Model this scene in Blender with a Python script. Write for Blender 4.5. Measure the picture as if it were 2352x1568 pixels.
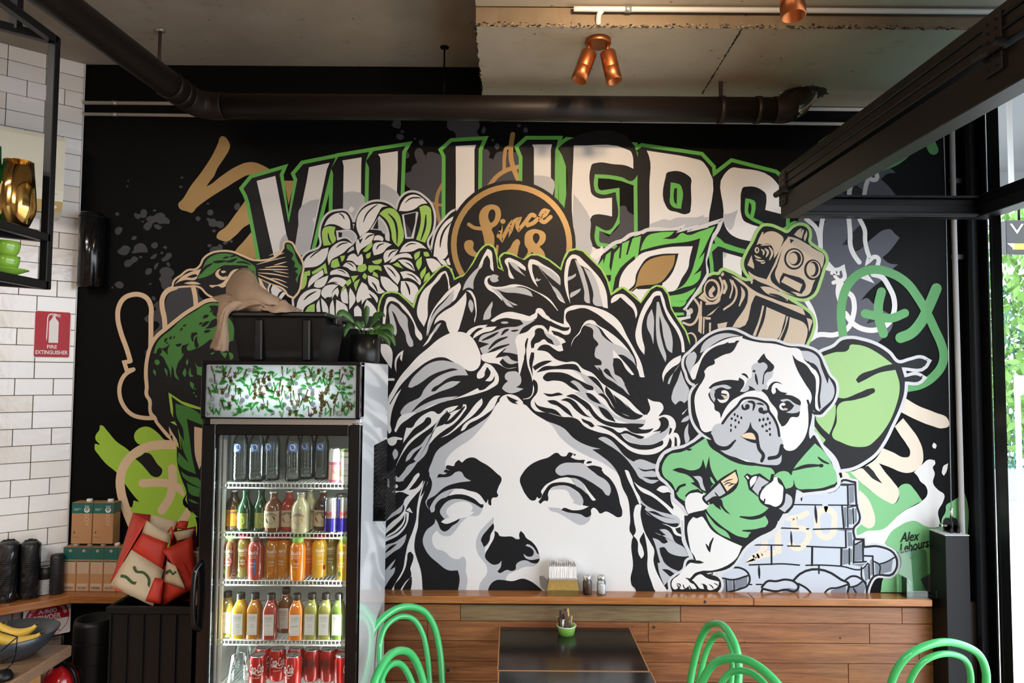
import bpy, math, random
from mathutils import Vector, Matrix, Euler

for o in list(bpy.data.objects):
    bpy.data.objects.remove(o, do_unlink=True)
SC = bpy.context.scene
COL = SC.collection
PI = math.pi

# ---------------------------------------------------------------- camera
FPX = 1568.0                       # focal length for a 2352 px wide frame (24 mm equivalent)
CAM_H, WALL_D = 2.0, 3.4
PITCH, ROLL, YAW = math.radians(2.74), 0.0070, 0.0
cam_d = bpy.data.cameras.new('camera')
cam_d.sensor_fit = 'HORIZONTAL'
cam_d.sensor_width = 36.0
cam_d.lens = FPX / 2352.0 * 36.0
cam_d.clip_start = 0.05
cam_d.clip_end = 200.0
cam = bpy.data.objects.new('camera', cam_d)
COL.objects.link(cam)
CAM_R = (Matrix.Rotation(YAW, 3, 'Z') @ Matrix.Rotation(PI / 2 + PITCH, 3, 'X') @ Matrix.Rotation(ROLL, 3, 'Z'))
CAM_P = Vector((0.0, -WALL_D, CAM_H))
cam.matrix_world = Matrix.Translation(CAM_P) @ CAM_R.to_4x4()
SC.camera = cam

# ---------------------------------------------------------------- sky, lamps, exposure
world = bpy.data.worlds.new('overcast_sky')
SC.world = world
world.use_nodes = True
wn = world.node_tree.nodes
wn['Background'].inputs[0].default_value = (0.84, 0.92, 1.0, 1)
wn['Background'].inputs[1].default_value = 4.9

def area_light(name, loc, rot, sx, sy, power, color, portal=False):
    d = bpy.data.lights.new(name, 'AREA')
    d.shape = 'RECTANGLE'; d.size = sx; d.size_y = sy
    d.energy = power; d.color = color
    if portal:
        d.cycles.is_portal = True
    o = bpy.data.objects.new(name, d)
    o.location = loc; o.rotation_euler = rot
    COL.objects.link(o)
    return o

# daylight enters through the open shopfront on the right: a sampling portal over that opening
area_light('shopfront_portal', (2.42, -3.0, 1.5), (0, PI / 2, 0), 3.2, 5.4, 1.0, (1, 1, 1), True)
# warm ceiling battens of the room, over the counter and behind the camera
LAMPS = [(-2.3, -4.4, 3.42), (-0.4, -4.9, 3.3), (-2.4, -2.7, 3.44)]
LAMP_POWER = [84, 76, 30]
SC.view_settings.view_transform = 'Standard'
SC.view_settings.look = 'None'
SC.view_settings.gamma = 1.0
SC.view_settings.use_curve_mapping = False
SC.view_settings.exposure = 0.40
SC.cycles.max_bounces = 10
SC.cycles.transparent_max_bounces = 24
SC.cycles.transmission_bounces = 10
SC.cycles.caustics_reflective = False
SC.cycles.caustics_refractive = False
SC.cycles.sample_clamp_indirect = 6.0

# ---------------------------------------------------------------- picture <-> place
def ray(px, py):
    return CAM_R @ Vector(((px - 1176.0) / FPX, -(py - 784.0) / FPX, -1.0))

def PY(px, py, y):          # point of the vertical plane y = const seen at that pixel
    d = ray(px, py)
    return CAM_P + d * ((y - CAM_P.y) / d.y)

def PZ(px, py, z):
    d = ray(px, py)
    return CAM_P + d * ((z - CAM_P.z) / d.z)

def PX(px, py, x):
    d = ray(px, py)
    return CAM_P + d * ((x - CAM_P.x) / d.x)

# ---------------------------------------------------------------- materials
MATS = {}
def new_mat(name):
    m = bpy.data.materials.new(name)
    m.use_nodes = True
    MATS[name] = m
    return m, m.node_tree.nodes, m.node_tree.links, m.node_tree.nodes['Principled BSDF']

def plain(name, col, rough=0.5, metal=0.0, coat=0.0, spec=0.5, bump=0.0, bscale=60.0, var=0.0, trans=0.0, ior=1.45, emit=None):
    m, n, l, b = new_mat(name)
    b.inputs['Base Color'].default_value = (*col, 1)
    b.inputs['Roughness'].default_value = rough
    b.inputs['Metallic'].default_value = metal
    b.inputs['Specular IOR Level'].default_value = spec
    if coat:
        b.inputs['Coat Weight'].default_value = coat
        b.inputs['Coat Roughness'].default_value = 0.06
    if trans:
        b.inputs['Transmission Weight'].default_value = trans
        b.inputs['IOR'].default_value = ior
    if emit:
        b.inputs['Emission Color'].default_value = (*emit[0], 1)
        b.inputs['Emission Strength'].default_value = emit[1]
    if bump or var:
        tc = n.new('ShaderNodeTexCoord')
        t = n.new('ShaderNodeTexNoise')
        t.inputs['Scale'].default_value = bscale
        t.inputs['Detail'].default_value = 5
        l.new(tc.outputs['Object'], t.inputs['Vector'])
        if bump:
            bp = n.new('ShaderNodeBump')
            bp.inputs['Strength'].default_value = bump
            bp.inputs['Distance'].default_value = 0.004
            l.new(t.outputs['Fac'], bp.inputs['Height'])
            l.new(bp.outputs['Normal'], b.inputs['Normal'])
        if var:
            mx = n.new('ShaderNodeMix'); mx.data_type = 'RGBA'
            mx.inputs[6].default_value = (*[c * (1 - var) for c in col], 1)
            mx.inputs[7].default_value = (*[min(1, c * (1 + var)) for c in col], 1)
            l.new(t.outputs['Fac'], mx.inputs[0])
            l.new(mx.outputs[2], b.inputs['Base Color'])
    return m

def wood(name, c1, c2, c3, rough=0.38, scale=(1.2, 22, 22), rnd=0.6, coat=0.15):
    """planks: grain runs along local X; each board its own tone"""
    m, n, l, b = new_mat(name)
    tc = n.new('ShaderNodeTexCoord'); oi = n.new('ShaderNodeObjectInfo')
    mp = n.new('ShaderNodeMapping'); mp.inputs['Scale'].default_value = scale
    ad = n.new('ShaderNodeVectorMath'); ad.operation = 'ADD'
    cmb = n.new('ShaderNodeCombineXYZ')
    ml = n.new('ShaderNodeMath'); ml.operation = 'MULTIPLY'; ml.inputs[1].default_value = 37.0
    l.new(oi.outputs['Random'], ml.inputs[0])
    for k in range(3): l.new(ml.outputs[0], cmb.inputs[k])
    l.new(tc.outputs['Object'], ad.inputs[0]); l.new(cmb.outputs[0], ad.inputs[1])
    l.new(ad.outputs[0], mp.inputs['Vector'])
    t1 = n.new('ShaderNodeTexNoise'); t1.inputs['Scale'].default_value = 1.6; t1.inputs['Detail'].default_value = 9
    t1.inputs['Distortion'].default_value = 0.9
    l.new(mp.outputs[0], t1.inputs['Vector'])
    t2 = n.new('ShaderNodeTexNoise'); t2.inputs['Scale'].default_value = 9.0; t2.inputs['Detail'].default_value = 3
    l.new(mp.outputs[0], t2.inputs['Vector'])
    r = n.new('ShaderNodeValToRGB')
    r.color_ramp.elements[0].position = 0.32; r.color_ramp.elements[0].color = (*c1, 1)
    r.color_ramp.elements[1].position = 0.72; r.color_ramp.elements[1].color = (*c2, 1)
    l.new(t1.outputs['Fac'], r.inputs[0])
    mx = n.new('ShaderNodeMix'); mx.data_type = 'RGBA'
    m2 = n.new('ShaderNodeMath'); m2.operation = 'MULTIPLY'; m2.inputs[1].default_value = rnd
    l.new(oi.outputs['Random'], m2.inputs[0]); l.new(m2.outputs[0], mx.inputs[0])
    l.new(r.outputs[0], mx.inputs[6]); mx.inputs[7].default_value = (*c3, 1)
    mx2 = n.new('ShaderNodeMix'); mx2.data_type = 'RGBA'; mx2.blend_type = 'MULTIPLY'
    r2 = n.new('ShaderNodeValToRGB')
    r2.color_ramp.elements[0].position = 0.3; r2.color_ramp.elements[0].color = (0.62, 0.58, 0.54, 1)
    r2.color_ramp.elements[1].position = 0.62; r2.color_ramp.elements[1].color = (1, 1, 1, 1)
    l.new(t2.outputs['Fac'], r2.inputs[0])
    mx2.inputs[0].default_value = 0.8
    l.new(mx.outputs[2], mx2.inputs[6]); l.new(r2.outputs[0], mx2.inputs[7])
    l.new(mx2.outputs[2], b.inputs['Base Color'])
    b.inputs['Roughness'].default_value = rough
    b.inputs['Coat Weight'].default_value = coat
    b.inputs['Coat Roughness'].default_value = 0.2
    bp = n.new('ShaderNodeBump'); bp.inputs['Strength'].default_value = 0.12; bp.inputs['Distance'].default_value = 0.002
    l.new(t2.outputs['Fac'], bp.inputs['Height']); l.new(bp.outputs['Normal'], b.inputs['Normal'])
    return m

def concrete(name, c1, c2, stain):
    m, n, l, b = new_mat(name)
    tc = n.new('ShaderNodeTexCoord')
    t1 = n.new('ShaderNodeTexNoise'); t1.inputs['Scale'].default_value = 1.7; t1.inputs['Detail'].default_value = 10
    t1.inputs['Roughness'].default_value = 0.62
    l.new(tc.outputs['Object'], t1.inputs['Vector'])
    r = n.new('ShaderNodeValToRGB')
    r.color_ramp.elements[0].position = 0.35; r.color_ramp.elements[0].color = (*c1, 1)
    r.color_ramp.elements[1].position = 0.68; r.color_ramp.elements[1].color = (*c2, 1)
    l.new(t1.outputs['Fac'], r.inputs[0])
    t2 = n.new('ShaderNodeTexNoise'); t2.inputs['Scale'].default_value = 7.5; t2.inputs['Detail'].default_value = 7
    t2.inputs['Roughness'].default_value = 0.7
    l.new(tc.outputs['Object'], t2.inputs['Vector'])
    r2 = n.new('ShaderNodeValToRGB')
    r2.color_ramp.elements[0].position = 0.28; r2.color_ramp.elements[0].color = (*stain, 1)
    r2.color_ramp.elements[1].position = 0.40; r2.color_ramp.elements[1].color = (1, 1, 1, 1)
    l.new(t2.outputs['Fac'], r2.inputs[0])
    mx = n.new('ShaderNodeMix'); mx.data_type = 'RGBA'; mx.blend_type = 'MULTIPLY'; mx.inputs[0].default_value = 0.75
    l.new(r.outputs[0], mx.inputs[6]); l.new(r2.outputs[0], mx.inputs[7])
    v = n.new('ShaderNodeTexVoronoi'); v.inputs['Scale'].default_value = 11.0
    l.new(tc.outputs['Object'], v.inputs['Vector'])
    r3 = n.new('ShaderNodeValToRGB')
    r3.color_ramp.elements[0].position = 0.055; r3.color_ramp.elements[0].color = (0.42, 0.38, 0.34, 1)
    r3.color_ramp.elements[1].position = 0.085; r3.color_ramp.elements[1].color = (1, 1, 1, 1)
    l.new(v.outputs['Distance'], r3.inputs[0])
    mx2 = n.new('ShaderNodeMix'); mx2.data_type = 'RGBA'; mx2.blend_type = 'MULTIPLY'; mx2.inputs[0].default_value = 0.8
    l.new(mx.outputs[2], mx2.inputs[6]); l.new(r3.outputs[0], mx2.inputs[7])
    l.new(mx2.outputs[2], b.inputs['Base Color'])
    b.inputs['Roughness'].default_value = 0.85
    bp = n.new('ShaderNodeBump'); bp.inputs['Strength'].default_value = 0.35; bp.inputs['Distance'].default_value = 0.006
    l.new(t2.outputs['Fac'], bp.inputs['Height']); l.new(bp.outputs['Normal'], b.inputs['Normal'])
    return m

def tile_mat(name):
    m, n, l, b = new_mat(name)
    oi = n.new('ShaderNodeObjectInfo'); tc = n.new('ShaderNodeTexCoord')
    r = n.new('ShaderNodeValToRGB')
    r.color_ramp.elements[0].color = (0.72, 0.68, 0.63, 1)
    r.color_ramp.elements[1].color = (0.80, 0.80, 0.82, 1)
    l.new(oi.outputs['Random'], r.inputs[0])
    t = n.new('ShaderNodeTexNoise'); t.inputs['Scale'].default_value = 26; t.inputs['Detail'].default_value = 2
    l.new(tc.outputs['Object'], t.inputs['Vector'])
    bp = n.new('ShaderNodeBump'); bp.inputs['Strength'].default_value = 0.22; bp.inputs['Distance'].default_value = 0.004
    l.new(t.outputs['Fac'], bp.inputs['Height']); l.new(bp.outputs['Normal'], b.inputs['Normal'])
    l.new(r.outputs[0], b.inputs['Base Color'])
    b.inputs['Roughness'].default_value = 0.12
    b.inputs['Specular IOR Level'].default_value = 0.55
    return m

def clear_mat(name, tint=(1, 1, 1), refl=1.0, rough=0.02, fr=1.45):
    """thin clear sheet: transparent with a fresnel reflection"""
    m, n, l, b = new_mat(name)
    out = n['Material Output']
    tr = n.new('ShaderNodeBsdfTransparent'); tr.inputs[0].default_value = (*tint, 1)
    gl = n.new('ShaderNodeBsdfGlossy'); gl.inputs['Roughness'].default_value = rough
    gl.inputs[0].default_value = (refl, refl, refl, 1)
    f = n.new('ShaderNodeFresnel'); f.inputs[0].default_value = fr
    mx = n.new('ShaderNodeMixShader')
    l.new(f.outputs[0], mx.inputs[0]); l.new(tr.outputs[0], mx.inputs[1]); l.new(gl.outputs[0], mx.inputs[2])
    l.new(mx.outputs[0], out.inputs['Surface'])
    return m

def translucent(name, col):
    m, n, l, b = new_mat(name)
    out = n['Material Output']
    tr = n.new('ShaderNodeBsdfTranslucent'); tr.inputs[0].default_value = (*col, 1)
    df = n.new('ShaderNodeBsdfDiffuse'); df.inputs[0].default_value = (*[c * 0.6 for c in col], 1)
    mx = n.new('ShaderNodeMixShader'); mx.inputs[0].default_value = 0.35
    l.new(tr.outputs[0], mx.inputs[1]); l.new(df.outputs[0], mx.inputs[2])
    l.new(mx.outputs[0], out.inputs['Surface'])
    return m

plain('black_paint', (0.0018, 0.0018, 0.0022), 0.55, spec=0.10, bump=0.05, bscale=160)
plain('black_steel', (0.0045, 0.0045, 0.0055), 0.42, spec=0.25, bump=0.04, bscale=90)
plain('black_frame', (0.006, 0.0065, 0.009), 0.42, spec=0.3)
plain('bronze_frame', (0.010, 0.0075, 0.0065), 0.45, spec=0.3)
plain('black_plastic', (0.004, 0.004, 0.0045), 0.35, spec=0.3)
plain('black_gloss', (0.004, 0.004, 0.005), 0.12, spec=0.4)
plain('crate_plastic', (0.005, 0.005, 0.0055), 0.45, spec=0.25)
plain('pipe_brown', (0.011, 0.0065, 0.005), 0.5, spec=0.3, bump=0.03, bscale=30)
plain('rust_rod', (0.05, 0.022, 0.016), 0.7)
plain('conduit_grey', (0.50, 0.50, 0.51), 0.45)
plain('conduit_cream', (0.46, 0.43, 0.38), 0.5)
plain('galvanised', (0.42, 0.44, 0.45), 0.4, metal=0.8)
plain('copper', (0.46, 0.15, 0.055), 0.36, metal=1.0, var=0.2, bscale=35)
plain('copper_dark', (0.30, 0.10, 0.045), 0.4, metal=0.9)
plain('brass', (0.55, 0.33, 0.10), 0.12, metal=1.0)
plain('steel', (0.6, 0.6, 0.6), 0.25, metal=1.0)
plain('grout', (0.16, 0.14, 0.13), 0.9)
tile_mat('tile')
concrete('concrete_warm', (0.27, 0.235, 0.19), (0.37, 0.33, 0.275), (0.62, 0.57, 0.52))
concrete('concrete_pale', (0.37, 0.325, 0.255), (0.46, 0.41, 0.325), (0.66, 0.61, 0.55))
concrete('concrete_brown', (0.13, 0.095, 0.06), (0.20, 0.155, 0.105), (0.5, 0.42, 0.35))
plain('concrete_chip', (0.03, 0.025, 0.022), 0.95)
plain('chip_pale', (0.28, 0.25, 0.20), 0.95)
plain('green_tarp', (0.06, 0.16, 0.15), 0.5, bump=0.6, bscale=50)
wood('plank_wood', (0.17, 0.052, 0.019), (0.38, 0.145, 0.052), (0.33, 0.145, 0.068), 0.36)
wood('plank_olive', (0.15, 0.10, 0.05), (0.26, 0.19, 0.10), (0.24, 0.16, 0.085), 0.4)
wood('ledge_wood', (0.24, 0.075, 0.020), (0.46, 0.18, 0.050), (0.42, 0.17, 0.055), 0.22, coat=0.3)
wood('counter_wood', (0.23, 0.13, 0.075), (0.36, 0.22, 0.13), (0.30, 0.19, 0.12), 0.3)
wood('counter_front', (0.50, 0.21, 0.065), (0.62, 0.30, 0.11), (0.6, 0.28, 0.1), 0.4)
wood('old_board', (0.20, 0.15, 0.135), (0.36, 0.29, 0.26), (0.3, 0.22, 0.2), 0.7)
wood('floor_wood', (0.12, 0.06, 0.03), (0.25, 0.13, 0.06), (0.2, 0.1, 0.05), 0.4)
plain('rear_wall', (0.30, 0.26, 0.22), 0.8, var=0.2, bscale=2)
plain('table_black', (0.009, 0.0085, 0.009), 0.2, bump=0.03, bscale=40)
plain('table_edge', (0.40, 0.17, 0.06), 0.5)
plain('chair_green', (0.055, 0.47, 0.135), 0.22, coat=0.5)
plain('fridge_white', (0.70, 0.72, 0.75), 0.12, coat=0.6)
plain('fridge_inner', (0.74, 0.77, 0.76), 0.4)
plain('rack_white', (0.78, 0.78, 0.76), 0.4)
plain('white_plastic', (0.75, 0.74, 0.72), 0.35)
plain('cream_plastic', (0.62, 0.60, 0.50), 0.35)
plain('yellowed_plastic', (0.52, 0.38, 0.17), 0.4)
plain('dark_brown', (0.05, 0.03, 0.025), 0.6)
plain('cup_green', (0.22, 0.42, 0.045), 0.12, coat=0.4)
plain('pot_green', (0.30, 0.62, 0.12), 0.3)
plain('bottle_green', (0.01, 0.10, 0.025), 0.1)
plain('label_blue', (0.08, 0.18, 0.5), 0.4)
plain('label_white', (0.80, 0.79, 0.77), 0.5)
plain('sign_red', (0.42, 0.010, 0.022), 0.35, spec=0.25)
plain('sign_white', (0.72, 0.70, 0.69), 0.3)
plain('red_paint', (0.45, 0.01, 0.012), 0.18, coat=0.5)
plain('carton_brown', (0.42, 0.215, 0.095), 0.6, var=0.08, bscale=120)
plain('carton_green', (0.010, 0.105, 0.085), 0.45)
plain('carton_print', (0.52, 0.36, 0.25), 0.6)
plain('carton_dark', (0.14, 0.09, 0.07), 0.6)
plain('bag_red', (0.56, 0.035, 0.015), 0.55, bump=0.25, bscale=25)
plain('bag_dark_red', (0.30, 0.012, 0.012), 0.6, bump=0.2, bscale=25)
plain('bag_cream', (0.60, 0.49, 0.33), 0.65, bump=0.25, bscale=25)
plain('bag_green', (0.035, 0.075, 0.025), 0.6)
plain('cloth_beige', (0.33, 0.235, 0.165), 0.9, spec=0.1, bump=0.6, bscale=22, var=0.15)
plain('leaf_green', (0.035, 0.105, 0.020), 0.4, var=0.35, bscale=12)
plain('leaf_stem', (0.05, 0.12, 0.03), 0.5)
plain('soil', (0.02, 0.015, 0.01), 0.9)
plain('banana', (0.62, 0.40, 0.055), 0.5, var=0.25, bscale=14)
plain('banana_tip', (0.05, 0.035, 0.02), 0.7)
plain('bowl_black', (0.028, 0.034, 0.04), 0.3)
plain('cup_black', (0.012, 0.012, 0.013), 0.5)
plain('rim_white', (0.72, 0.71, 0.69), 0.5)
plain('paper_napkin', (0.84, 0.82, 0.81), 0.9, spec=0.1)
plain('gold_foil', (0.52, 0.36, 0.12), 0.28, metal=0.9, bump=0.7, bscale=22)
plain('silver_foil', (0.75, 0.76, 0.8), 0.25, metal=0.7)
plain('pepper', (0.10, 0.055, 0.035), 0.9, var=0.6, bscale=400)
plain('salt', (0.85, 0.85, 0.86), 0.9)
plain('stick_brown', (0.06, 0.035, 0.03), 0.5)
plain('stick_gold', (0.45, 0.28, 0.08), 0.5)
plain('can_red', (0.50, 0.012, 0.012), 0.25, metal=0.35, coat=0.3)
plain('can_dark_red', (0.32, 0.008, 0.010), 0.25, metal=0.35, coat=0.3)
plain('can_silver', (0.72, 0.73, 0.75), 0.22, metal=0.9)
plain('can_blue', (0.04, 0.03, 0.32), 0.25, metal=0.5)
plain('can_pink', (0.62, 0.10, 0.20), 0.35)
plain('can_peach', (0.72, 0.40, 0.33), 0.4)
plain('print_black', (0.012, 0.012, 0.012), 0.5)
plain('print_red', (0.55, 0.03, 0.03), 0.5)
plain('print_yellow', (0.75, 0.48, 0.03), 0.5)
plain('print_grey', (0.34, 0.34, 0.36), 0.6)
plain('print_white', (0.85, 0.84, 0.82), 0.5)
plain('asphalt', (0.45, 0.45, 0.46), 0.9)
plain('footpath', (0.55, 0.53, 0.50), 0.9)
plain('hedge_leaf', (0.10, 0.22, 0.035), 0.6, var=0.4, bscale=3)
plain('hedge_dark', (0.03, 0.11, 0.04), 0.6, var=0.4, bscale=3)
plain('bark', (0.10, 0.075, 0.05), 0.9)
plain('fence_green', (0.02, 0.16, 0.13), 0.5)
plain('block_wall', (0.45, 0.45, 0.45), 0.9)
plain('tube_light', (0.9, 0.9, 0.9), 0.4, emit=((1.0, 0.85, 0.66), 14.0))
clear_mat('door_glass', (0.95, 0.97, 0.96), 0.95, 0.01, 1.4)
clear_mat('window_glass', (0.62, 0.74, 0.72), 1.0, 0.01, 1.5)
clear_mat('pet_clear', (0.88, 0.93, 0.94), 1.0, 0.08, 1.5)
clear_mat('acrylic', (0.93, 0.96, 0.95), 1.0, 0.03, 1.45)
clear_mat('film', (0.97, 0.97, 0.97), 1.0, 0.08, 1.45)
clear_mat('jar_glass', (0.93, 0.95, 0.95), 1.0, 0.02, 1.45)

def juice(name, col):
    plain(name, col, 0.12, spec=0.6, coat=0.5)
for nm, c in dict(juice_red=(0.42, 0.06, 0.045), juice_pink=(0.50, 0.09, 0.06), juice_orange=(0.78, 0.22, 0.02), juice_amber=(0.55, 0.22, 0.03),
                  juice_yellow=(0.66, 0.38, 0.03), juice_brown=(0.20, 0.085, 0.04), juice_olive=(0.24, 0.20, 0.04), juice_green=(0.13, 0.22, 0.04),
                  juice_lime=(0.36, 0.36, 0.09), juice_lemon=(0.58, 0.55, 0.32), glass_brown=(0.05, 0.02, 0.008), glass_green=(0.01, 0.07, 0.025),
                  juice_dark=(0.07, 0.025, 0.02)).items():
    juice(nm, c)

# ---------------------------------------------------------------- mesh helpers
class MB:
    """collects geometry for ONE mesh"""
    def __init__(s):
        s.v = []; s.f = []; s.mi = []; s.mats = []; s.sm = []
    def slot(s, mat):
        if mat not in s.mats: s.mats.append(mat)
        return s.mats.index(mat)
    def add(s, verts, faces, mat=None, smooth=False, M=None):
        b = len(s.v)
        if M is not None: verts = [M @ Vector(v) for v in verts]
        s.v.extend([tuple(v) for v in verts])
        k = s.slot(mat) if mat else 0
        for f in faces:
            s.f.append([b + i for i in f]); s.mi.append(k); s.sm.append(smooth)
        return s
    def box(s, c, size, mat=None, R=None, bev=0.0):
        x, y, z = [d / 2 for d in size]
        M = Matrix.Translation(Vector(c)) @ (R.to_4x4() if R is not None else Matrix.Identity(4))
        if bev <= 0:
            v = [(-x, -y, -z), (x, -y, -z), (x, y, -z), (-x, y, -z), (-x, -y, z), (x, -y, z), (x, y, z), (-x, y, z)]
            f = [(0, 3, 2, 1), (4, 5, 6, 7), (0, 1, 5, 4), (1, 2, 6, 5), (2, 3, 7, 6), (3, 0, 4, 7)]
            return s.add(v, f, mat, False, M)
        b = min(bev, x * .9, y * .9, z * .9)
        rings = []
        v = []
        for zz, ins in ((-z, b), (-z + b, 0), (z - b, 0), (z, b)):
            xx, yy = x - ins, y - ins
            c_ = b if ins == 0 else b * .6
            ring = [(-xx + c_, -yy), (xx - c_, -yy), (xx, -yy + c_), (xx, yy - c_), (xx - c_, yy), (-xx + c_, yy), (-xx, yy - c_), (-xx, -yy + c_)]
            rings.append(range(len(v), len(v) + 8)); v += [(a, d, zz) for a, d in ring]
        f = [tuple(reversed(list(rings[0]))), tuple(rings[3])]
        for r in range(3):
            for i in range(8):
                j = (i + 1) % 8
                f.append((rings[r][i], rings[r][j], rings[r + 1][j], rings[r + 1][i]))
        return s.add(v, f, mat, False, M)
    def bx(s, x0, x1, y0, y1, z0, z1, mat=None, bev=0.0):
        return s.box(((x0 + x1) / 2, (y0 + y1) / 2, (z0 + z1) / 2), (abs(x1 - x0), abs(y1 - y0), abs(z1 - z0)), mat, None, bev)
    def tube(s, path, r, n=10, mat=None, closed=False, cap=True, smooth=True):
        P = [Vector(p) for p in path]
        R = r if isinstance(r, (list, tuple)) else [r] * len(P)
        m = len(P)
        T = []
        for i in range(m):
            a = P[(i - 1) % m] if (closed or i > 0) else P[i]
            b = P[(i + 1) % m] if (closed or i < m - 1) else P[i]
            t = (b - a); t = t.normalized() if t.length > 1e-9 else Vector((0, 0, 1))
            T.append(t)
        up = Vector((0, 0, 1)) if abs(T[0].z) < .9 else Vector((1, 0, 0))
        nrm = (up - T[0] * up.dot(T[0])).normalized()
        v = []; f = []
        for i in range(m):
            nrm = (nrm - T[i] * nrm.dot(T[i]))
            nrm = nrm.normalized() if nrm.length > 1e-6 else T[i].orthogonal().normalized()
            bn = T[i].cross(nrm)
            for k in range(n):
                a = 2 * PI * k / n
                v.append(P[i] + (nrm * math.cos(a) + bn * math.sin(a)) * R[i])
        for i in range(m if closed else m - 1):
            j = (i + 1) % m
            for k in range(n):
                q = (k + 1) % n
                f.append((i * n + k, i * n + q, j * n + q, j * n + k))
        s.add(v, f, mat, smooth)
        if cap and not closed:
            b = len(s.v) - len(v)
            k = s.slot(mat) if mat else 0
            s.f.append([b + q for q in reversed(range(n))]); s.mi.append(k); s.sm.append(False)
            s.f.append([b + (m - 1) * n + q for q in range(n)]); s.mi.append(k); s.sm.append(False)
        return s
    def lathe(s, prof, n=20, mat=None, c=(0, 0, 0), M=None, smooth=True, caps=True, square=0.0):
        """prof: (radius, z) from bottom up; square>0 gives a rounded-square section"""
        v = []; f = []
        for r, z in prof:
            for k in range(n):
                a = 2 * PI * k / n + (PI / 4 if square else 0)
                q = 1.0
                if square:
                    q = 1.0 / max(abs(math.cos(a)), abs(math.sin(a)))
                    q = 1 + (min(q, 1.30) - 1) * square
                v.append((c[0] + r * q * math.cos(a), c[1] + r * q * math.sin(a), c[2] + z))
        for i in range(len(prof) - 1):
            for k in range(n):
                j = (k + 1) % n
                f.append((i * n + k, i * n + j, (i + 1) * n + j, (i + 1) * n + k))
        s.add(v, f, mat, smooth, M)
        if caps:
            b = len(s.v) - len(v); kk = s.slot(mat) if mat else 0
            if prof[0][0] > 1e-5:
                s.f.append([b + q for q in reversed(range(n))]); s.mi.append(kk); s.sm.append(False)
            if prof[-1][0] > 1e-5:
                s.f.append([b + (len(prof) - 1) * n + q for q in range(n)]); s.mi.append(kk); s.sm.append(False)
        return s
    def build(s, name, mat=None, parent=None, loc=None):
        me = bpy.data.meshes.new(name)
        me.from_pydata(s.v, [], s.f)
        ms = s.mats if s.mats else ([mat] if mat else [])
        for m in ms: me.materials.append(MATS[m])
        if s.mats:
            me.polygons.foreach_set('material_index', s.mi)
        me.polygons.foreach_set('use_smooth', s.sm)
        me.update()
        o = bpy.data.objects.new(name, me)
        COL.objects.link(o)
        if parent is not None: o.parent = parent
        if loc is not None: o.location = loc
        return o

def tag(o, label, cat, group=None):
    o['label'] = label; o['category'] = cat
    if group: o['group'] = group
    return o

def thing(name, label, cat, loc=(0, 0, 0), rz=0.0, group=None):
    o = bpy.data.objects.new(name, None)
    o.empty_display_size = 0.05
    COL.objects.link(o)
    o.location = loc; o.rotation_euler = (0, 0, rz)
    return tag(o, label, cat, group)

def struct(o):
    o['kind'] = 'structure'
    return o

def copy_tree(o, parent=None):
    c = o.copy(); COL.objects.link(c); c.parent = parent
    for ch in list(o.children):
        copy_tree(ch, c)
    return c

def spline(pts, n=6, closed=False):
    P = [Vector(p) for p in pts]; m = len(P); out = []
    rng = range(m if closed else m - 1)
    for i in rng:
        p0 = P[(i - 1) % m] if (closed or i > 0) else P[i]
        p1 = P[i]; p2 = P[(i + 1) % m]
        p3 = P[(i + 2) % m] if (closed or i < m - 2) else P[(i + 1) % m]
        for k in range(n):
            t = k / n
            out.append(0.5 * ((2 * p1) + (p2 - p0) * t + (2 * p0 - 5 * p1 + 4 * p2 - p3) * t * t + (3 * p1 - p0 - 3 * p2 + p3) * t ** 3))
    if not closed: out.append(P[-1].copy())
    return out

TXT = {}
def text_geo(s, shear=0.0, bold=0.0):
    """flat letter outlines: verts (x,y) with height ~0.7 per unit size, centred, and faces"""
    key = (s, shear, bold)
    if key in TXT: return TXT[key]
    cu = bpy.data.curves.new('lettering', 'FONT')
    cu.body = s; cu.size = 1.0; cu.align_x = 'CENTER'; cu.align_y = 'CENTER'
    cu.shear = shear; cu.offset = bold; cu.resolution_u = 3; cu.fill_mode = 'FRONT'
    ob = bpy.data.objects.new('lettering', cu)
    COL.objects.link(ob)
    dg = bpy.context.evaluated_depsgraph_get()
    me = bpy.data.meshes.new_from_object(ob.evaluated_get(dg))
    v = [(p.co.x, p.co.y) for p in me.vertices]
    f = [tuple(q.vertices) for q in me.polygons]
    bpy.data.objects.remove(ob, do_unlink=True); bpy.data.curves.remove(cu); bpy.data.meshes.remove(me)
    if v:
        x0 = min(a for a, b in v); x1 = max(a for a, b in v); y0 = min(b for a, b in v); y1 = max(b for a, b in v)
        v = [(a - (x0 + x1) / 2, b - (y0 + y1) / 2) for a, b in v]
        TXT[key] = (v, f, x1 - x0, y1 - y0)
    else:
        TXT[key] = ([], [], 1, 1)
    return TXT[key]

def add_text(mb, s, w, h, fn, mat, shear=0.0, bold=0.0, dx=0.0, dy=0.0):
    """fit the lettering into w x h (either may be None) and place each point with fn(x, y)"""
    v, f, tw, th = text_geo(s, shear, bold)
    sx = w / tw if w else h / th
    sy = h / th if h else sx
    if h and not w: sx = sy
    mb.add([fn(a * sx + dx, b * sy + dy) for a, b in v], f, mat)

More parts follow.
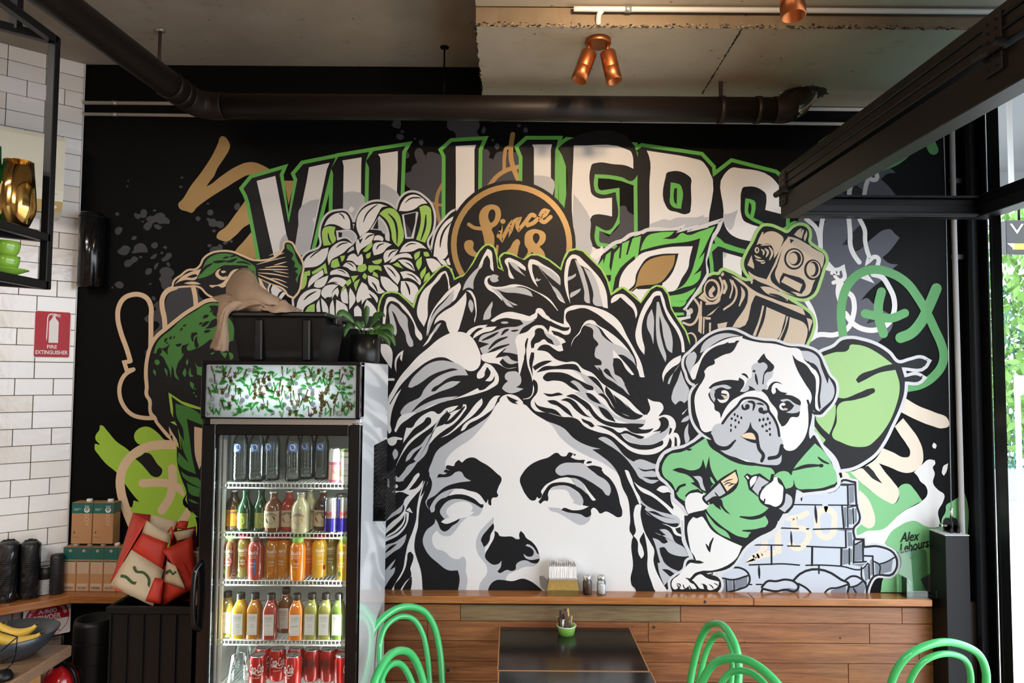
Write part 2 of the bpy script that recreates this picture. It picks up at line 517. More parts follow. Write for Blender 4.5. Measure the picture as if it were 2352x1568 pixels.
# ================================================================ the room
rnd = random.Random(7)
WALL_X0 = PY(168, 900, 0).x
WALL_X1 = PY(2219, 800, 0).x
CORNER = Vector((WALL_X0, 0, 0))
U = Vector((-0.77, -0.638, 0)).normalized()          # direction of the splayed tile wall, away from the corner
UN = Vector((U.y, -U.x, 0))                          # its normal into the room
if UN.y > 0: UN = -UN
Z_LED = PY(1200, 1355, 0).z                          # top of the timber ledge
Z_CL = PY(600, 151, 0).z                             # ceiling, left part
Z_CR = PY(1930, 248, 0).z                            # dropped slab, right part
Z_CF = Z_CR + 0.075
X_STEP = PY(1112, 200, 0).x

struct(MB().bx(-5, 2.4, -7.2, 0.2, -0.12, 0.0).build('floor', 'floor_wood'))
struct(MB().bx(WALL_X0 - 0.02, 2.29, 0.0, 0.2, 0.0, 3.9).build('wall_back', 'black_paint'))
# tile wall backing
def along(t, off, z):
    return CORNER + U * t + UN * off + Vector((0, 0, z))
RU = Matrix((U, -UN, Vector((0, 0, 1)))).transposed()
if RU.determinant() < 0:
    RU = Matrix((-U, -UN, Vector((0, 0, 1)))).transposed()
wl = MB().box(along(1.5, -0.06, 1.95), (3.0, 0.12, 3.9), None, RU).build('wall_left', 'grout')
struct(wl)
# glazed wall tiles, stacked 2-over-1
TW, TH, G = 0.1530, 0.0800, 0.0026
def tile_mesh(w, h):
    m = MB(); m.box((0, 0, 0), (w, 0.009, h), None, None, 0.0015)
    return m
tile_cache = {}
def tile(t0, t1, z0, z1):
    w, h = round(t1 - t0 - G, 4), round(z1 - z0 - G, 4)
    if w < 0.012 or h < 0.008: return
    key = (w, h)
    c = along((t0 + t1) / 2, 0.0045 + rnd.uniform(0, 0.0016), (z0 + z1) / 2)
    if key not in tile_cache:
        o = tile_mesh(w, h).build('tile', 'tile')
        tile_cache[key] = o
    else:
        o = tile_cache[key].copy(); COL.objects.link(o)
    o.matrix_basis = Matrix.Translation(c) @ (RU @ Matrix.Rotation(rnd.uniform(-.006, .006), 3, 'Z') @ Matrix.Rotation(rnd.uniform(-.008, .008), 3, 'X')).to_4x4()
    o.parent = wl
Z_ROW = PY(166, 1018, 0).z - 0.0                 # a bed joint at the corner
row = -14
while True:
    z0 = Z_ROW + row * TH; z1 = z0 + TH
    row += 1
    if z1 < Z_LED - 0.01: continue
    if z0 > Z_CL - 0.01: break
    z0 = max(z0, Z_LED - 0.03); z1 = min(z1, Z_CL)
    off = 0.084 if (row - 1) % 3 == 0 else 0.163
    edges = [0.0] + [off + k * TW for k in range(5)]
    for a, b in zip(edges[:-1], edges[1:]):
        tile(a, b, z0, z1)
tr = MB().box(along(0.002, 0.006, (Z_LED + Z_CL) / 2), (0.006, 0.014, Z_CL - Z_LED), None, RU).build('trim_1', 'conduit_grey'); struct(tr)

# rest of the shell
E1 = CORNER + U * 3.0
struct(MB().bx(E1.x - 0.15, E1.x, -7.2, E1.y + 0.1, 0, 3.9).build('wall_far', 'rear_wall'))
struct(MB().bx(-5, 2.5, -7.4, -7.2, 0, 3.9).build('wall_rear', 'rear_wall'))
struct(MB().bx(2.38, 2.62, -7.2, -5.75, 0, 3.9).build('wall_right', 'rear_wall'))
struct(MB().bx(2.38, 2.62, -5.75, -0.30, 3.34, 3.9).build('wall_lintel', 'black_frame'))

# ceilings: high slab on the left, a dropped slab along the wall on the right
struct(MB().bx(-5, X_STEP, -7.2, 0.0, Z_CL, Z_CL + 0.3).build('ceiling', 'concrete_warm'))
struct(MB().bx(X_STEP, 2.62, -7.2, -0.80, Z_CF, Z_CL + 0.3).build('ceiling_front', 'concrete_pale'))
Y_STEP = PZ(1400, 63, Z_CR).y
def jag_slab():
    m = MB()
    n = 150
    x0, x1, y0, y1 = X_STEP, 2.40, Y_STEP, 0.0
    fr = [(x0 + (x1 - x0) * k / n, y0 + rnd.uniform(-.0008, .0008)) for k in range(n + 1)]
    lf = [(x0 + rnd.uniform(-.006, .005), y1 + (y0 - y1) * k / 40) for k in range(1, 40)]
    ring = fr + [(x1, y1), (x0, y1)] + lf
    N = len(ring)
    v = [(a, b, Z_CR) for a, b in ring] + [(a, b, Z_CL + .3) for a, b in ring]
    f = [list(range(N))] + [[i, (i + 1) % N, N + (i + 1) % N, N + i] for i in range(N)]
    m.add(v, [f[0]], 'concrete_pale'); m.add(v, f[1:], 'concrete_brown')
    o = m.build('ceiling_slab'); struct(o)
    return o
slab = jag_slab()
# crumbled edge of the slab
def chip(m, c, s, mat):
    v = []
    for k in range(6):
        a = 2 * PI * k / 6
        v.append((c[0] + s * rnd.uniform(.4, 1) * math.cos(a) * 1.8, c[1] + s * rnd.uniform(.3, .8) * math.sin(a), c[2] + rnd.uniform(-.002, .002)))
    v.append((c[0], c[1], c[2] - s * rnd.uniform(.3, .7))); v.append((c[0], c[1], c[2] + s * .5))
    f = []
    for k in range(6):
        f += [(k, (k + 1) % 6, 6), ((k + 1) % 6, k, 7)]
    m.add(v, f, mat)
m = MB()
for k in range(900):
    x = rnd.uniform(X_STEP, 2.2)
    if rnd.random() < .6:
        chip(m, (x, Y_STEP - .004 + rnd.uniform(-.004, .006), Z_CR + rnd.uniform(-.001, .02) * rnd.random()), rnd.uniform(.002, .0065), 'concrete_chip' if rnd.random() < .7 else 'chip_pale')
    elif rnd.random() < .5:
        chip(m, (X_STEP - .002, rnd.uniform(Y_STEP, 0), Z_CR + rnd.uniform(0, .02)), rnd.uniform(.002, .006), 'concrete_chip')
o = m.build('crumbled_edge', None, slab); o['kind'] = 'stuff'
# cold joint across the slab
a, b = PZ(1704, 66, Z_CR), PZ(1612, 216, Z_CR)
m = MB(); n = 60
L = []; Rr = []
for k in range(n + 1):
    p = a.lerp(b, k / n); w = rnd.uniform(.0015, .0055)
    L.append((p.x - w + rnd.uniform(-.002, .002), p.y, Z_CR - .0006)); Rr.append((p.x + w + rnd.uniform(-.002, .002), p.y, Z_CR - .0006))
m.add(L + Rr, [(k, k + 1, n + 2 + k, n + 1 + k) for k in range(n)], 'concrete_chip')
m.build('slab_joint', None, slab)

# pipe penetration in the slab
hc = PZ(1846, 214, Z_CR)
m = MB()
ring = []
for k in range(26):
    a_ = 2 * PI * k / 26
    ring.append((hc.x + .112 * math.cos(a_) * rnd.uniform(.93, 1.05), hc.y + .088 * math.sin(a_) * rnd.uniform(.93, 1.05), Z_CR - .0008))
m.add(ring, [tuple(range(26))], 'concrete_chip')
for k in range(40):
    a_ = rnd.uniform(0, 2 * PI)
    chip(m, (hc.x + .112 * math.cos(a_), hc.y + .088 * math.sin(a_), Z_CR - .001), rnd.uniform(.003, .009), 'chip_pale' if rnd.random() < .6 else 'concrete_chip')
m.build('pipe_hole', None, slab)

# ---------------------------------------------------------------- timber dado: separate planks
dado = struct(MB().bx(PY(850, 1450, 0).x, 2.28, -0.022, 0.0, 0.0, Z_LED - 0.035).build('wall_dado', 'dark_brown'))
rows_px = [1388, 1426, 1472, 1518, 1564]
zr = [PY(1176, y, -0.036).z for y in rows_px]
step = (zr[1] - zr[4]) / 3
while zr[-1] > 0.02: zr.append(max(0.0, zr[-1] - step))
joints = {0: [560, 1057, 1563, 2072], 1: [700, 982, 1489, 1997], 2: [640, 885, 1689, 2110], 3: [500, 1150, 1947], 4: [800, 1400, 2040]}
X_R = PY(2190, 1450, -0.036).x
for r in range(len(zr) - 1):
    js = joints[r % 5] if r < 5 else [rnd.uniform(600, 900), rnd.uniform(1100, 1500), rnd.uniform(1700, 2000)]
    zc = (zr[r] + zr[r + 1]) / 2; h = zr[r] - zr[r + 1]
    xs = [PY(858, 1450, -.036).x] + [PY(j, 1450, -0.036).x for j in js if j > 870] + [X_R]
    for k in range(len(xs) - 1):
        w = xs[k + 1] - xs[k]
        o = MB().box((0, 0, 0), (w - .0022, .016, h - .0026), None, None, .0012).build('plank', 'plank_olive' if (r, k) in ((0, 1),) else 'plank_wood', dado)
        o.location = ((xs[k] + xs[k + 1]) / 2, -0.030 + rnd.uniform(-.0015, .0015), zc)
# nail holes and a knot in the dado
m = MB()
for px, py, r in ((1029, 1539, .009), (1930, 1465, .004), (1452, 1437, .003), (1710, 1474, .003), (1502, 1440, .007)):
    p = PY(px, py, -0.0398)
    m.add([(p.x + r * math.cos(k * PI / 5), p.y, p.z + r * (1 if r < .008 else .9) * math.sin(k * PI / 5)) for k in range(10)], [tuple(range(10))], 'concrete_chip')
m.build('nail_hole', None, dado)

# the ledge on top of it
led = thing('wall_ledge', 'long timber ledge along the foot of the mural', 'ledge', (0, 0, Z_LED))
LED_Y = -0.100
x_f0, x_j, x_e = PY(860, 1360, 0).x, PY(1731, 1368, LED_Y).x, PY(2142, 1375, LED_Y).x
for a, b in ((x_f0 - .08, x_j - .001), (x_j + .001, x_e)):
    o = MB().box((0, 0, 0), (b - a, -LED_Y, .034), None, None, .003).build('board', 'ledge_wood', led)
    o.location = ((a + b) / 2, LED_Y / 2, -.017)
m = MB()
p = PY(1619, 1382, LED_Y - .0005)
m.add([(p.x + .008 * math.cos(k * PI / 6) * rnd.uniform(.7, 1.1), LED_Y - .0006, p.z - Z_LED + .009 * math.sin(k * PI / 6) * rnd.uniform(.7, 1.1)) for k in range(12)], [tuple(range(12))], 'concrete_chip')
m.build('knot_hole', None, led)

# corner shelf on the left (same height) in two boards
csh = thing('corner_shelf', 'timber corner shelf under the tiled wall holding milk cartons and cups', 'shelf', (0, 0, Z_LED))
xa, xb = WALL_X0 - .02, PY(470, 1362, -.1).x
o = MB().box((0, 0, 0), (xb - xa, .13, .036), None, None, .003).build('board', 'ledge_wood', csh); o.location = ((xa + xb) / 2, -.065, -.018)
o = MB().box((0, 0, 0), (1.0, .17, .036), None, None, .003).build('board', 'ledge_wood', csh)
o.matrix_basis = Matrix.Translation(along(.5, .085, -.0185)) @ RU.to_4x4()
# old boards below it on the tiled wall
for k in range(7):
    o = MB().box((0, 0, 0), (.098, .014, .60), None, None, .002).build('board', 'old_board', wl)
    o.matrix_basis = Matrix.Translation(along(.06 + k * .1, .008, Z_LED - .045 - .30)) @ RU.to_4x4()

# ---------------------------------------------------------------- the right-hand jamb
XJ = WALL_X1
def jamb(name, y0, y1, x0, x1, z0, z1, mat):
    return struct(MB().bx(x0, x1, y0, y1, z0, z1, None, .002).build(name, mat))
ZH = PY(2200, 506, -.05).z
for k, (pa, pb, dx, mt) in enumerate(((2222, 2234, .00, 'black_frame'), (2234, 2244, -.012, 'black_frame'), (2244, 2254, .012, 'black_frame'),
                                      (2254, 2283, .03, 'black_paint'), (2283, 2291, .0, 'black_frame'), (2291, 2313, -.02, 'black_frame'))):
    x = XJ + dx
    ya = PX(pa, 1000, x).y; yb = PX(pb, 1000, x).y
    if k < 5: jamb('door_jamb', yb, ya - .001, x, 2.285, 0, 3.34, mt)
    else: jamb('door_jamb', PX(2291, 1000, x).y - .06, PX(2291, 1000, x).y - .001, x, PY(2313, 1000, PX(2291, 1000, x).y - .06).x, 0, 3.34, mt)
struct(MB().bx(2.30, 2.62, -5.75, -.42, -.12, .02).build('door_sill', 'block_wall'))

MURAL = """
= splatter_shapes|grey paint splatter shapes on black ground
@ 0 350
Ds 1380,740 1400,718 1425,725 1432,745 1410,762
Ds 1605,740 1625,725 1650,735 1685,745 1700,690 1735,680 1760,700 1755,780 1720,785 1690,780 1665,800 1630,785
Ds 1832,695 1855,682 1880,692 1870,708 1845,708
Ds 1750,800 1790,765 1850,760 1880,735 1960,730 1990,770 2040,830 2030,860 1960,855 1920,860 1880,835 1840,850 1815,900 1775,937 1720,905 1730,870 1780,830
Ds 1845,870 1880,862 1945,895 1925,922 1860,900
Ds 1380,945 1400,905 1440,895 1472,905 1465,945 1410,988 1385,970
Ds 1575,1040 1600,1005 1640,1005 1640,1030 1605,1052
Ds 1410,1185 1450,1150 1480,1120 1520,1118 1565,1150 1550,1195 1520,1228 1450,1225 1420,1210
Ds 1570,1205 1600,1180 1615,1130 1650,1098 1720,1095 1755,1130 1780,1200 1690,1200 1600,1210
Ds 1490,1340 1510,1300 1570,1280 1600,1248 1660,1265 1650,1300 1600,1330 1560,1368 1500,1365
Ds 1815,1120 1840,1085 1880,1080 1897,1110 1870,1150 1830,1145
Ds 1955,1140 1985,1120 2010,1140 1990,1160
Ds 1940,1280 1985,1245 2000,1215 2050,1205 2066,1245 2040,1270 2000,1300 1950,1305
Ds 1800,1270 1840,1230 1885,1212 1880,1245 1820,1280
Ds 1850,1400 1860,1350 1910,1315 1900,1350 1870,1405
Ds 1745,1440 1780,1390 1825,1395 1820,1440 1780,1468 1750,1460
Ds 1915,1430 1940,1390 1985,1375 2060,1400 2095,1450 2060,1500 2040,1568 2030,1640 1960,1640 1930,1560 1910,1510 1935,1480
Ds 1995,1330 2020,1312 2042,1340 2040,1372 2010,1360
De 1540,341 12,9
De 1530,408 15,11
De 1715,830 17,9
De 1690,1255 19,14
De 1945,1205 19,14
@ 200 640
Ds 870,0 900,30 930,60 930,110 950,125 1000,80 1030,0
Ds 1090,105 1250,110 1290,340 1180,410 970,580 940,290 970,200
Ds 680,480 710,450 740,430 800,400 830,360 800,320 830,280 870,260 890,420 905,640 810,720 800,640 850,590 870,550 850,520 800,510 720,520
Ds 325,70 380,30 440,70 430,105 370,110
Ds 290,110 310,90 320,105 300,122
Ds 775,225 800,205 825,240 810,268 785,250
Ds 740,65 765,45 780,60 750,75
Ds 700,860 740,850 740,920 725,945 700,910
Ds 1300,115 1340,115 1340,180 1400,260 1330,300
@ 400 280
De 96,668 19,11
De 80,778 20,16
De 405,981 19,11
Ds 400,1085 425,1052 465,1060 467,1105 440,1122 405,1110
Ds 722,1015 745,980 770,972 792,1000 785,1035 755,1057 728,1045
Ds 257,1155 285,1132 322,1155 295,1188 265,1175
Ds 385,1165 410,1150 440,1165 480,1158 510,1190 550,1190 595,1210 598,1250 560,1275 510,1255 460,1258 420,1240 410,1195
Ds 452,1310 475,1290 507,1305 480,1328
Ds 585,1455 610,1430 655,1428 635,1460 600,1472
De 685,1433 20,17
De 425,1484 25,19
Ds 430,1530 460,1500 520,1490 545,1465 575,1480 575,1540 540,1568 440,1600
@ 800 280
Ds 515,35 540,0 545,-30 620,-30 632,50 615,82 540,60
De 647,116 21,19
Ds 575,175 600,145 640,150 668,180 650,210 590,200
De 800,202 15,12
Ds 845,245 865,217 895,225 900,260 885,288 855,270
Ds 795,370 815,330 850,312 885,330 910,385 935,412 950,370 1000,360 1060,375 1115,405 1150,800 1150,1300 850,1350 700,1300 650,1000 700,840 750,803 700,770 680,700 685,620 750,590 770,530 830,490 805,430
Ds 1190,-40 1195,80 1280,130 1300,190 1590,185 1545,120 1575,60 1560,-40
Ds 1595,120 1625,45 1650,95 1630,145
De 1735,220 15,15
Ds 1755,295 1780,255 1812,270 1805,315 1785,333 1765,315
Ds 1590,320 1680,340 1700,375 1685,430 1740,450 1790,365 1830,355 2000,365 2100,350 2140,760 1590,800
Ds 680,350 720,370 733,405 710,437 680,440
De 2050,46 22,18
@ 1180 280
Ds 113,95 140,62 170,90 150,130 125,125
Ds 1260,1015 1340,1010 1370,1070 1440,1120 1460,1330 1220,1450 1015,1450 1010,1290 1140,1380 1270,1225
= gold_brush_strokes|matte gold brush strokes behind the lettering
@ 400 280
Ns 555,185 580,170 610,180 655,235 672,280 655,345 605,430 500,600 490,630 425,720 388,775 430,755 560,655 780,520 860,490 960,485 1080,530 1170,580 1100,620 870,643 780,690 620,790 400,930 270,1030 210,1090 160,1075 60,1030 50,990 100,930 200,770 330,600 500,320 530,250
Ns 850,950 900,1060 930,1190 830,1270 730,1370 620,1435 575,1425 510,1380 520,1345 620,1260 720,1130
Ns 925,1325 960,1390 1000,1450 1020,1568 1010,1640 690,1640 740,1540 830,1440
Np 1320,705 1440,705 1375,1000
@ 800 280
Nl42 1130,750 1080,850 1060,950 1070,1080 1100,1200 1140,1290
Nl34 1000,975 1060,990 1120,1000
Nl58 1975,150 1960,240 1952,330 1962,480 1985,560 2040,690
Nl42 1960,300 1900,315 1878,400 1872,570
Nl52 1690,770 1790,650 1900,580 2060,535
= lettering|large white capital letters with black body and green outline
@ 400 280
Mo90 935,675 1295,570 1268,632 1375,1215 1480,690 1452,625 1550,508 1940,430 1885,565 1640,1568 1600,1800 1060,1800 1020,1568 905,970 875,880 832,800
@ 800 280
Mo90 -121,420 250,360 212,465 205,560 195,1050 -190,1050 -181,620 -205,560
Mo90 305,350 690,288 648,360 628,900 600,1100 240,1100 250,550 212,470
Mo90 1245,240 1615,218 1565,330 1560,800 1560,1100 1165,1300 1168,410 1133,340
@ 1180 280
Mo90 160,213 533,213 497,350 490,900 490,1200 100,900 105,420 58,305
Mo90 640,227 1450,290 1468,348 1480,645 1420,708 1300,665 1150,638 972,628 963,770 985,840 1045,868 1225,842 1228,1197 1142,1300 985,1245 978,1430 1010,1490 1120,1505 1200,1520 1200,1700 640,1800 590,1300 580,400 528,318
@ 1480 330
Mo90 -28,39 200,72 450,108 680,143 812,285 822,400 900,500 900,1200 -78,1200 -85,500 -78,100 -105,85
Mo90 822,400 1050,222 1570,355 1700,470 1700,1100 1300,1290 1100,1240 960,1190 860,1090 840,900
Mo90 880,1230 1230,1310 1230,1700 840,1700 830,1450 810,1300
@ 400 280
Kp 935,675 1295,570 1268,632 1375,1215 1480,690 1452,625 1550,508 1940,430 1885,565 1640,1568 1600,1800 1060,1800 1020,1568 905,970 875,880 832,800
@ 800 280
Kp -121,420 250,360 212,465 205,560 195,1050 -190,1050 -181,620 -205,560
Kp 305,350 690,288 648,360 628,900 600,1100 240,1100 250,550 212,470
Kp 1245,240 1615,218 1565,330 1560,800 1560,1100 1165,1300 1168,410 1133,340
@ 1180 280
Kp 160,213 533,213 497,350 490,900 490,1200 100,900 105,420 58,305
Ks 640,227 1450,290 1468,348 1480,645 1420,708 1300,665 1150,638 972,628 963,770 985,840 1045,868 1225,842 1228,1197 1142,1300 985,1245 978,1430 1010,1490 1120,1505 1200,1520 1200,1700 640,1800 590,1300 580,400 528,318
@ 1480 330
Kp -28,39 200,72 450,108 680,143 812,285 822,400 900,500 900,1200 -78,1200 -85,500 -78,100 -105,85
Kp 822,400 1050,222 1570,355 1700,470 1700,1100 1300,1290 1100,1240 960,1190 860,1090 840,900
Kp 880,1230 1230,1310 1230,1700 840,1700 830,1450 810,1300
Mp 800,1050 960,1190 1240,1285 1240,1335 1000,1270 890,1225 830,1280 780,1300 850,1190
@ 400 280
Wp 992,708 1215,648 1240,780 1400,1620 1200,1620
Wp 1620,545 1868,490 1835,570 1625,1568 1440,1568 1530,1010 1590,720
Gs 1530,1012 1580,975 1660,940 1747,925 1700,1150 1620,1600 1430,1600 1490,1280
Gs 1265,1490 1275,1430 1310,1370 1345,1342 1375,1430 1400,1600 1300,1600
Wp 1665,1160 1692,1145 1680,1225
@ 800 280
Wp -71,463 160,425 155,560 150,1200 -65,1200 -55,530
Gs -60,850 0,838 60,835 100,840 152,855 150,1200 -65,1200
Wp 0,1060 35,1010 78,1045 40,1090
Wp 357,387 595,350 595,560 578,1000 578,1300 375,1300 388,560 385,430
Gs 383,745 440,755 520,795 582,840 578,1300 378,1300
Wp 1290,290 1535,275 1515,330 1515,1100 1290,1100 1292,700
@ 1180 280
Wp 220,272 460,270 445,335 445,1000 242,1000 242,315
Gs 242,643 300,642 380,650 445,668 445,1000 242,1000
Ws 720,282 1370,335 1405,355 1418,380 1437,562 1350,525 1200,508 990,492 940,510 922,560 918,780 935,860 990,905 1180,910 1180,1135 1080,1115 990,1110 945,1125 918,1170 920,1400 935,1480 1000,1535 1000,1700 730,1700 735,1400 715,1270
Gs 718,865 780,940 840,1020 890,1100 918,1170 920,1400 945,1500 880,1620 735,1620 735,1400 715,1270
@ 1480 330
Ws 27,82 640,190 665,197 767,305 767,970 767,1100 62,1100 60,500 55,150
Ks 255,400 270,350 310,335 520,378 555,410 558,520 555,780 545,825 515,842 380,818 290,790 260,750
Ms 315,465 380,475 430,495 452,540 440,782 340,758 310,720 308,620
Ks 360,535 392,535 388,730 365,710 352,660
Gs 65,975 150,935 250,905 295,918 380,890 520,885 660,875 718,853 708,883 765,878 765,1000 600,1040 300,1080 65,1080
Ws 957,370 1080,285 1110,290 1515,395 1630,520 1700,600 1700,860 1450,795 1465,660 1455,600 1420,565 1230,515 1185,525 1165,570 1155,700 1165,860 1190,920 1260,960 1385,1000 1290,1175 1100,1125 1040,1090 955,950 950,800
Gs 955,845 1010,840 1060,825 1125,790 1090,900 1060,1010 1025,1045 960,960
Ms 1212,657 1270,665 1330,700 1335,750 1310,890 1665,1010 1790,930 1860,930 1680,1050 1400,975 1270,910 1215,860 1205,760
Ks 1255,700 1280,730 1285,770 1270,860 1255,840
Wp 942,1300 1172,1365 1165,1700 945,1700
Gs 942,1300 990,1318 975,1360 952,1380
= chrysanthemum|white petalled chrysanthemum with lime green stems
@ 680 420
Ho52 65,940 120,860 300,760 295,600 320,480 400,370 500,340 600,345 660,420 690,560 715,450 770,330 880,245 990,225 1100,250 1210,330 1260,190 1340,125 1440,120 1540,180 1620,270 1650,360 1640,560 1570,730 1630,840 1640,760 1700,560 1790,440 1900,340 1930,330 1850,700 1880,1000 1500,1300 1300,1600 -10,1600 -20,1300 40,1100
Ks 65,940 120,860 300,760 295,600 320,480 400,370 500,340 600,345 660,420 690,560 715,450 770,330 880,245 990,225 1100,250 1210,330 1260,190 1340,125 1440,120 1540,180 1620,270 1650,360 1640,560 1570,730 1630,840 1640,760 1700,560 1790,440 1900,340 1930,330 1850,700 1880,1000 1500,1300 1300,1600 -10,1600 -20,1300 40,1100
Hs 480,572 690,582 735,660 690,740 600,668 495,692
Gs 505,590 690,600 715,660 690,710 600,648 510,660
Kp 508,592 555,595 550,652 513,652
Hs 1000,395 1070,470 1120,600 1125,700 1085,690 1060,600 960,562 890,562
Gs 995,420 1060,500 1100,590 1060,612 1010,565 985,560
Kp 985,425 988,555 922,550
Hp 1272,380 1450,345 1470,355 1412,668 1312,672
Kp 1295,385 1440,355 1430,480 1395,610 1380,650 1335,650
Ds 1325,490 1350,530 1390,605 1385,650 1335,650
Ws 338,522 380,440 460,375 510,360 590,365 635,420 655,552 580,552 520,520 460,498 395,498
Kt16 515,362 560,395 582,437
Ls 315,660 312,600 330,545 400,520 475,530 460,600 478,690 440,730 420,740 330,755
Kt22 385,600 400,680 432,735
Ws 770,650 725,520 730,440 790,330 880,270 980,250 1100,280 1040,290 990,360 930,480 870,570 780,640
Kt18 808,475 840,390 920,300 985,255
Ls 1000,370 1080,310 1150,305 1230,370 1265,480 1285,690 1230,770 1165,700 1140,570 1090,450
Kt28 1108,368 1180,450 1210,560 1212,730
Ws 1235,335 1270,240 1340,160 1420,140 1500,170 1580,245 1500,260 1430,310 1330,340
Kt18 1310,240 1370,190 1450,177 1510,183
Ls 1480,290 1560,270 1610,300 1625,380 1615,560 1550,720 1440,680 1480,560 1500,420
Kt26 1560,380 1550,520 1498,690
Ws 1650,880 1670,720 1720,570 1800,460 1890,400 1850,560 1820,860 1780,910
Kt24 1872,460 1780,570 1740,680 1730,775
Ws 95,1020 100,940 200,840 300,800 390,775 380,850 350,920 270,990
Kt18 168,902 230,845 300,803
Ws 395,990 380,900 410,800 480,730 560,700 640,715 690,740 620,790 580,830 500,880 430,920
Kt18 483,778 540,735 625,717
Hs 610,840 660,780 690,760 700,800 640,830
Ws 745,870 720,760 730,690 770,660 820,610 890,600 945,615 910,700 840,760 780,800
Kt18 828,682 880,635 945,618
Kt24 755,665 772,705 795,665
Ws 930,690 950,640 1000,630 1050,680 1040,700 1000,690
Ws 935,870 920,780 940,730 1010,710 1080,715 1150,740 1090,780 1050,830 980,860
Kt18 965,800 990,755 1060,725
Ws 1065,960 1050,880 1080,820 1150,800 1230,800 1200,850 1120,930
Kt18 1108,892 1140,840 1215,805
Ws 1240,835 1290,750 1370,705 1480,720 1570,790 1480,785 1400,820 1310,830
Kt16 1313,767 1370,732 1445,732
Ws 1120,960 1170,890 1260,850 1370,860 1400,910 1320,895 1220,910 1180,940
Ws 1225,925 1300,920 1380,950 1430,1060 1340,1020 1280,980
Kt16 1310,950 1370,985 1415,1040
Ws 1560,910 1650,910 1720,960 1750,1000 1640,1080 1590,1000
Ws 1690,900 1780,930 1820,990 1770,985
Ws 1800,930 1840,890 1870,980 1835,985
Ws 605,930 640,870 700,850 740,890 790,850 805,900 800,985 730,985 680,940
Ws 560,1000 600,960 660,955 710,990 730,1055 660,1050 620,1020
Kt14 610,960 660,980 690,1010
Ws 410,1080 470,1040 560,1040 620,1080 650,1135 580,1120 500,1100 410,1105
Kt14 500,1045 560,1060 600,1090
Ws 145,1260 150,1200 180,1140 260,1080 320,1040 330,1100 280,1140 220,1190
Ws 215,1245 230,1190 290,1150 390,1110 370,1180 330,1240 270,1260
Ws 370,1215 440,1140 540,1140 620,1185 560,1250 500,1215 430,1200
Kt14 375,1210 440,1195 500,1195
Ws 5,1500 60,1350 140,1290 240,1270 300,1280 280,1370 200,1430 100,1500 60,1600 5,1600
Kt22 93,1407 160,1345 245,1300
Ws 305,1340 340,1250 420,1220 510,1225 440,1300 420,1370 380,1370 350,1390
Ws 250,1540 250,1450 280,1400 290,1500 300,1600 250,1600
Ws 300,1380 350,1430 385,1500 390,1600 330,1600 310,1480
Ws 405,1600 420,1440 445,1400 460,1500 465,1600
Ws 430,1400 450,1300 500,1255 515,1300 500,1370 470,1330
Ws 540,1380 545,1310 600,1260 620,1330 625,1450 560,1430
Ws 640,1440 640,1300 650,1260 690,1320 715,1400 680,1470 640,1520
Ws 480,1480 485,1400 540,1430 600,1470 630,1600 480,1600
Ws 730,1420 740,1300 790,1190 850,1230 870,1270 800,1330 770,1420 740,1440
Ws 790,1460 800,1300 830,1270 900,1300 985,1400 970,1450 900,1380 850,1390
Ws 860,1110 930,1130 990,1170 1010,1250 1070,1310 1000,1330 930,1270 880,1220
Kt22 912,1190 950,1240 980,1310
Ws 1015,1120 1080,1130 1160,1190 1230,1280 1200,1340 1110,1310 1050,1250 1020,1180
Ws 1050,990 1120,985 1200,1050 1250,1140 1220,1220 1150,1150 1090,1070
Kt18 1090,1010 1150,1060 1200,1130
Ws 1250,1070 1340,1060 1430,1100 1500,1200 1490,1230 1420,1170 1330,1140 1290,1150
Kt16 1330,1090 1400,1115 1470,1190
Ws 1260,1180 1330,1180 1440,1230 1470,1290 1440,1400 1400,1450 1330,1390 1270,1330
Kt26 1310,1185 1350,1260 1368,1345
Ws 700,1600 710,1490 740,1470 780,1520 790,1600
Ws 820,1490 850,1400 900,1440 960,1520 985,1600 830,1600
Kt22 880,1330 930,1390 985,1480
Ls 190,1070 330,980 355,960 380,1090 345,1090 330,1020 280,1060 200,1100
Ls 100,1070 170,1050 170,1110 110,1120
Ls 420,1010 430,940 500,905 530,1000 450,1020
Ls 530,880 590,870 570,930 550,950
Ls 740,1010 830,970 850,1020 790,1070 740,1060
Ls 800,820 910,700 920,740 880,800 830,830
Ls 840,870 900,830 880,900 850,910
Ls 870,990 930,990 1020,1010 1030,1060 960,1040 900,1080 870,1050
Ls 930,1060 980,1100 990,1140 920,1110
Ls 820,1080 850,1110 835,1160 800,1130
Ls 660,1120 750,1110 700,1180 690,1200
Ls 700,1200 770,1150 740,1230 720,1300
Ls 600,1200 650,1150 665,1190 620,1240
Ls 540,1300 580,1240 600,1240 560,1310
Ls 1160,980 1220,950 1290,1030 1200,1000
Ls 910,940 1030,910 1030,940 940,970
Ls 1440,960 1510,880 1500,1000 1470,1050
Ls 1420,860 1490,815 1480,880 1430,930
Ls 1530,830 1580,830 1605,880 1545,880
Ls 1490,1110 1560,1000 1560,1060 1510,1160
Ls 1560,1100 1600,1070 1610,1110 1530,1200
Ls -10,1400 90,1080 130,1120 130,1180 100,1260 30,1300
Ls 90,1580 170,1470 225,1450 225,1560
= round_badge|black round badge with gold ring and gold script
@ 1000 400
Ke 915,845 770,770
Ne 915,845 728,728
Ke 915,845 660,660
Ns 548,640 527,560 535,460 600,385 690,365 765,400 788,470 770,560 720,625 685,645 705,740 708,830 700,900 690,960 600,960 580,760
Ks 665,588 640,540 640,470 665,430 690,422 715,450 718,510 700,560
Nl44 402,603 460,640 550,655
Ns 345,860 360,810 400,792 445,800 460,830 455,890 480,930 510,950 490,995 430,980 370,930
Ne 810,567 32,30
Nl46 757,745 790,655 782,760 800,785 850,690 905,590 890,715 980,545 1008,540 985,640 1000,665 1060,600 1090,560
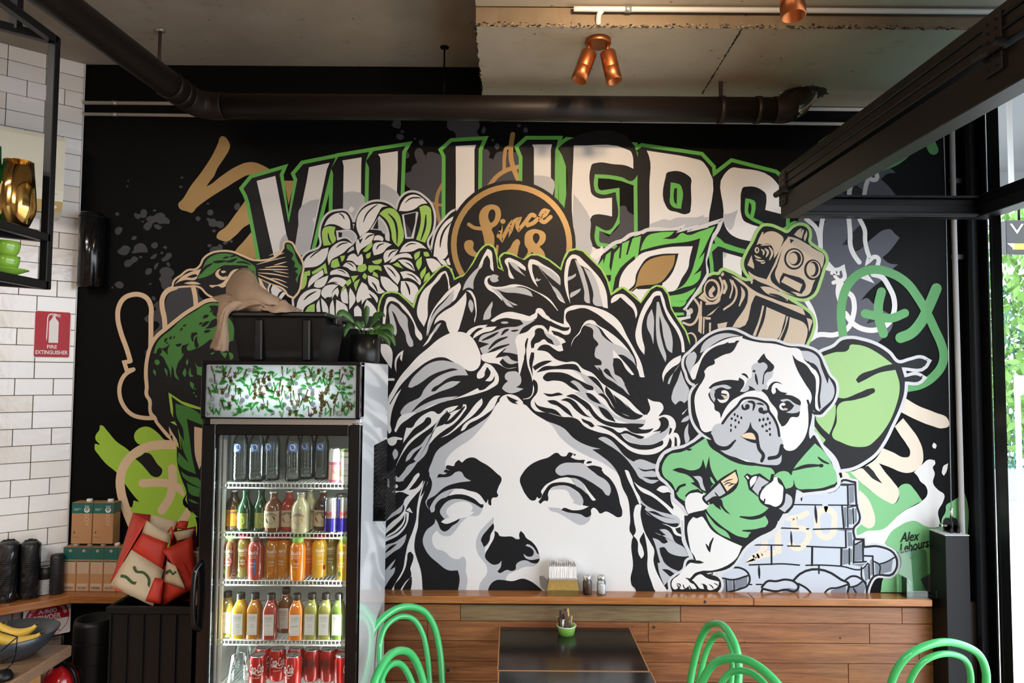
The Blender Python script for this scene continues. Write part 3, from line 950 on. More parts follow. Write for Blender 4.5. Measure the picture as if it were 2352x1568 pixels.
Nl50 1190,500 1165,488 1115,530 1092,580 1110,612 1170,590 1240,530 1325,480 1345,445 1315,435 1270,480 1262,545 1300,575 1350,545 1382,515
Nl28 745,862 735,960
Ns 845,960 900,880 950,800 985,780 1012,800 1000,880 980,1000 860,1000
Ns 1070,790 1085,710 1150,665 1240,668 1315,710 1325,770 1300,830 1250,870 1300,930 1330,1030 1050,1030 1110,910 1075,850
Ks 1170,760 1190,715 1220,710 1250,745 1240,800 1210,840 1185,810
Ks 1135,960 1160,935 1190,960
= feather_eye|green peacock feather eye with gold centre
@ 1340 490
Hl46 150,610 220,430 240,455 390,350 460,330 560,260 700,230 750,205 1130,185 1190,160 1170,210 1350,155 1310,200 1480,140 1655,85 1610,200 1540,310 1490,470 1460,580 1480,720 1400,870 1320,990 1240,1100 1205,1160 1255,1190 1260,1240 1140,1270
Wp 60,520 150,560 260,470 220,420 140,430
Kp 145,640 215,560 240,470 260,490 370,430 470,340 540,320 700,245 710,265 760,222 1000,210 1130,205 1110,240 1250,200 1240,230 1500,170 1620,120 1560,210 1510,370 1465,560 1475,720 1385,880 1300,1000 1220,1120 1190,1150 1240,1180 1230,1240 1130,1250 1050,1130 1000,960 600,950 330,960 240,800
Fp 165,635 235,545 240,610 270,500 330,455 310,640 330,700 370,480 440,400 425,540 445,540 465,360 550,325 510,500 530,495 590,300 690,270 660,470 640,620 610,510 500,600 440,660 380,770 345,960 300,830 330,800 330,740 280,740 260,760
Fs 680,450 720,340 770,270 880,235 1090,220 1040,270 945,302 1100,300 1190,235 1240,258 1400,215 1582,152 1500,310 1440,440 1380,550 1452,470 1430,580 1380,670 1320,740 1412,688 1390,790 1330,850 1200,890 1060,940 1200,860 1280,740 1340,560 1400,300 1300,330 1000,370 850,400
Fs 1030,990 1200,960 1352,888 1310,960 1270,1000 1250,1030 1080,1060 1240,1050 1210,1100 1060,1120 1050,1080
Fp 1085,1190 1200,1190 1210,1220 1120,1230
Ws 420,900 440,780 520,640 620,550 670,500 850,440 1000,410 1310,395 1270,560 1260,640 1180,780 1100,920 950,950 700,1090 600,970 520,930
Ks 610,850 630,740 680,640 760,540 900,495 1140,482 1110,600 1060,720 960,830 880,870 740,880 640,900 570,940 540,920
Ns 635,830 670,700 770,570 900,520 1100,500 1080,620 1020,720 900,840 830,855 740,862 650,878 570,940 558,928 620,880
Kl36 655,893 800,885 930,850
= statue_head|classical statue head with laurel leaves in black white and grey
@ 860 560
Ll36 60,900 62,760 90,660 130,603 210,587 290,603 390,690 475,775 520,620 620,480 740,350 800,292 850,270 900,300 940,380 955,440 1010,410 1070,390 1180,250 1270,90 1330,30 1370,17 1430,50 1460,150 1482,290 1556,330 1520,230 1510,170 1560,120 1640,130 1800,195 1880,140 1960,140 2087,200 2242,320 2277,200 2337,95 2417,72 2497,92 2627,220 2717,310 2787,440 2837,622 2977,532 3077,610 3197,715 3317,550 3387,512 3457,530 3517,610 3557,780 3627,900 3727,1050 3762,1150 3775,1300
Kp 60,900 62,760 90,660 130,603 210,587 290,603 390,690 475,775 520,620 620,480 740,350 800,292 850,270 900,300 940,380 955,440 1010,410 1070,390 1180,250 1270,90 1330,30 1370,17 1430,50 1460,150 1482,290 1556,330 1520,230 1510,170 1560,120 1640,130 1800,195 1880,140 1960,140 2087,200 2242,320 2277,200 2337,95 2417,72 2497,92 2627,220 2717,310 2787,440 2837,622 2977,532 3077,610 3197,715 3317,550 3387,512 3457,530 3517,610 3557,780 3627,900 3727,1050 3762,1150 3900,1500 3900,4192 0,4192 0,1300
Ws 100,960 110,830 130,720 170,640 220,640 300,690 400,790 470,910 520,1020 575,1110 570,1150 550,1160 500,1100 480,980 430,880 350,790 260,700 190,690 155,730 145,830 130,960
Gs 185,900 185,740 205,715 250,740 330,820 390,880 405,1000 430,1100 465,1180 460,1230 430,1235 400,1200 370,1080 300,960 230,820 210,800 240,900 265,1000 265,1080 250,1105 200,1000
Ws 80,1200 160,1210 215,1290 220,1350 205,1500 150,1420 80,1300
Ws 515,850 530,700 590,560 700,460 830,330 850,325 880,370 900,480 905,540 890,550 880,440 850,350 830,360 780,430 690,530 650,640 640,760 640,870 595,995
Ws 1000,480 1020,465 1035,490 1005,600 960,680 930,700 955,550 830,680 740,770 690,860 660,980 625,1110 630,1050 650,920 700,800 800,660 900,550
Gs 950,550 950,640 930,700 840,770 740,860 690,960 640,1110 640,1030 680,900 740,800 860,670
Ws 715,970 740,900 820,820 950,740 1050,640 1100,580 1105,680 1080,800 1040,940 1000,1050 960,1095 930,1095 900,1060 870,990 850,930 800,915 750,940
Ws 1100,560 1150,560 1200,620 1225,740 1225,850 1205,945 1200,930 1215,850 1205,740 1180,640 1130,575
Gs 1135,690 1150,665 1175,690 1190,770 1170,830 1145,790
Gs 780,955 805,950 760,1020 730,1060 690,1070 720,1020
Ws 580,1235 640,1150 690,1070 730,1050 700,1100 640,1190
Ws 1355,60 1390,75 1420,200 1432,330 1405,310 1385,190 1355,135 1320,180 1280,290 1230,320 1300,160
Gs 1310,230 1240,340 1190,460 1190,545 1130,525 1060,560 1080,490 1150,380 1250,280
Ws 1570,190 1600,170 1680,190 1780,250 1815,290 1815,325 1740,280 1690,235 1605,215 1620,300 1680,420 1640,415 1600,290
Gs 1610,215 1690,235 1740,270 1720,275 1760,330 1815,390 1750,350 1680,300
Ws 1415,375 1340,400 1320,450 1350,530 1450,600 1540,690 1500,600 1460,545 1600,540 1760,510 1900,560 2100,690 2200,805 2205,800 2100,660 1920,560 1800,505 1680,485 1520,515 1420,510 1370,480 1360,430 1385,400
Gs 1400,380 1470,375 1495,390 1480,410 1495,440 1470,455 1410,455 1390,430
Gs 1450,540 1500,540 1700,520 1830,545 1890,600 1900,635 1850,620 1700,590 1560,580
Gs 1400,525 1460,545 1580,660 1720,735 1700,740 1590,670 1670,765 1600,745 1540,670
Gs 1305,915 1315,850 1370,750 1415,690 1420,720 1400,800 1390,890
Gs 1750,915 1930,915 1860,960 1780,1010 1735,1090 1730,1180 1760,1250 1720,1330 1640,1310 1540,1300 1590,1250 1480,1290 1300,1320 1265,1250 1380,1200 1250,1170 1270,1120 1400,1060 1500,1020 1600,1000 1720,990 1790,960
Ws 1395,920 1450,880 1540,830 1620,815 1760,840 1900,865 1935,850 1960,780 2000,775 2050,840 2110,900 2110,930 2020,880 1960,825 1945,890 1900,915 1700,905 1560,890 1480,910 1420,935
Kt34 1385,1062 1460,1022 1540,1000
Kt34 1290,1160 1400,1110 1490,1060
Kt36 1370,1265 1470,1170 1600,1115
Kt36 1310,1355 1450,1265 1620,1205
Kt34 1525,1095 1570,1045 1615,1025
Kt24 1640,1045 1690,1042 1730,1033
Ge 1565,945 45,14
Ws 1090,1095 1130,1040 1220,990 1360,970 1330,1000 1470,990 1430,1030 1300,1070 1180,1140 1200,1090 1310,1010 1250,1010 1180,1060 1130,1105
Ws 1280,1330 1400,1300 1560,1260 1480,1330 1450,1370 1560,1350 1500,1420 1560,1480 1720,1480 1600,1495 1480,1440 1350,1420 1290,1390
Gs 1530,1360 1600,1345 1640,1385 1740,1420 1620,1440 1560,1400
Ws 1745,1390 1760,1280 1770,1160 1850,1080 1960,980 2000,975 2091,1050 2070,1040 2010,1000 1940,1030 1870,1110 1820,1160 1790,1280 1775,1395
Ws 350,1275 345,1310 330,1410 310,1380 320,1320 280,1380 262,1540 245,1460 250,1390 290,1320
@ 1200 560
Ws -70,1110 60,1050 130,990 190,975 260,1010 310,1062 330,985 420,1020 500,1045 555,1030 570,1000 500,1000 420,970 330,920 260,850 200,820 170,840 150,880 60,900 100,860 150,830 170,780 200,770 240,790 300,870 400,930 495,965 500,850 510,790 560,755 720,735 900,770 1040,830 1150,920 1260,1120 1350,1280 1420,1420 1465,1600 1420,1600 1360,1380 1280,1220 1190,1100 1100,1000 1000,920 860,820 730,770 620,790 530,825 525,920 560,970 580,1030 560,1080 520,1092 440,1060 360,1040 370,1080 440,1110 500,1150 520,1180 470,1200 490,1280 440,1290 380,1260 300,1210 220,1220 170,1280 240,1285 300,1330 400,1400 500,1420 640,1420 700,1480 760,1540 830,1580 110,1600 60,1400 40,1300 -40,1600 -60,1300
Ks 150,1080 150,1040 200,1010 250,1030 270,1080 330,1120 385,1215 300,1180 260,1145 200,1180 150,1200 130,1250 105,1250 100,1180
Gs 260,1050 300,1075 360,1100 440,1170 460,1210 400,1225 360,1160 290,1110
Ks 35,1290 30,1200 55,1130 70,1135 50,1250 45,1420 20,1380
Ks 95,1400 90,1330 120,1300 145,1320 130,1400 120,1600 100,1600
Ks 120,1480 180,1440 280,1400 360,1405 300,1440 220,1480 150,1510
Ks 165,1550 250,1480 400,1460 560,1440 640,1450 710,1560 640,1490 500,1500 320,1510 230,1530
Kt36 350,1045 440,1095 520,1140
Ws 580,1235 600,1160 680,1060 720,980 760,930 850,920 900,970 1000,1030 1100,1100 1200,1190 1290,1300 1340,1380 1250,1300 1100,1200 1000,1100 940,1020 860,970 760,965 720,1000 690,1070 620,1140
Gs 740,975 840,965 900,1000 960,1100 1060,1180 1200,1240 1320,1340 1365,1480 1300,1400 1150,1330 1090,1360 1095,1500 1120,1620 1000,1620 940,1540 860,1460 940,1470 950,1430 870,1330 880,1230 910,1270 910,1200 850,1120 845,1030
Ws 1020,1265 1080,1270 1140,1330 1250,1450 1340,1568 1290,1580 1150,1400 1090,1370 1060,1320
Ws 70,230 90,190 140,190 250,250 380,330 450,410 455,500 400,440 300,340 170,245 280,400 380,530 450,600 515,715 460,690 380,560 260,370 150,250 115,245 120,330 150,430 185,520 140,470 90,360
Gs 170,245 280,290 400,370 455,440 455,500 380,440 270,350
Gs 340,490 420,550 480,640 515,715 450,660 380,570
Gs 150,440 175,405 190,425 225,420 205,440 170,450
Ws 500,420 510,300 550,170 600,130 660,140 740,210 850,320 940,430 1000,560 1025,775 960,755 930,640 880,430 780,300 720,270 660,230 640,180 600,180 570,240 545,380 550,560 575,720 530,600
Gs 625,185 680,240 760,430 800,600 810,715 765,705 740,560 690,380
Gs 730,280 830,350 900,480 940,640 970,755 855,725 850,600 800,430
Gs 540,400 600,380 640,355 640,380 610,410 545,445
Gs 570,610 640,560 700,535 695,555 640,610 575,650
Ws 1060,690 1190,600 1280,660 1360,760 1375,850 1360,895 1330,790 1260,720 1175,640 1130,680 1065,715
Ws 1460,1330 1400,1250 1355,1120 1380,950 1430,800 1520,650 1600,570 1650,570 1690,640 1730,780 1800,900 1890,1040 1930,1150 1948,1300 1910,1300 1900,1180 1850,1050 1750,900 1690,760 1650,620 1600,625 1540,720 1460,870 1430,1000 1440,1150 1465,1250
Gs 1550,780 1575,880 1575,1050 1570,1205 1540,1100 1495,1000 1500,880
Gs 1610,700 1635,695 1690,870 1770,1020 1800,1150 1795,1310 1760,1290 1700,1150 1660,920 1640,860 1650,1060 1690,1230 1725,1370 1715,1420 1690,1370 1620,1200 1600,1000
@ 860 800
Ws 165,630 230,480 310,340 420,210 520,100 640,0 800,-130 960,-195 1080,-190 1180,-120 1240,-20 1278,130 1255,220 1200,265 1140,270 1075,238 1010,200 930,150 840,108 760,108 640,155 520,240 400,350 310,450 230,580 175,675
Gs 405,460 430,400 540,270 660,180 790,145 920,160 1020,195 1075,235 1125,322 1000,330 900,390 1035,395 980,440 760,530 560,640 480,720 440,770 420,810 350,815 315,780 340,720 400,660 480,620 540,590 600,480 520,440 430,470
Ks 1008,255 960,240 840,262 680,325 560,410 460,470 550,580 600,490 680,400 760,340 880,285
Ks 680,515 700,480 780,430 880,360 960,330 1120,325 1040,395 1000,388 900,400 780,470 720,515
Ws 250,1000 260,930 330,800 440,770 600,700 780,640 960,600 1100,545 1240,475 1260,500 1290,500 1380,440 1440,380 1450,330 1480,300 1495,370 1470,430 1400,480 1240,540 1000,600 800,650 640,720 500,780 400,850 320,910 260,1005
Gs 450,765 560,690 780,600 1010,570 900,620 640,700 520,770
Ws 1240,360 1230,330 1280,240 1330,170 1400,200 1460,270 1490,330 1490,400 1470,440 1445,330 1400,390 1330,390 1390,310 1350,220 1330,290 1320,330 1270,360
Ks 1340,250 1360,225 1395,300 1360,340 1335,330
Wl30 165,372 230,372
Ws 150,620 170,640 190,900 195,1010 175,1025 155,960
Ws 325,485 260,620 210,760 190,900 175,720 220,620 280,530
Ws 345,1135 360,1050 385,950 450,950 500,880 600,790 720,757 760,785 860,720 940,695 1010,685 930,755 890,770 870,740 800,830 700,930 560,1030 440,1130 340,1260 250,1430 320,1270 400,1130 480,1050 620,950 685,870 670,830 640,825 590,880 480,960 400,1060
Ws 1065,670 1100,670 1108,700 1070,770 960,900 840,980 740,1060 660,1150 690,1050 730,960 850,900 920,790 900,780 960,750 1060,700
Kt44 1085,695 1000,790 900,880 845,905
Gs 375,1360 390,1300 440,1230 560,1150 640,1050 700,1000 860,760 885,745 740,900 690,1020 660,1150 620,1260 560,1330 480,1400 400,1500 340,1600 350,1500 420,1410 500,1350 470,1330 580,1170 480,1250 420,1330
Ws 795,1072 900,1010 1010,910 1120,790 1230,650 1290,598 1300,640 1240,740 1060,900 940,1000 880,1040
Ws 1035,990 1070,920 1140,860 1250,800 1340,700 1400,610 1450,570 1510,565 1460,650 1440,700 1350,780 1240,850 1140,900 1060,985
Gs 1565,340 1590,290 1640,275 1720,285 1760,350 1750,430 1700,465 1790,483 1720,520 1620,535 1580,520 1530,480 1560,430 1605,390 1575,370
Gs 220,1250 250,1200 280,1230 270,1310 240,1335
Ws 155,1085 220,1060 340,1075 330,1095 280,1095 260,1140 200,1165 160,1120
Ws 1745,140 1750,0 1780,-60 1780,140
@ 870 1060
Gs 1408,-679 1560,-770 1730,-720 1825,-609 1975,-509 2225,-399 2345,-279 2525,-189 2660,-155 2560,-149 2675,-69 2775,11 2865,131 2925,310 2985,430 3015,640 3035,870 3050,900 3055,1100 3050,1300 3030,1470 3085,1540 3085,1560 950,1560 970,1380 950,1300 840,1300 720,1220 560,1050 530,960 560,840 680,700 620,600 560,480 640,240 600,130 640,0 700,-130 830,-230 980,-330 1200,-460 1330,-560
Ws 1408,-679 1328,-539 1198,-369 1088,-259 948,-169 848,-79 808,-19 798,60 1000,60 1250,560 1200,640 1080,655 1000,720 900,850 860,885 800,890 740,870 700,820 650,880 650,980 690,1040 780,1070 900,1160 960,1165 1010,1130 1040,1160 1050,1230 1045,1300 1065,1400 1045,1560 1195,1560 1220,1450 1300,1330 1300,1270 1190,1100 1165,1000 1200,860 1300,740 1380,660 1390,820 1440,880 1600,895 1690,925 1800,940 1890,1030 1928,1130 1925,1190 1880,1240 1750,1260 1650,1305 1540,1370 1530,1420 1550,1440 1720,1410 1980,1560 3085,1560 3030,1470 3050,1300 3055,1100 3050,900 3035,870 3015,640 2985,430 2925,310 2865,141 2775,71 2665,1 2525,-59 2325,-169 2175,-299 2075,-439 1855,-589 1730,-720 1650,-790 1508,-800
Ks 700,190 720,150 790,150 820,135 780,120 790,100 860,105 805,80 815,45 860,45 900,50 920,10 960,-25 1000,10 1060,-40 1130,-53 1230,0 1310,45 1420,140 1472,190 1435,310 1420,370 1435,405 1415,425 1370,430 1350,525 1325,515 1312,450 1285,495 1255,500 1255,540 1230,556 1100,480 960,445 850,460 760,540 735,600 760,650 805,685 750,720 800,742 890,720 975,678 960,710 880,770 830,820 795,835 740,805 725,770 695,705 640,650 600,560 575,485 680,400 800,300 930,255 1110,230 1030,180 990,120 920,125 880,160
Gs 615,560 640,500 720,400 830,340 930,320 990,325 860,360 830,410 740,450 680,520 660,600 630,607
Ws 835,408 870,360 980,322 1080,345 1190,378 1285,492 1250,510 1150,445 1050,400 950,388
Gs 735,600 760,540 850,460 960,445 1100,480 1240,558 1180,580 1110,597 1125,560 1120,520 1050,480 960,480 870,520 815,580 820,640 850,665 805,685 755,645
Ws 750,722 765,705 850,665 815,620 815,580 870,520 960,480 1050,480 1120,525 1125,565 1105,595 1150,600 1080,655 975,678 890,720 800,742
Ks 1385,825 1430,850 1450,885 1500,895 1600,897 1660,930 1690,925 1690,850 1705,828 1740,860 1770,910 1840,960 1890,1020 1920,1090 1928,1130 1925,1185 1900,1215 1850,1215 1760,1180 1700,1190 1650,1230 1640,1290 1600,1308 1540,1295 1440,1328 1425,1310 1460,1270 1475,1185 1440,1220 1380,1233 1320,1200 1275,1130 1285,1090 1330,1010 1385,900
Gs 1762,1005 1775,990 1830,1005 1880,1060 1905,1100 1925,1110 1925,1160 1880,1170 1820,1175 1760,1150 1735,1100 1790,1135 1840,1130 1862,1080 1830,1035
Ws 1385,800 1390,880 1340,990 1300,1060 1275,1095 1280,1030 1310,990 1335,930 1345,880
Ks 1375,735 1385,770 1340,880 1330,940 1290,1000 1260,1022 1245,980 1228,940 1240,900 1300,820
Ks 1310,1560 1420,1415 1480,1415 1600,1430 1740,1400 1800,1420 2000,1570 1310,1570
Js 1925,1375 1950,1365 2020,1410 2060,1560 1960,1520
Ks -30,700 -30,640 -5,690
Ws 480,130 490,145 460,210 400,290 360,340 440,320 535,220 520,300 440,400 360,500 330,560 300,650 200,760 80,865 80,835 160,720 260,640 310,560 300,490 340,420 370,400 250,360 170,390 170,345 300,340 380,250 450,150
Gs 185,600 260,540 345,430 300,500 270,600 200,640 90,710 130,640
Ws 550,230 590,240 560,330 500,500 480,640 470,780 440,900 430,1050 460,1160 500,1280 530,1560 380,1560 400,1380 350,1430 265,1560 245,1560 330,1430 390,1370 380,1280 395,1080 370,1080 340,1180 310,1330 230,1440 175,1560 140,1560 220,1420 290,1290 320,1130 350,990 420,800 450,690 460,560 490,400
Ks 370,1080 395,1090 385,1260 300,1400 195,1560 185,1500 260,1390 320,1270 345,1170
Ks 395,1370 400,1440 380,1560 270,1560 330,1450
Ws 310,590 365,610 350,720 260,860 80,960 80,920 200,820 300,700
Kt18 330,620 320,720 240,830 100,910
Ws 330,580 370,545 410,615 370,600
Gs 335,865 320,940 270,1020 180,1080 60,1180 60,1130 160,1040 225,980 160,1000 60,1100 60,1030 200,960
Gs 205,1165 180,1220 130,1300 200,1260 190,1320 130,1410 60,1530 60,1340 140,1230
Gs 470,0 400,100 330,180 270,235 180,230 180,150 240,190 300,120 360,40
Ws 180,280 215,270 235,295 215,315 180,305
Ks 600,110 608,130 590,220 520,400 500,420 540,280
Ks 640,240 640,280 600,400 560,480 545,420 590,330
@ 1200 1060
Ks 0,140 90,40 200,-19 300,-49 430,-104 460,-74 520,-69 560,-114 610,-99 580,-55 640,-29 752,-24 735,20 770,60 800,48 890,50 955,85 960,110 1050,200 1100,270 1150,400 1170,500 1197,610 1185,655 1150,665 1080,630 1000,595 930,618 890,570 850,550 825,570 820,640 775,665 700,630 540,605 465,580 480,560 600,580 720,570 795,535 720,520 730,480 700,400 620,330 520,285 430,285 340,320 305,390 310,450 300,470 270,465 215,505 190,480 235,420 200,440 175,420 150,460 125,465 40,395 0,320 -30,200
Gs 395,110 430,50 500,15 600,10 740,25 830,100 900,160 1000,220 1050,290 1060,350 1040,405 1010,400 960,340 880,280 800,230 700,180 560,155 430,155
Ws 740,20 800,30 890,45 960,110 1000,100 900,10 780,-20
Ks 770,55 800,48 890,50 955,85 950,110 1000,180 940,170 850,120
Ws 225,370 250,310 360,230 480,190 560,190 610,240 630,275 540,250 430,245 330,270 270,340 215,445 232,380
Gs 560,190 640,200 720,250 760,300 780,390 700,320 630,275 610,230
Ws 735,265 780,330 880,455 860,465 800,410 770,360
Gs 330,340 420,285 520,290 640,350 725,450 725,500 700,520 640,505 600,490 620,470 580,420 540,350 440,330
Gs 305,545 400,550 465,565 480,590 540,605 700,630 775,665 820,645 810,690 760,740 700,758 640,740 560,690 420,610 330,580
Ks 762,20 780,-4 830,-7 832,11 790,21
De 625,-85 15,13
Ks 1320,910 1360,915 1370,960 1395,1110 1425,1160 1450,1130 1440,1030 1405,930 1430,880 1455,840 1470,900 1500,1100 1500,1280 1540,1420 1630,1580 1360,1580 1370,1450 1350,1330 1320,1440 1310,1470 1300,1440 1325,1250 1310,950
Ks 1160,150 1290,180 1340,330 1400,500 1335,600 1340,720 1350,860 1330,885 1310,870 1300,640 1270,450 1200,310
Ws 1225,100 1245,98 1300,180 1340,300 1420,500 1410,530 1330,340 1260,200
Ws 1330,235 1400,290 1520,350 1660,450 1800,570 1870,640 1850,600 1790,500 1770,390 1830,410 1840,500 1930,540 1990,660 1950,700 1880,690 1820,650 1700,530 1560,420 1420,350
Ws 1335,600 1380,510 1430,520 1415,600 1430,720 1470,850 1530,960 1580,1060 1570,1180 1600,1300 1660,1420 1760,1580 1630,1580 1540,1420 1500,1280 1500,1100 1470,900 1455,840 1430,880 1405,930 1440,1030 1450,1130 1425,1160 1395,1110 1370,930 1330,885 1350,860 1340,720
Ws 1605,335 1650,295 1720,290 1780,350 1830,400 1900,480 1940,600 1990,660 1950,760 1920,900 1830,870 1780,790 1700,750 1560,690 1475,600 1520,640 1700,740 1870,765 1890,720 1850,640 1800,560 1830,540 1790,440 1770,370 1680,370
Gs 1400,430 1460,500 1600,580 1780,630 1850,650 1890,710 1880,740 1760,740 1600,670 1465,570 1480,540 1420,490
Ks 1500,595 1600,635 1750,675 1850,690 1700,655 1560,590
Ks 1480,615 1600,690 1750,735 1870,735 1860,765 1700,745 1540,680
Ks 1830,800 1895,780 1905,870 1860,850
Gs 1560,910 1620,930 1700,980 1745,960 1700,900 1620,860 1580,845 1660,880 1720,880 1640,810 1720,810 1780,860 1830,960 1940,1030 1990,1130 1900,1140 1760,1100 1670,1030 1640,1030 1660,1120 1740,1230 1870,1310 1830,1370 1740,1440 1700,1480 1640,1330 1620,1210 1650,1210 1620,1100 1590,990
Ks 1640,1040 1680,1020 1760,1090 1880,1130 1990,1135 1930,1170 1800,1150 1670,1090
Ks 1670,1110 1760,1190 1910,1250 1870,1310 1760,1260 1690,1190
Ks 1670,1285 1740,1290 1830,1345 1790,1375 1720,1330
Gs 1300,30 1360,-20 1600,30 1600,80 1440,90 1370,60 1440,110 1590,125 1600,170 1440,180 1480,200 1640,220 1560,260 1500,250 1400,170
@ 1200 800
Ws 45,0 170,20 290,40 400,130 520,165 640,165 720,240 830,290 960,420 1100,510 1250,600 1370,720 1460,800 1520,760 1500,600 1560,630 1670,660 1690,700 1630,815 1720,795 1800,830 1840,920 1810,1010 1850,1015 1880,1060 1870,1180 1790,1200 1750,1150 1620,1250 1480,1275 1300,1230 1180,1140 1050,1040 900,1000 740,930 660,850 610,830 480,820 300,770 130,730 95,660 100,620 0,610 100,570 125,480 110,350 60,200
Ks 95,80 105,45 140,50 140,100 120,200 125,340 100,260 80,170
Ks 120,220 200,170 300,145 360,150 300,180 220,220 150,265
Ks 165,290 250,220 400,210 560,185 640,195 710,295 620,260 480,250 330,255 230,275
Gs 600,262 700,290 800,350 900,460 990,560 900,540 850,480 770,420 690,320
Ks 245,355 270,310 400,285 520,300 640,360 780,430 850,470 850,500 800,500 700,450 640,420 700,500 690,520 600,480 480,400 380,385 270,385
Gs 575,400 600,385 660,400 740,470 790,510 740,540 640,450
Ks 120,400 130,370 150,380 185,480 170,540 130,590 100,640 110,720 60,690 5,650 10,620 80,600 130,540 140,480
Ks 245,535 350,545 440,530 490,555 400,570 310,575
Ks 140,625 180,680 260,705 400,740 480,820 350,780 220,745 160,690
Ks 295,625 380,620 470,670 560,740 610,830 520,770 420,690 320,650
Gs 620,525 720,520 800,540 900,610 1000,690 1100,790 1240,840 1480,855 1470,900 1300,900 1150,860 1080,830 1120,885 1000,840 930,760 860,690 760,620 680,570
Ks 455,620 540,595 620,630 700,720 790,810 840,830 740,810 640,740 540,640
Ks 520,570 600,548 700,600 800,670 870,770 960,850 1110,890 1370,900 1465,905 1440,935 1300,945 1100,945 960,900 860,830 780,720 790,750 740,700 620,610
Ks 705,835 760,860 830,890 865,930 840,945 780,910 720,870
Ks 880,920 980,930 1080,960 1170,1010 1230,985 1330,1020 1465,1060 1440,1080 1320,1050 1240,1020 1180,1030 1240,1100 1400,1150 1560,1150 1680,1100 1690,1130 1600,1190 1460,1215 1320,1190 1200,1110 1080,1010 960,950
Ks 755,530 800,535 880,590 945,670 860,640 790,590
Ks 775,330 850,340 940,430 990,560 930,480 850,400
Ks 905,690 1000,730 1080,820 1120,885 1000,830 940,760
Ks 900,545 960,540 1010,580 1080,690 1180,770 1300,820 1450,810 1400,840 1280,850 1150,800 1060,720 980,600
Gs 870,100 900,-40 1080,-40 1090,120 1100,300 1180,350 1230,430 1350,575 1280,560 1200,480 1100,420 960,300 860,205 945,200 950,160
Ks 970,270 1000,240 1035,260 1060,310 1140,415 1080,360 1010,310
Ks 1000,450 1060,520 1130,655 1085,550 1200,640 1270,715 1225,655 1400,790 1450,800 1380,840 1250,800 1120,730 1050,620 990,500
Ks 900,220 1000,400 1120,440 1250,560 1400,720 1490,800 1515,760 1515,680 1480,610 1400,530 1385,515 1430,615 1350,560 1280,470 1215,420 1290,570 1200,490 1100,410 990,340 930,240
Ks 1090,120 1130,115 1250,260 1400,430 1415,500 1380,500 1300,420 1240,390 1230,370 1140,320 1100,250
Ks 1150,80 1250,110 1320,160 1365,220 1420,400 1400,390 1330,290 1210,150
Gs 1180,1025 1250,1030 1340,1070 1460,1080 1600,1010 1700,960 1750,890 1770,930 1740,1020 1650,1110 1500,1155 1380,1150 1260,1100
Ks 1630,845 1690,820 1740,850 1750,930 1700,990 1640,1020 1660,990 1560,1000 1640,950 1655,890
Ks 1750,1040 1770,950 1795,960 1780,1010
Ks 1370,945 1430,970 1500,970 1575,955 1530,1000 1440,1020 1300,1000 1250,960 1230,945
Kp 1825,1050 1850,1080 1855,1180 1822,1180
Ks 1765,1070 1785,1100 1780,1200 1720,1190 1750,1120
Gs 905,1080 950,1060 1060,1100 1130,1170 1230,1290 1340,1360 1600,1390 1600,1440 1480,1440 1370,1415 1440,1470 1600,1490 1610,1540 1440,1540 1520,1568 1430,1568 1340,1450 1250,1330 1100,1200 1000,1140
Ws 1895,150 1780,240 1700,340 1690,405 1675,330 1700,250 1800,130 1900,80
Gs 1895,180 1830,260 1760,430 1740,420 1760,360 1830,270
Gs 1900,260 1860,380 1800,520 1790,620 1830,675 1900,630 1940,655 1990,600 2000,500 1950,400
Wp 1985,715 1920,795 1912,780
Gs 1990,800 1920,850 1900,885 1940,880 2000,840
Gs 1990,895 1945,980 1940,1060 1955,1140 1995,1110 1985,1000
@ 860 800
Ks 1470,650 1480,600 1500,575 1505,600 1480,650
Ks 1585,565 1640,590 1730,630 1690,640 1725,670 1650,650 1600,600
= left_scrawls|cream hand outline and olive paint strokes in the lower left
@ 200 640
Cl58 520,985 480,850 400,620 370,470 385,330 450,230 540,192 640,192 720,235 765,320 768,480 765,900
Cl50 520,990 448,1003 480,1105 558,1088
Cl50 558,1088 470,1140 400,1260 393,1400 440,1525 540,1629 680,1669 830,1669
Cl60 1070,100 960,150 905,240 902,330 930,480 938,640
Cl56 1275,95 1300,220 1310,350
@ 200 900
Os 155,400 180,400 230,450 350,590 500,700 580,800 590,780 710,730 650,640 600,610 565,530 690,415 720,415 850,490 930,570 1060,600 1120,900 1190,1230 1150,1300 1300,1500 1290,1900 620,1900 540,1568 500,1380 545,1380 560,1300 630,1320 560,1240 455,1100 350,960 240,870 130,740 95,690 95,620 160,635 100,550 105,520 150,450
Ks 580,800 640,770 710,730 850,870 905,940 850,1020 790,1010 720,940 660,870
Cl108 1045,632 900,632 740,655 570,740 460,860 400,1050 410,1200 450,1350 540,1590
Cl100 670,1095 830,1085 1020,1100
Cl104 1025,920 1030,1080 1000,1250 900,1420
Cp 1060,1070 1140,1120 1175,1230 1160,1255 1060,1180
Cp 1070,1580 1200,1380 1250,1480 1150,1600
= peacock|green peacock with fanned crest and dark plumage
@ 200 640
Cl62 1600,262 1450,268 1330,335 1200,412 1070,512 960,603 850,690 790,780 742,920 722,1040 718,1180 728,1300 725,1390 760,1450 774,1600 780,1620 825,1665 835,1690 900,1780 975,1870 1005,1900 975,1790 1015,1850 1065,1925
Ks 1620,280 1450,285 1330,350 1200,430 1070,530 960,620 860,705 800,790 755,920 735,1040 733,1180 742,1300 740,1390 775,1450 785,1600 840,1670 845,1690 910,1780 990,1870 985,1770 1030,1850 1065,1905 1300,2200 1500,2200 1900,1400 1900,300
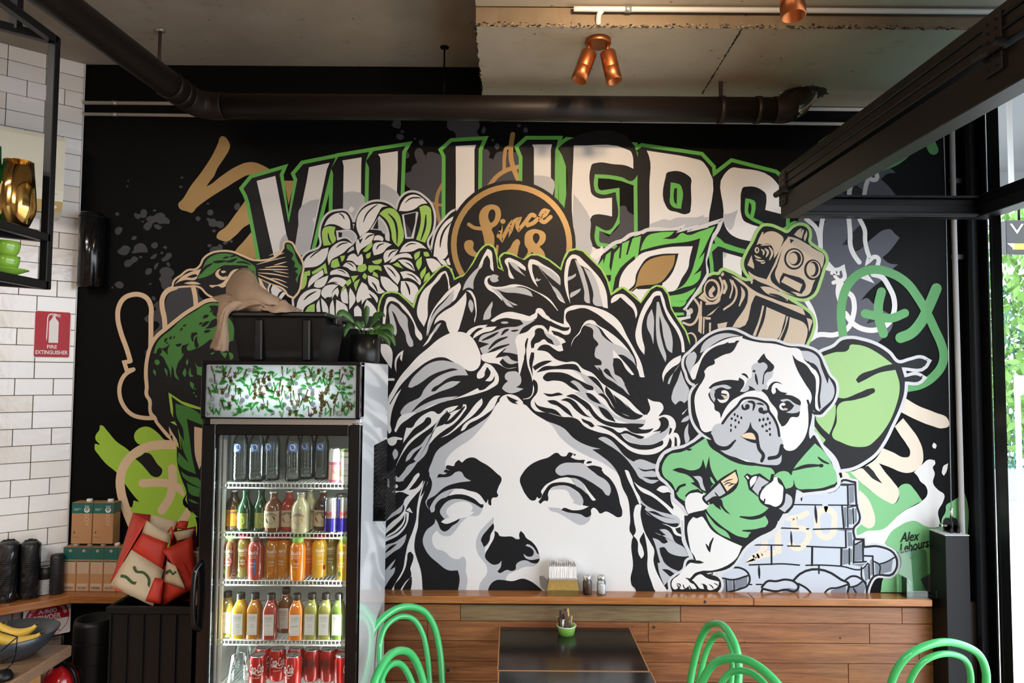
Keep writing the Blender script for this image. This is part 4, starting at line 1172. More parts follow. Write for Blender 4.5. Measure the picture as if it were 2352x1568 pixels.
Vs 800,890 850,760 920,680 1000,620 1150,480 1300,390 1450,300 1580,300 1640,400 1760,560 1760,740 1600,780 1480,730 1430,770 1330,830 1250,860 1180,880 1140,950 1100,1000 1080,1060 1070,1100 1110,1220 1060,1180 1040,1080 1020,1040 1010,1190 985,1080 950,1010 915,940 870,910
Ks 830,900 870,830 890,830 900,880 860,920
Ks 890,840 930,830 1000,780 970,860 975,920 940,880
Ks 1060,790 1100,780 1140,775 1130,800 1090,815
Ks 1140,900 1150,800 1190,790 1230,770 1200,840 1240,880
Ks 1250,700 1255,650 1320,640 1330,665 1290,690 1280,760 1260,740
Ks 1310,840 1290,780 1310,700 1325,690 1330,760 1345,800
Ks 930,750 940,720 970,710 960,740 945,770
Ks 985,720 1000,695 1025,695 1010,730
Ks 1035,715 1045,685 1060,690 1050,720
Ks 950,775 970,755 975,770 960,782
Ks 1115,620 1140,590 1155,595 1130,625
Ks 1150,570 1170,550 1200,550 1170,575
Ks 1390,480 1405,440 1440,430 1470,440 1440,470
Ks 1340,555 1360,525 1390,520 1380,545
Ks 1370,575 1400,530 1440,510 1480,515 1440,550 1420,570
Ks 1400,640 1420,620 1490,615 1470,640 1430,650
Ks 1460,330 1520,320 1600,330 1600,480 1540,450 1500,420 1520,390 1470,410 1490,360
Ks 1500,500 1560,480 1600,520 1560,560 1500,590 1420,600 1460,560
Vs 815,980 850,970 875,1010 850,1040 820,1020
Vs 795,1090 815,1095 832,1168 800,1130
Vs 1190,1000 1210,960 1217,1010 1200,1040
Vs 1150,1140 1180,1070 1195,1130 1180,1180
Vs 1240,1230 1285,1265 1275,1330 1240,1275
Vs 1295,1000 1330,1050 1395,1060 1380,1160 1330,1150 1320,1080
Vs 930,1070 950,1080 970,1180 945,1130
Vs 1225,1150 1245,1060 1260,1150 1285,1170 1240,1180
Ve 1300,1320 12,8
Ve 1285,1370 12,10
Ve 1310,1410 9,12
Vs 1480,900 1540,870 1500,910
Vs 1600,880 1690,890 1660,955 1620,910
Vs 1700,880 1750,900 1750,960 1720,975
@ 200 900
Op 980,5 1140,110 1380,190 1480,220 1480,1500 1300,1500 1180,1290 1200,1230 1150,1060 1090,900 1070,620 1130,690 1090,410 1000,360 1060,350 1010,250 990,100
Ks 1015,50 1140,140 1380,215 1480,230 1480,1600 1330,1500 1200,1300 1200,1230 1130,1020 1090,880 1080,650 1135,690 1090,420 1040,310 1035,200
Vs 1065,140 1220,180 1380,300 1400,400 1200,320 1230,520 1260,760 1310,985 1150,910 1100,860 1100,720 1222,850 1160,700 1110,490 1168,590 1150,430 1080,300
Vs 1130,950 1200,1000 1360,1060 1360,1150 1200,1060 1150,1010
Vs 1200,1090 1260,1120 1360,1155 1350,1260 1240,1220
Vs 1215,1280 1280,1300 1350,1340 1260,1320
Cs 1290,415 1400,445 1400,800 1350,930 1300,760 1290,600
@ 370 540
Co48 150,620 165,560 250,490 330,430 420,420 480,370 520,290 600,230 700,205 850,210 980,260 1110,310 1480,160 1495,95 1540,90 1620,200 1700,370 1680,500 1640,680 1590,740 1530,710 1500,660 1300,570 1170,510 1220,650 1150,850 900,900 680,760 560,700 480,620 300,605
Ks 150,620 165,560 250,490 330,430 420,420 480,370 520,290 600,230 700,205 850,210 980,260 1110,310 1480,160 1495,95 1540,90 1620,200 1700,370 1680,500 1640,680 1590,740 1530,710 1500,660 1300,570 1170,510 1220,650 1150,850 900,900 680,760 560,700 480,620 300,605
Vs 440,525 500,400 560,290 640,240 720,220 850,230 980,290 1090,345 1130,380 1140,470 1200,640 1130,630 1070,540 1040,480 1000,420 950,390 850,370 770,360 700,390 620,460 540,500
Kt34 470,470 540,385 620,340
Kt34 625,325 690,320 780,310
Kt22 745,278 780,268 820,262
Kt34 780,320 850,310 915,280
Kt24 905,330 980,325 1080,355
Kt22 830,265 870,250 920,240
Kt50 740,375 900,385 1050,380
Kt30 1030,480 1070,440 1090,430
Kt30 1060,530 1100,470 1110,430
Kt26 1100,600 1130,540 1130,500
Cs 165,592 250,500 340,450 485,405 440,500 430,520 280,540 220,560
Ks 310,505 350,485 430,475 445,490 380,512
Cs 275,580 330,562 450,572 480,590 350,590
Cs 655,480 680,420 720,400 695,460 740,500 795,490 775,530 720,535 680,510
Cs 720,432 770,428 785,445 730,452
Cs 580,600 700,590 740,570 800,500 850,430 1000,400 1050,520 1000,600 800,600 740,630 680,610 600,625
Ct13 1150,352 1300,310 1495,262
Ct15 1175,412 1350,412 1530,415
Ct15 1165,452 1350,468 1535,505
Ct20 1170,475 1350,545 1525,630
Ct13 1300,245 1400,205 1480,165
Ct13 1400,240 1480,212
Ct15 1360,360 1510,320
Ct17 1250,390 1400,375 1520,380
Ct13 1350,430 1530,460
Ct15 1300,520 1400,530 1510,570
Vs 1500,110 1540,110 1600,190 1620,260 1660,340 1690,380 1680,440 1650,500 1640,570 1620,540 1640,460 1610,440 1650,400 1600,380 1610,330 1570,280 1590,240 1550,190 1520,170
Cs 1165,505 1230,540 1300,590 1270,660 1220,640
Dp 1205,535 1300,585 1270,650 1240,610
Ws 1300,590 1420,640 1500,700 1430,790 1280,700
Kl22 1330,600 1310,660 1320,700
Kt26 1400,760 1430,700 1470,670
= right_scrawls|white scrawls and mid green brush marks on grey by the window
@ 1840 500
Es -60,60 40,-60 120,-120 300,-150 550,-40 760,45 700,100 640,170 490,325 560,330 640,400 740,350 800,290 870,230 1000,145 1070,140 1120,190 1180,240 1130,310 1050,410 970,480 1050,545 1160,560 1100,610 1000,720 820,870 715,990 790,965 850,1020 960,1100 1090,1200 1085,1320 960,1460 800,1600 -60,1600 -60,900
Kp 490,325 620,170 700,90 760,200 740,350 640,400 560,320
Kp 780,1275 815,1210 930,1228
Kp 90,100 140,40 300,40 215,130 190,170
Wl54 60,15 180,130 225,280 240,420 310,540 400,640 290,600
Wl54 265,-30 232,150 228,300
Wl56 565,-40 585,200 590,340 640,460 695,535
Wl52 700,20 760,150 765,280 790,400 812,480 795,535 890,470 915,480 912,590
Wl48 290,600 450,620 500,595 505,740 440,760 385,780
Wl40 365,665 440,670 440,640 400,690 440,740
Wl58 450,790 440,900 460,990
Wl60 480,790 500,870 600,930 635,1050 620,1180 570,1310 420,1400 180,1412 90,1470
Wl56 40,960 130,1120 170,1300 160,1420
Wl62 530,1150 620,1270 780,1345 900,1345 1030,1280 1110,1130 1112,980 1050,830 960,710 860,680
Wl44 730,710 840,760 780,690
Rl105 510,1480 477,1200 490,1000 570,790 720,660 880,622 1060,660 1250,770 1400,960 1500,1130 1600,1340 1680,1520 1705,1610 1690,1760 1600,1890 1450,1995 1230,2045
Rl128 1190,1440 1310,1390 1430,1260 1530,1060 1620,850
Rl105 765,1150 900,1180 1080,1205 1240,1145
Rl110 960,890 925,1050 930,1200 985,1390
@ 1840 300
Rs 200,140 330,50 400,10 440,20 410,60 300,130 220,175
Rs 650,20 700,-50 740,-20 720,60 690,90
Ws 300,400 420,340 440,400 400,430
@ 1840 960
Ws 560,1500 600,1300 800,1345 960,1330 1100,1220 1220,1120 1450,990 1505,930 1490,810 1430,760 1390,690 1350,650 1450,555 1530,495 1600,505 1605,550 1580,580 1600,660 1580,780 1640,860 1715,920 1700,1000 1640,1120 1660,1240 1670,1300 1550,1310 1460,1280 1380,1235 1280,1240 1180,1290 1090,1350 1000,1500 1100,1600 560,1600
Ps 545,640 640,640 740,790 900,920 1040,1000 1120,1025 1170,960 1165,835 1290,790 1350,850 1450,990 1300,1070 1200,1130 1100,1230 980,1330 800,1350 640,1400 560,1300
Ps 1690,1300 1680,1230 1730,1120 1740,1040 1800,1000 1910,930 1960,900 1990,1000 1990,1500 1550,1500 1550,1312 1670,1305
Ps 1000,1510 1090,1350 1180,1290 1280,1240 1370,1232 1460,1280 1560,1320 1680,1480 1600,2086 950,2086 1000,1900 1150,1850 1200,1700 1100,1560
Ws 1570,325 1590,293 1620,320 1610,365 1580,355
Ws 1690,620 1700,580 1760,540 1740,640 1710,690 1685,655
Ep 1430,1930 1560,1850 1560,2086 1500,2086
Ts 1120,100 1220,0 1300,100 1400,240 1460,420 1450,540 1380,620 1290,655 1180,640 1090,600 930,540 1000,640 1100,760 1170,870 1160,960 1110,1025 1030,1000 900,920 740,790 590,650 640,630 720,600 850,720 965,782 900,690 860,630 770,575 880,500 980,360 1100,410 1240,470 1290,460 1305,410 1260,310 1190,210
Kp 725,590 800,570 860,630 900,690 968,780 850,720
Ts 695,860 780,940 860,1100 885,1220 870,1290 820,1320 760,1300 690,1240
Ts 480,640 540,650 600,740 500,740
@ 1840 740
Ts 1240,905 1400,1000 1600,1080 1760,1165 1770,1240 1700,1270 1560,1240 1380,1170 1190,1075
= robot|beige tin robot with round eyes
@ 1540 500
Ao74 1070,150 1110,110 1180,105 1310,150 1400,185 1480,120 1560,95 1640,130 1660,220 1650,280 1740,370 1840,440 1860,510 1830,600 1790,730 1680,940 1600,970 1540,965 1430,930 1200,830 1000,740 900,630 880,560 920,430 1000,290
Ao74 620,640 700,660 950,760 1000,740 1440,1000 1600,1100 1680,1170 1710,1260 1690,1370 1610,1568 1600,1700 200,1700 180,1500 130,1280 150,1150 290,960 380,880 420,770 500,690 590,680
Ks 620,640 700,660 950,760 1000,740 1440,1000 1600,1100 1680,1170 1710,1260 1690,1370 1610,1568 1600,1700 200,1700 180,1500 130,1280 150,1150 290,960 380,880 420,770 500,690 590,680
Ks 1070,150 1110,110 1180,105 1310,150 1400,185 1480,120 1560,95 1640,130 1660,220 1650,280 1740,370 1840,440 1860,510 1830,600 1790,730 1680,940 1600,970 1540,965 1430,930 1200,830 1000,740 900,630 880,560 920,430 1000,290
Bs 1140,180 1180,165 1310,200 1350,240 1330,330 1300,400 1240,490 1240,430 1200,330 1150,310 1100,320 1060,310
Bs 1100,170 1115,175 1080,300 1030,330 1060,250
Ks 1120,130 1190,130 1215,155 1180,165 1130,160
Be 1035,390 28,38
Ke 1037,388 10,20
Bt24 1085,380 1115,405 1110,450
Bt28 1130,370 1165,405 1145,475
Bt28 1180,350 1217,415 1185,510
Bt22 1005,450 1040,475 1085,485
Bt22 1020,500 1075,518 1125,515
Bt20 1080,540 1110,545 1135,530
Bt18 1080,335 1140,325 1190,330
Bs 920,570 970,450 985,520 1000,570 1000,615
Bs 930,640 1000,690 1150,740 1240,560 1350,310 1405,240 1330,400 1270,560 1200,740 1300,840 1500,940 1350,895 1180,815 1020,745 940,680
Bs 1410,225 1560,290 1740,385 1840,455 1840,510 1720,770 1640,930 1560,945 1500,935 1380,880 1255,770 1250,680 1300,520 1340,380
Kt40 1280,560 1235,680 1270,780 1400,880 1510,935
Kp 1430,255 1480,270 1440,310
Ke 1480,495 120,130
Be 1482,492 98,110
Ke 1490,490 74,86
Be 1470,490 52,68
Ke 1705,625 105,125
Be 1712,622 84,104
Ke 1712,618 64,92
Be 1690,618 48,76
Ks 1350,660 1620,800 1620,830 1570,915 1310,800 1310,740
Bp 1370,700 1580,800 1545,890 1325,770
Bs 1478,205 1540,140 1572,125 1550,245
Bs 1580,140 1602,150 1570,255 1558,245
Bs 1632,150 1640,200 1612,285 1600,265
Bs 1415,228 1450,232 1690,345 1660,352
Bs 1075,830 1130,825 1420,960 1400,1000 1300,960 1140,900
Kt30 1180,912 1290,940 1395,990
Bs 960,740 990,760 975,800 960,780
Bs 940,830 980,860 1300,1000 1610,1150 1610,1172 1300,1040 1020,930 1000,960 830,1320 740,1310 930,930 920,860 830,780 720,690 830,740
Bs 1150,1070 1380,1170 1350,1280 1270,1460 1040,1430 1130,1200
Bs 1100,1050 1122,1060 1090,1200 1020,1420 985,1410 1060,1220
Bs 1390,1180 1412,1190 1380,1300 1310,1470 1295,1460 1370,1290
Bs 1430,1190 1625,1290 1600,1560 1340,1500 1410,1320
Bs 1630,1200 1700,1240 1690,1280 1660,1370 1650,1280
Ke 500,870 125,170
Bs 330,960 400,890 420,960 480,1010 560,990 600,930 590,1000 480,1040 400,1000
Be 495,865 100,130
Ke 490,865 75,105
Bs 455,900 510,815 535,860 500,910 525,950 470,950
Bs 600,690 625,648 642,680 620,705
Bl26 590,720 620,800 600,920 520,1020 430,1035
Bl34 640,760 665,830 640,900
Bl24 740,760 790,870 760,1000 640,1100
Bl18 715,745 740,820 712,960
Bs 840,820 890,890 830,1065 815,1060 850,900
Bl28 290,980 340,1060 330,1180 240,1285 150,1260
Ke 240,1125 45,55
Be 240,1120 28,36
Bl22 365,1010 362,1180
Bs 430,1180 600,1050 560,1085 480,1165
Bp 340,1180 380,1180 370,1395 330,1360
Bp 390,1190 410,1190 400,1400 385,1390
Bp 410,1190 480,1195 480,1222 420,1222
Bp 460,1260 485,1260 480,1375 460,1375
Bs 560,1275 680,1250 650,1330 570,1345
Bt22 190,1400 250,1385 300,1440 290,1560
= balloon_shape|pale lime balloon shape with black brush outline
@ 1840 740
Ho78 60,900 170,400 240,360 400,290 480,220 580,200 720,220 900,280 1040,370 1160,490 1300,460 1440,435 1510,470 1480,520 1200,540 1235,660 1400,640 1450,670 1420,700 1240,710 1228,850 1180,1010 1080,1230 980,1430 880,1568 760,1660 600,1740 470,1762 430,1650 300,1500 150,1380 60,1300
Ks 60,900 170,400 240,360 400,290 480,220 580,200 720,220 900,280 1040,370 1160,490 1300,460 1440,435 1510,470 1480,520 1200,540 1235,660 1400,640 1450,670 1420,700 1240,710 1228,850 1180,1010 1080,1230 980,1430 880,1568 760,1660 600,1740 470,1762 430,1650 300,1500 150,1380 60,1300
Qs 240,410 400,360 560,330 590,270 640,268 760,290 900,360 1090,500 1000,520 860,570 690,640 650,690 680,730 760,690 920,610 1125,570 1150,640 1172,720 1170,860 1140,980 1000,1280 890,1410 800,1480 700,1495 580,1480 480,1440 375,1380 420,1200 450,980 640,930 840,860 880,830 870,795 820,795 700,840 450,905 400,880 300,700
Qs 350,1000 410,985 405,1120 360,1280 330,1345 240,1260 170,1150 200,1000
Qs 100,1340 160,1250 200,1310 290,1410 260,1450 200,1400
= brick_wall_drawing|painted pile of pale grey bricks with cream number scrawl
@ 1720 1060
Ho74 0,600 310,330 560,320 760,355 1070,300 1100,235 1270,245 1285,500 1315,720 1255,790 1265,925 1370,930 1375,1020 1560,1015 1755,1130 1725,1340 1500,1370 1430,1480 1400,1620 -700,1620 -640,1250
Ip 0,600 310,330 560,320 760,355 1070,300 1100,235 1270,245 1285,500 1315,720 1255,790 1265,925 1370,930 1375,1020 1560,1015 1755,1130 1725,1340 1500,1370 1430,1480 1400,1620 -700,1620 -640,1250
Tl72 920,565 1000,600 1020,740 990,870 920,905 840,860 815,740 840,600 920,565
Tl70 690,615 590,660 475,680 540,690 535,800 640,800 710,840 690,950 560,1035 500,990
Tl76 340,740 350,1070
Tl76 140,900 185,960 160,1060 20,1170 150,1120 290,1090
Ko26 0,600 310,330 560,320 760,355 1070,300 1100,235 1270,245 1285,500 1315,720 1255,790 1265,925 1370,930 1375,1020 1560,1015 1755,1130 1725,1340 1500,1370 1430,1480 1400,1620 -700,1620 -640,1250
Up 1105,250 1240,270 1215,295 1110,290
Up 1195,305 1255,275 1258,480 1200,505
Up 1130,545 1168,545 1166,775 1142,785
Up 1195,560 1238,572 1232,745 1192,750
Up 1262,560 1286,550 1292,715 1262,735
Up 1175,840 1230,842 1240,1005 1182,1015
Up 1040,818 1210,795 1240,820 1170,832
Up 1120,1050 1190,1050 1190,1218 1122,1235
Up 1212,1045 1235,1045 1230,1200 1212,1205
Up 1262,1000 1360,968 1350,1178 1262,1195
Up 1505,1195 1560,1232 1722,1170 1702,1310 1560,1350 1512,1340
Up 1210,1230 1400,1215 1345,1255
Up 1372,1285 1428,1232 1430,1400 1392,1440
Up 1450,1180 1480,1150 1480,1350 1452,1365
Up 985,1535 1160,1492 1160,1620 960,1620
Up 1200,1500 1360,1442 1392,1500 1370,1620 1190,1620
Up 400,1530 470,1510 600,1530 600,1620 400,1620
Kl16 530,512 870,516
Kl16 950,518 1300,520
Kl16 310,790 590,800
Ke 700,803 22,10
Kl18 770,808 1100,800 1250,800
Kl16 -20,995 200,996 400,998
Kl16 460,1008 610,1010
Kl18 690,1012 900,1022 1150,1030
Kl18 0,1235 250,1226 400,1222 600,1237
Kl18 680,1240 800,1236 1100,1250 1370,1272 1420,1215
Kt30 620,330 627,470
Kt34 790,515 808,735
Kt26 500,830 510,1010
Kl22 265,1005 268,1228
Kl26 755,1018 752,1238
Kl20 835,1245 835,1335
Kt30 115,1235 122,1400
Kl22 1180,290 1185,510
Kl20 1250,270 1100,275
Kl22 1112,525 1135,800
Kl18 1180,525 1182,780
Kl18 1245,560 1250,740
Kl16 1185,545 1285,525
Kl22 1155,820 1160,1025
Kl26 1105,1035 1103,1248
Kl20 1200,1040 1200,1225
Kl22 1255,940 1250,1210
Kl20 1270,990 1360,945 1365,1190
Kl20 1250,1205 1400,1195
Kl22 1365,1025 1365,1195
Kl20 1370,1125 1480,1130 1490,1370
Kl18 1490,1190 1560,1230 1560,1350
Kl18 1560,1225 1640,1200 1750,1140
Kl20 1345,1265 1360,1410 1400,1450
Kl20 1435,1225 1440,1400
Kl28 530,1420 610,1342 980,1332 1040,1370 1100,1410 1190,1460 1180,1560
Kl26 150,1500 220,1430 320,1430 440,1410 560,1450 590,1490 560,1545 430,1530 330,1550 160,1520 140,1580
Kl24 590,1460 680,1510 780,1620
Kl22 870,1620 960,1520 1050,1510 1180,1470
Kl24 1160,1410 1230,1370 1350,1410 1400,1480 1410,1560
Kl20 1200,1500 1270,1490 1360,1430
Kt22 1240,1500 1300,1600
Kl16 -30,1468 30,1470
Kl16 85,1468 160,1470
@ 1540 1200 5.88
Ip 420,660 800,620 930,600 1050,690 1040,850 900,930 500,930 640,850
Up 680,770 740,760 745,950 580,950 660,860
Up 870,760 1032,725 1032,830 930,880 860,890
Up 770,770 830,780 842,950 765,950
Kl24 420,680 560,745 700,745 820,765 1040,710
Kl26 830,600 930,605 1050,690 1045,830 930,890 780,930
Kl22 750,760 755,940
Kl22 850,770 855,920
= pug|white and grey pug in a green jumper holding a brush and a spray can
@ 1480 980
Ho74 165,520 180,430 240,330 330,280 470,250 600,180 720,90 800,100 2040,100 2120,240 2240,420 2290,560 2310,680 2280,720 2160,760 1900,790 1500,1300 1220,1430 1090,1600 900,1750 600,1900 300,1960 600,1700 540,1480 480,1340 490,1190 530,1080 470,950 360,850 350,760 270,660 190,590
Kp 165,520 180,430 240,330 330,280 470,250 600,180 720,90 800,100 2040,100 2120,240 2240,420 2290,560 2310,680 2280,720 2160,760 1900,790 1820,740 1800,900 1780,960 1720,1030 1660,1040 1560,1210 1400,1310 1330,1340 1300,1400 1220,1430 1090,1600 600,1600 540,1480 480,1340 490,1190 530,1080 470,950 360,850 350,760 270,660 190,590
@ 1540 1200 5.88
Ho70 185,0 200,220 320,490 240,500 180,640 60,720 0,780 0,870 40,960 600,960 680,850 660,760 480,680 800,600 1020,310 1150,210 1440,0
Ks 185,-100 200,220 320,490 240,500 180,640 60,720 0,780 0,870 40,960 600,960 680,850 660,760 480,680 800,600 1020,310 1150,210 1440,0 1440,-100
Ws 240,0 300,-80 480,0 560,130 720,230 960,315 880,480 780,560 700,600 560,640 400,650 300,700 280,750 215,740 260,800 340,850 345,890 250,890 240,850 180,890 130,890 100,840 80,830 100,880 50,895 15,850 20,780 110,700 180,620 250,545 340,500 300,400 235,200
Ws 285,770 400,690 480,740 650,790 640,850 590,890 500,895 480,840 430,830 450,890 390,880 350,830
Kl42 270,515 420,522 500,480 528,400 520,340 575,205
Kt22 478,280 490,330 515,370
Kl34 275,755 320,710 420,665 480,660
Kt26 200,740 280,780 330,830 360,890
Kt16 75,820 125,830 110,890
Kt16 165,825 180,870 205,890
Kt16 245,840 270,880 290,895
Kt16 410,820 465,840 470,900
Kt16 515,825 550,850 580,890
Kt14 580,810 620,830 640,850
@ 1480 980
Ws 560,1120 640,1090 690,1075 720,1110 800,1230 950,1330 1170,1430 1080,1568 560,1500 535,1400 520,1290
Kt26 735,1400 760,1450 775,1490
Kt30 825,1325 785,1420 780,1500
Ps 210,540 240,400 300,330 440,300 640,190 735,128 780,230 900,320 1100,430 1300,465 1430,460 1550,530 1520,700 1420,890 1500,960 1440,1030 1480,1150 1430,1210 1250,1290 1240,1315 1150,1315 1000,1240 880,1150 740,990 700,800 640,760 500,830 480,890 400,830 370,760 330,680 230,590
Kt26 495,262 540,272 565,265
Ks 330,515 400,490 580,520 660,490 700,385 735,500 775,350 790,480 830,580 880,660 820,690 760,800 700,780 640,730 550,670 600,660 560,610 500,570 410,545
Gs 580,590 680,600 700,680 735,770 690,750 640,650
Pt30 790,600 815,650 850,690
Kl36 505,825 550,785 640,762
Kl30 385,770 415,720 480,692
Kt44 1140,1075 1300,1090 1440,1040 1510,960
Kt34 1170,1242 1330,1240 1440,1205
Ks 790,880 860,860 905,860 950,960 1032,1050 980,1025 900,940 918,997 860,960
Ps 725,1020 760,1060 850,1170 1000,1280 1030,1340 900,1280 780,1150
Ks 700,840 870,650 1100,505 1125,680 910,860 760,920
Gs 715,850 830,740 900,670 970,790 900,830 840,830 740,890
Cs 915,650 1085,535 1110,660 1080,690 990,770
Kt14 940,670 1000,640 1060,625
Kt14 950,700 1000,670 1060,680
Kt14 1000,710 1040,690 1090,680
Kt18 840,780 870,820 900,850
Ws 500,840 560,790 620,780 720,800 690,850 740,910 775,900 775,930 720,990 640,1010 560,1030 520,1045 490,960
Kl26 690,790 640,772 560,780
Kl24 700,850 720,890 760,925
Kp 1190,590 1230,555 1280,580 1380,555 1510,650 1420,730 1500,900 1430,890 1250,750 1225,640
Ws 1265,640 1320,590 1350,590 1330,650 1270,725
Wp 1210,592 1230,580 1255,615 1240,628
Gp 1370,590 1490,660 1400,720 1380,840 1290,745 1330,660
Kp 1690,770 1790,850 1790,940 1690,1040 1580,980
Gs 1700,795 1760,840 1770,900 1680,1022 1605,975 1640,900
Ks 1370,780 1480,680 1520,560 1600,580 1640,650 1690,720 1690,790 1640,960 1570,985 1450,950 1380,890
Ws 1400,780 1480,690 1540,640 1550,600 1590,600 1600,660 1660,720 1660,780 1610,940 1570,955 1500,930 1440,920 1450,860 1430,860 1430,890 1390,860
@ 1720 1060
Ps 540,70 640,-60 787,-222 890,-130 990,30 1050,180 1045,240 960,285 700,325 570,312 530,210 520,290 440,325 350,190 290,170 360,120 460,120 505,165 520,110
Kt44 520,100 680,52 860,42
Kt30 820,-60 880,-10 960,25
Ke 860,45 30,22
@ 1540 740
Ho66 160,520 170,430 240,360 360,240 480,150 620,100 740,95 860,140 960,190 1100,220 1250,230 1400,280 1600,300 1760,370 1850,540 1900,640 1970,720 1985,820 1960,920 1870,1040 1780,1110 1700,1050 1690,1150 1650,1370 1500,1400 600,1400 380,1330 280,1200 240,1000 250,850 330,730 260,730 220,690 190,600
Ks 160,520 170,430 240,360 360,240 480,150 620,100 740,95 860,140 960,190 1100,220 1250,230 1400,280 1600,300 1760,370 1850,540 1900,640 1970,720 1985,820 1960,920 1870,1040 1780,1110 1700,1050 1690,1150 1660,1370 1690,1450 1500,1600 1400,1720 1100,1730 800,1650 600,1550 480,1400 380,1330 280,1200 240,1000 250,850 330,730 260,730 220,690 190,600
Ws 380,710 410,620 400,590 440,540 530,480 520,450 650,385 720,365 800,250 830,180 900,205 1050,240 1250,260 1400,300 1550,330 1600,450 1660,520 1680,600 1740,760 1700,990 1640,1000 1650,1150 1640,1280 1560,1450 1440,1540 1380,1530 1340,1480 1300,1568 640,1520 520,1300 400,1315 330,1180 290,1020 290,880 340,770
Gs 180,460 210,390 280,350 305,380 295,470 250,560 240,650 200,560
Gs 350,370 380,270 500,170 650,130 830,160 650,190 500,270 400,345
Ws 330,470 400,350 520,270 700,190 860,165 850,240 700,250 500,310 400,400 330,560 290,680 262,690 240,650 260,540
Ks 330,560 360,480 450,370 560,300 690,235 700,290 740,270 790,220 825,220 800,250 760,290 720,365 650,380 520,450 530,480 440,540 400,590 370,700 350,660 290,690
Gs 1560,340 1660,350 1770,430 1800,530 1850,660 1880,740 1895,660 1960,800 1960,860 1790,1060 1780,1000 1780,850 1800,740 1790,620 1720,500 1640,470 1600,440
Ks 1455,385 1500,440 1620,510 1680,590 1730,700 1740,860 1740,990 1660,1010 1690,900 1600,720 1530,600 1480,480
Ws 1640,480 1690,540 1760,600 1780,740 1760,900 1770,1020 1790,1070 1750,1050 1730,950 1740,800 1720,640 1680,590
Kl26 1645,478 1740,560 1790,660 1788,780 1775,900 1785,1020
Kl28 1640,940 1670,1020 1720,1090 1780,1095
Gs 970,600 970,530 1040,480 1120,480 1190,560 1230,570 1220,640 1150,740 1160,780 1080,830 1000,820 900,835 850,822 900,740 920,690 970,650
Ks 1035,470 1060,440 1090,400 1120,372 1140,420 1200,480 1240,535 1200,590 1150,600 1110,745 1095,740 1120,600 1160,530 1110,480 1060,490
Ke 998,586 19,15
Kt30 1015,615 1025,680 1042,750
Kt28 848,620 890,630 928,672
Ks 450,790 500,740 590,705 720,690 810,700 820,660 880,710 870,770 850,800 830,830 900,830 940,790 930,760 970,775 1020,815 940,825 850,870 720,950 640,1060 600,1150 580,1080 530,1050 520,990 470,920 455,850 480,830 540,810
Gs 480,800 580,755 680,755 730,785 700,800 600,780 520,815 545,850 520,960 480,900
Ke 612,872 92,80
Ws 610,820 650,815 695,850 695,910 650,960 590,960 555,915 600,930 650,925 640,890 610,880
Bs 620,882 690,880 680,920 640,915
Kl20 610,860 665,870
Ks 1085,820 1110,800 1150,810 1180,760 1230,715 1290,715 1340,745 1250,730 1210,780 1230,860 1250,850 1240,800 1270,785 1300,820 1400,850 1370,865 1480,890 1560,970 1550,1000 1480,1010 1460,1070 1550,1065 1530,1130 1440,1140 1400,1200 1360,1240 1330,1250 1280,1150 1280,1080 1190,950 1150,880
Ws 1215,780 1245,790 1250,850 1225,862 1205,820
Gs 1310,930 1400,920 1500,980 1555,1000 1545,1060 1460,1090 1380,1080 1440,1050 1480,1000 1400,940 1330,950
Ke 1370,1010 78,58
We 1350,1010 50,46
Ke 1372,1005 46,36
We 1348,985 26,14
Be 1372,1042 30,14
Gs 510,1250 560,1215 620,1210 680,1120 760,1050 850,980 900,940 1000,930 1100,950 1150,1020 1200,1100 1260,1180 1300,1350 1340,1420 1330,1560 1300,1700 1200,1710 1080,1700 900,1650 600,1540 520,1450 480,1370 490,1300
Kl30 620,1210 700,1100 800,1000 860,925 980,908 1090,938 1160,1000 1175,1060 1230,1140 1280,1250 1300,1360
Kt30 855,985 870,1035 940,1030
Ke 918,1010 28,30
Ks 1048,1050 1060,1025 1100,1025 1110,1060 1150,1050 1110,1090 1070,1088
Kt34 920,950 990,965 985,1060
Kt24 1025,975 1080,978 1115,992
Kl26 1160,1000 1165,1060 1110,1090
Ke 765,1105 12,18
Ke 800,1125 12,18
Ke 845,1145 12,18
Ke 730,1155 14,16
Ke 775,1175 13,17
Ke 815,1200 12,18
Ke 722,1235 11,18
Ke 775,1255 11,18
Ke 720,1295 11,20
Ke 1065,1172 14,20
Ke 1110,1165 14,20
Ke 1162,1157 14,20
Ke 1100,1245 15,18
Ke 1140,1225 15,18
Ke 1187,1207 12,19
Ke 1150,1302 17,14
Ke 1185,1280 14,16
Ke 1190,1345 13,18
Ks 860,1345 930,1270 955,1190 975,1260 1040,1330 1060,1450 1020,1450 920,1420 830,1360
Cs 835,1358 920,1325 980,1330 1025,1410 930,1395 870,1380
Kt50 480,1340 540,1480 660,1510 780,1410
Kl40 1035,1400 1060,1520 1110,1600 1090,1660
Kl44 1330,1480 1290,1600 1180,1630
"""

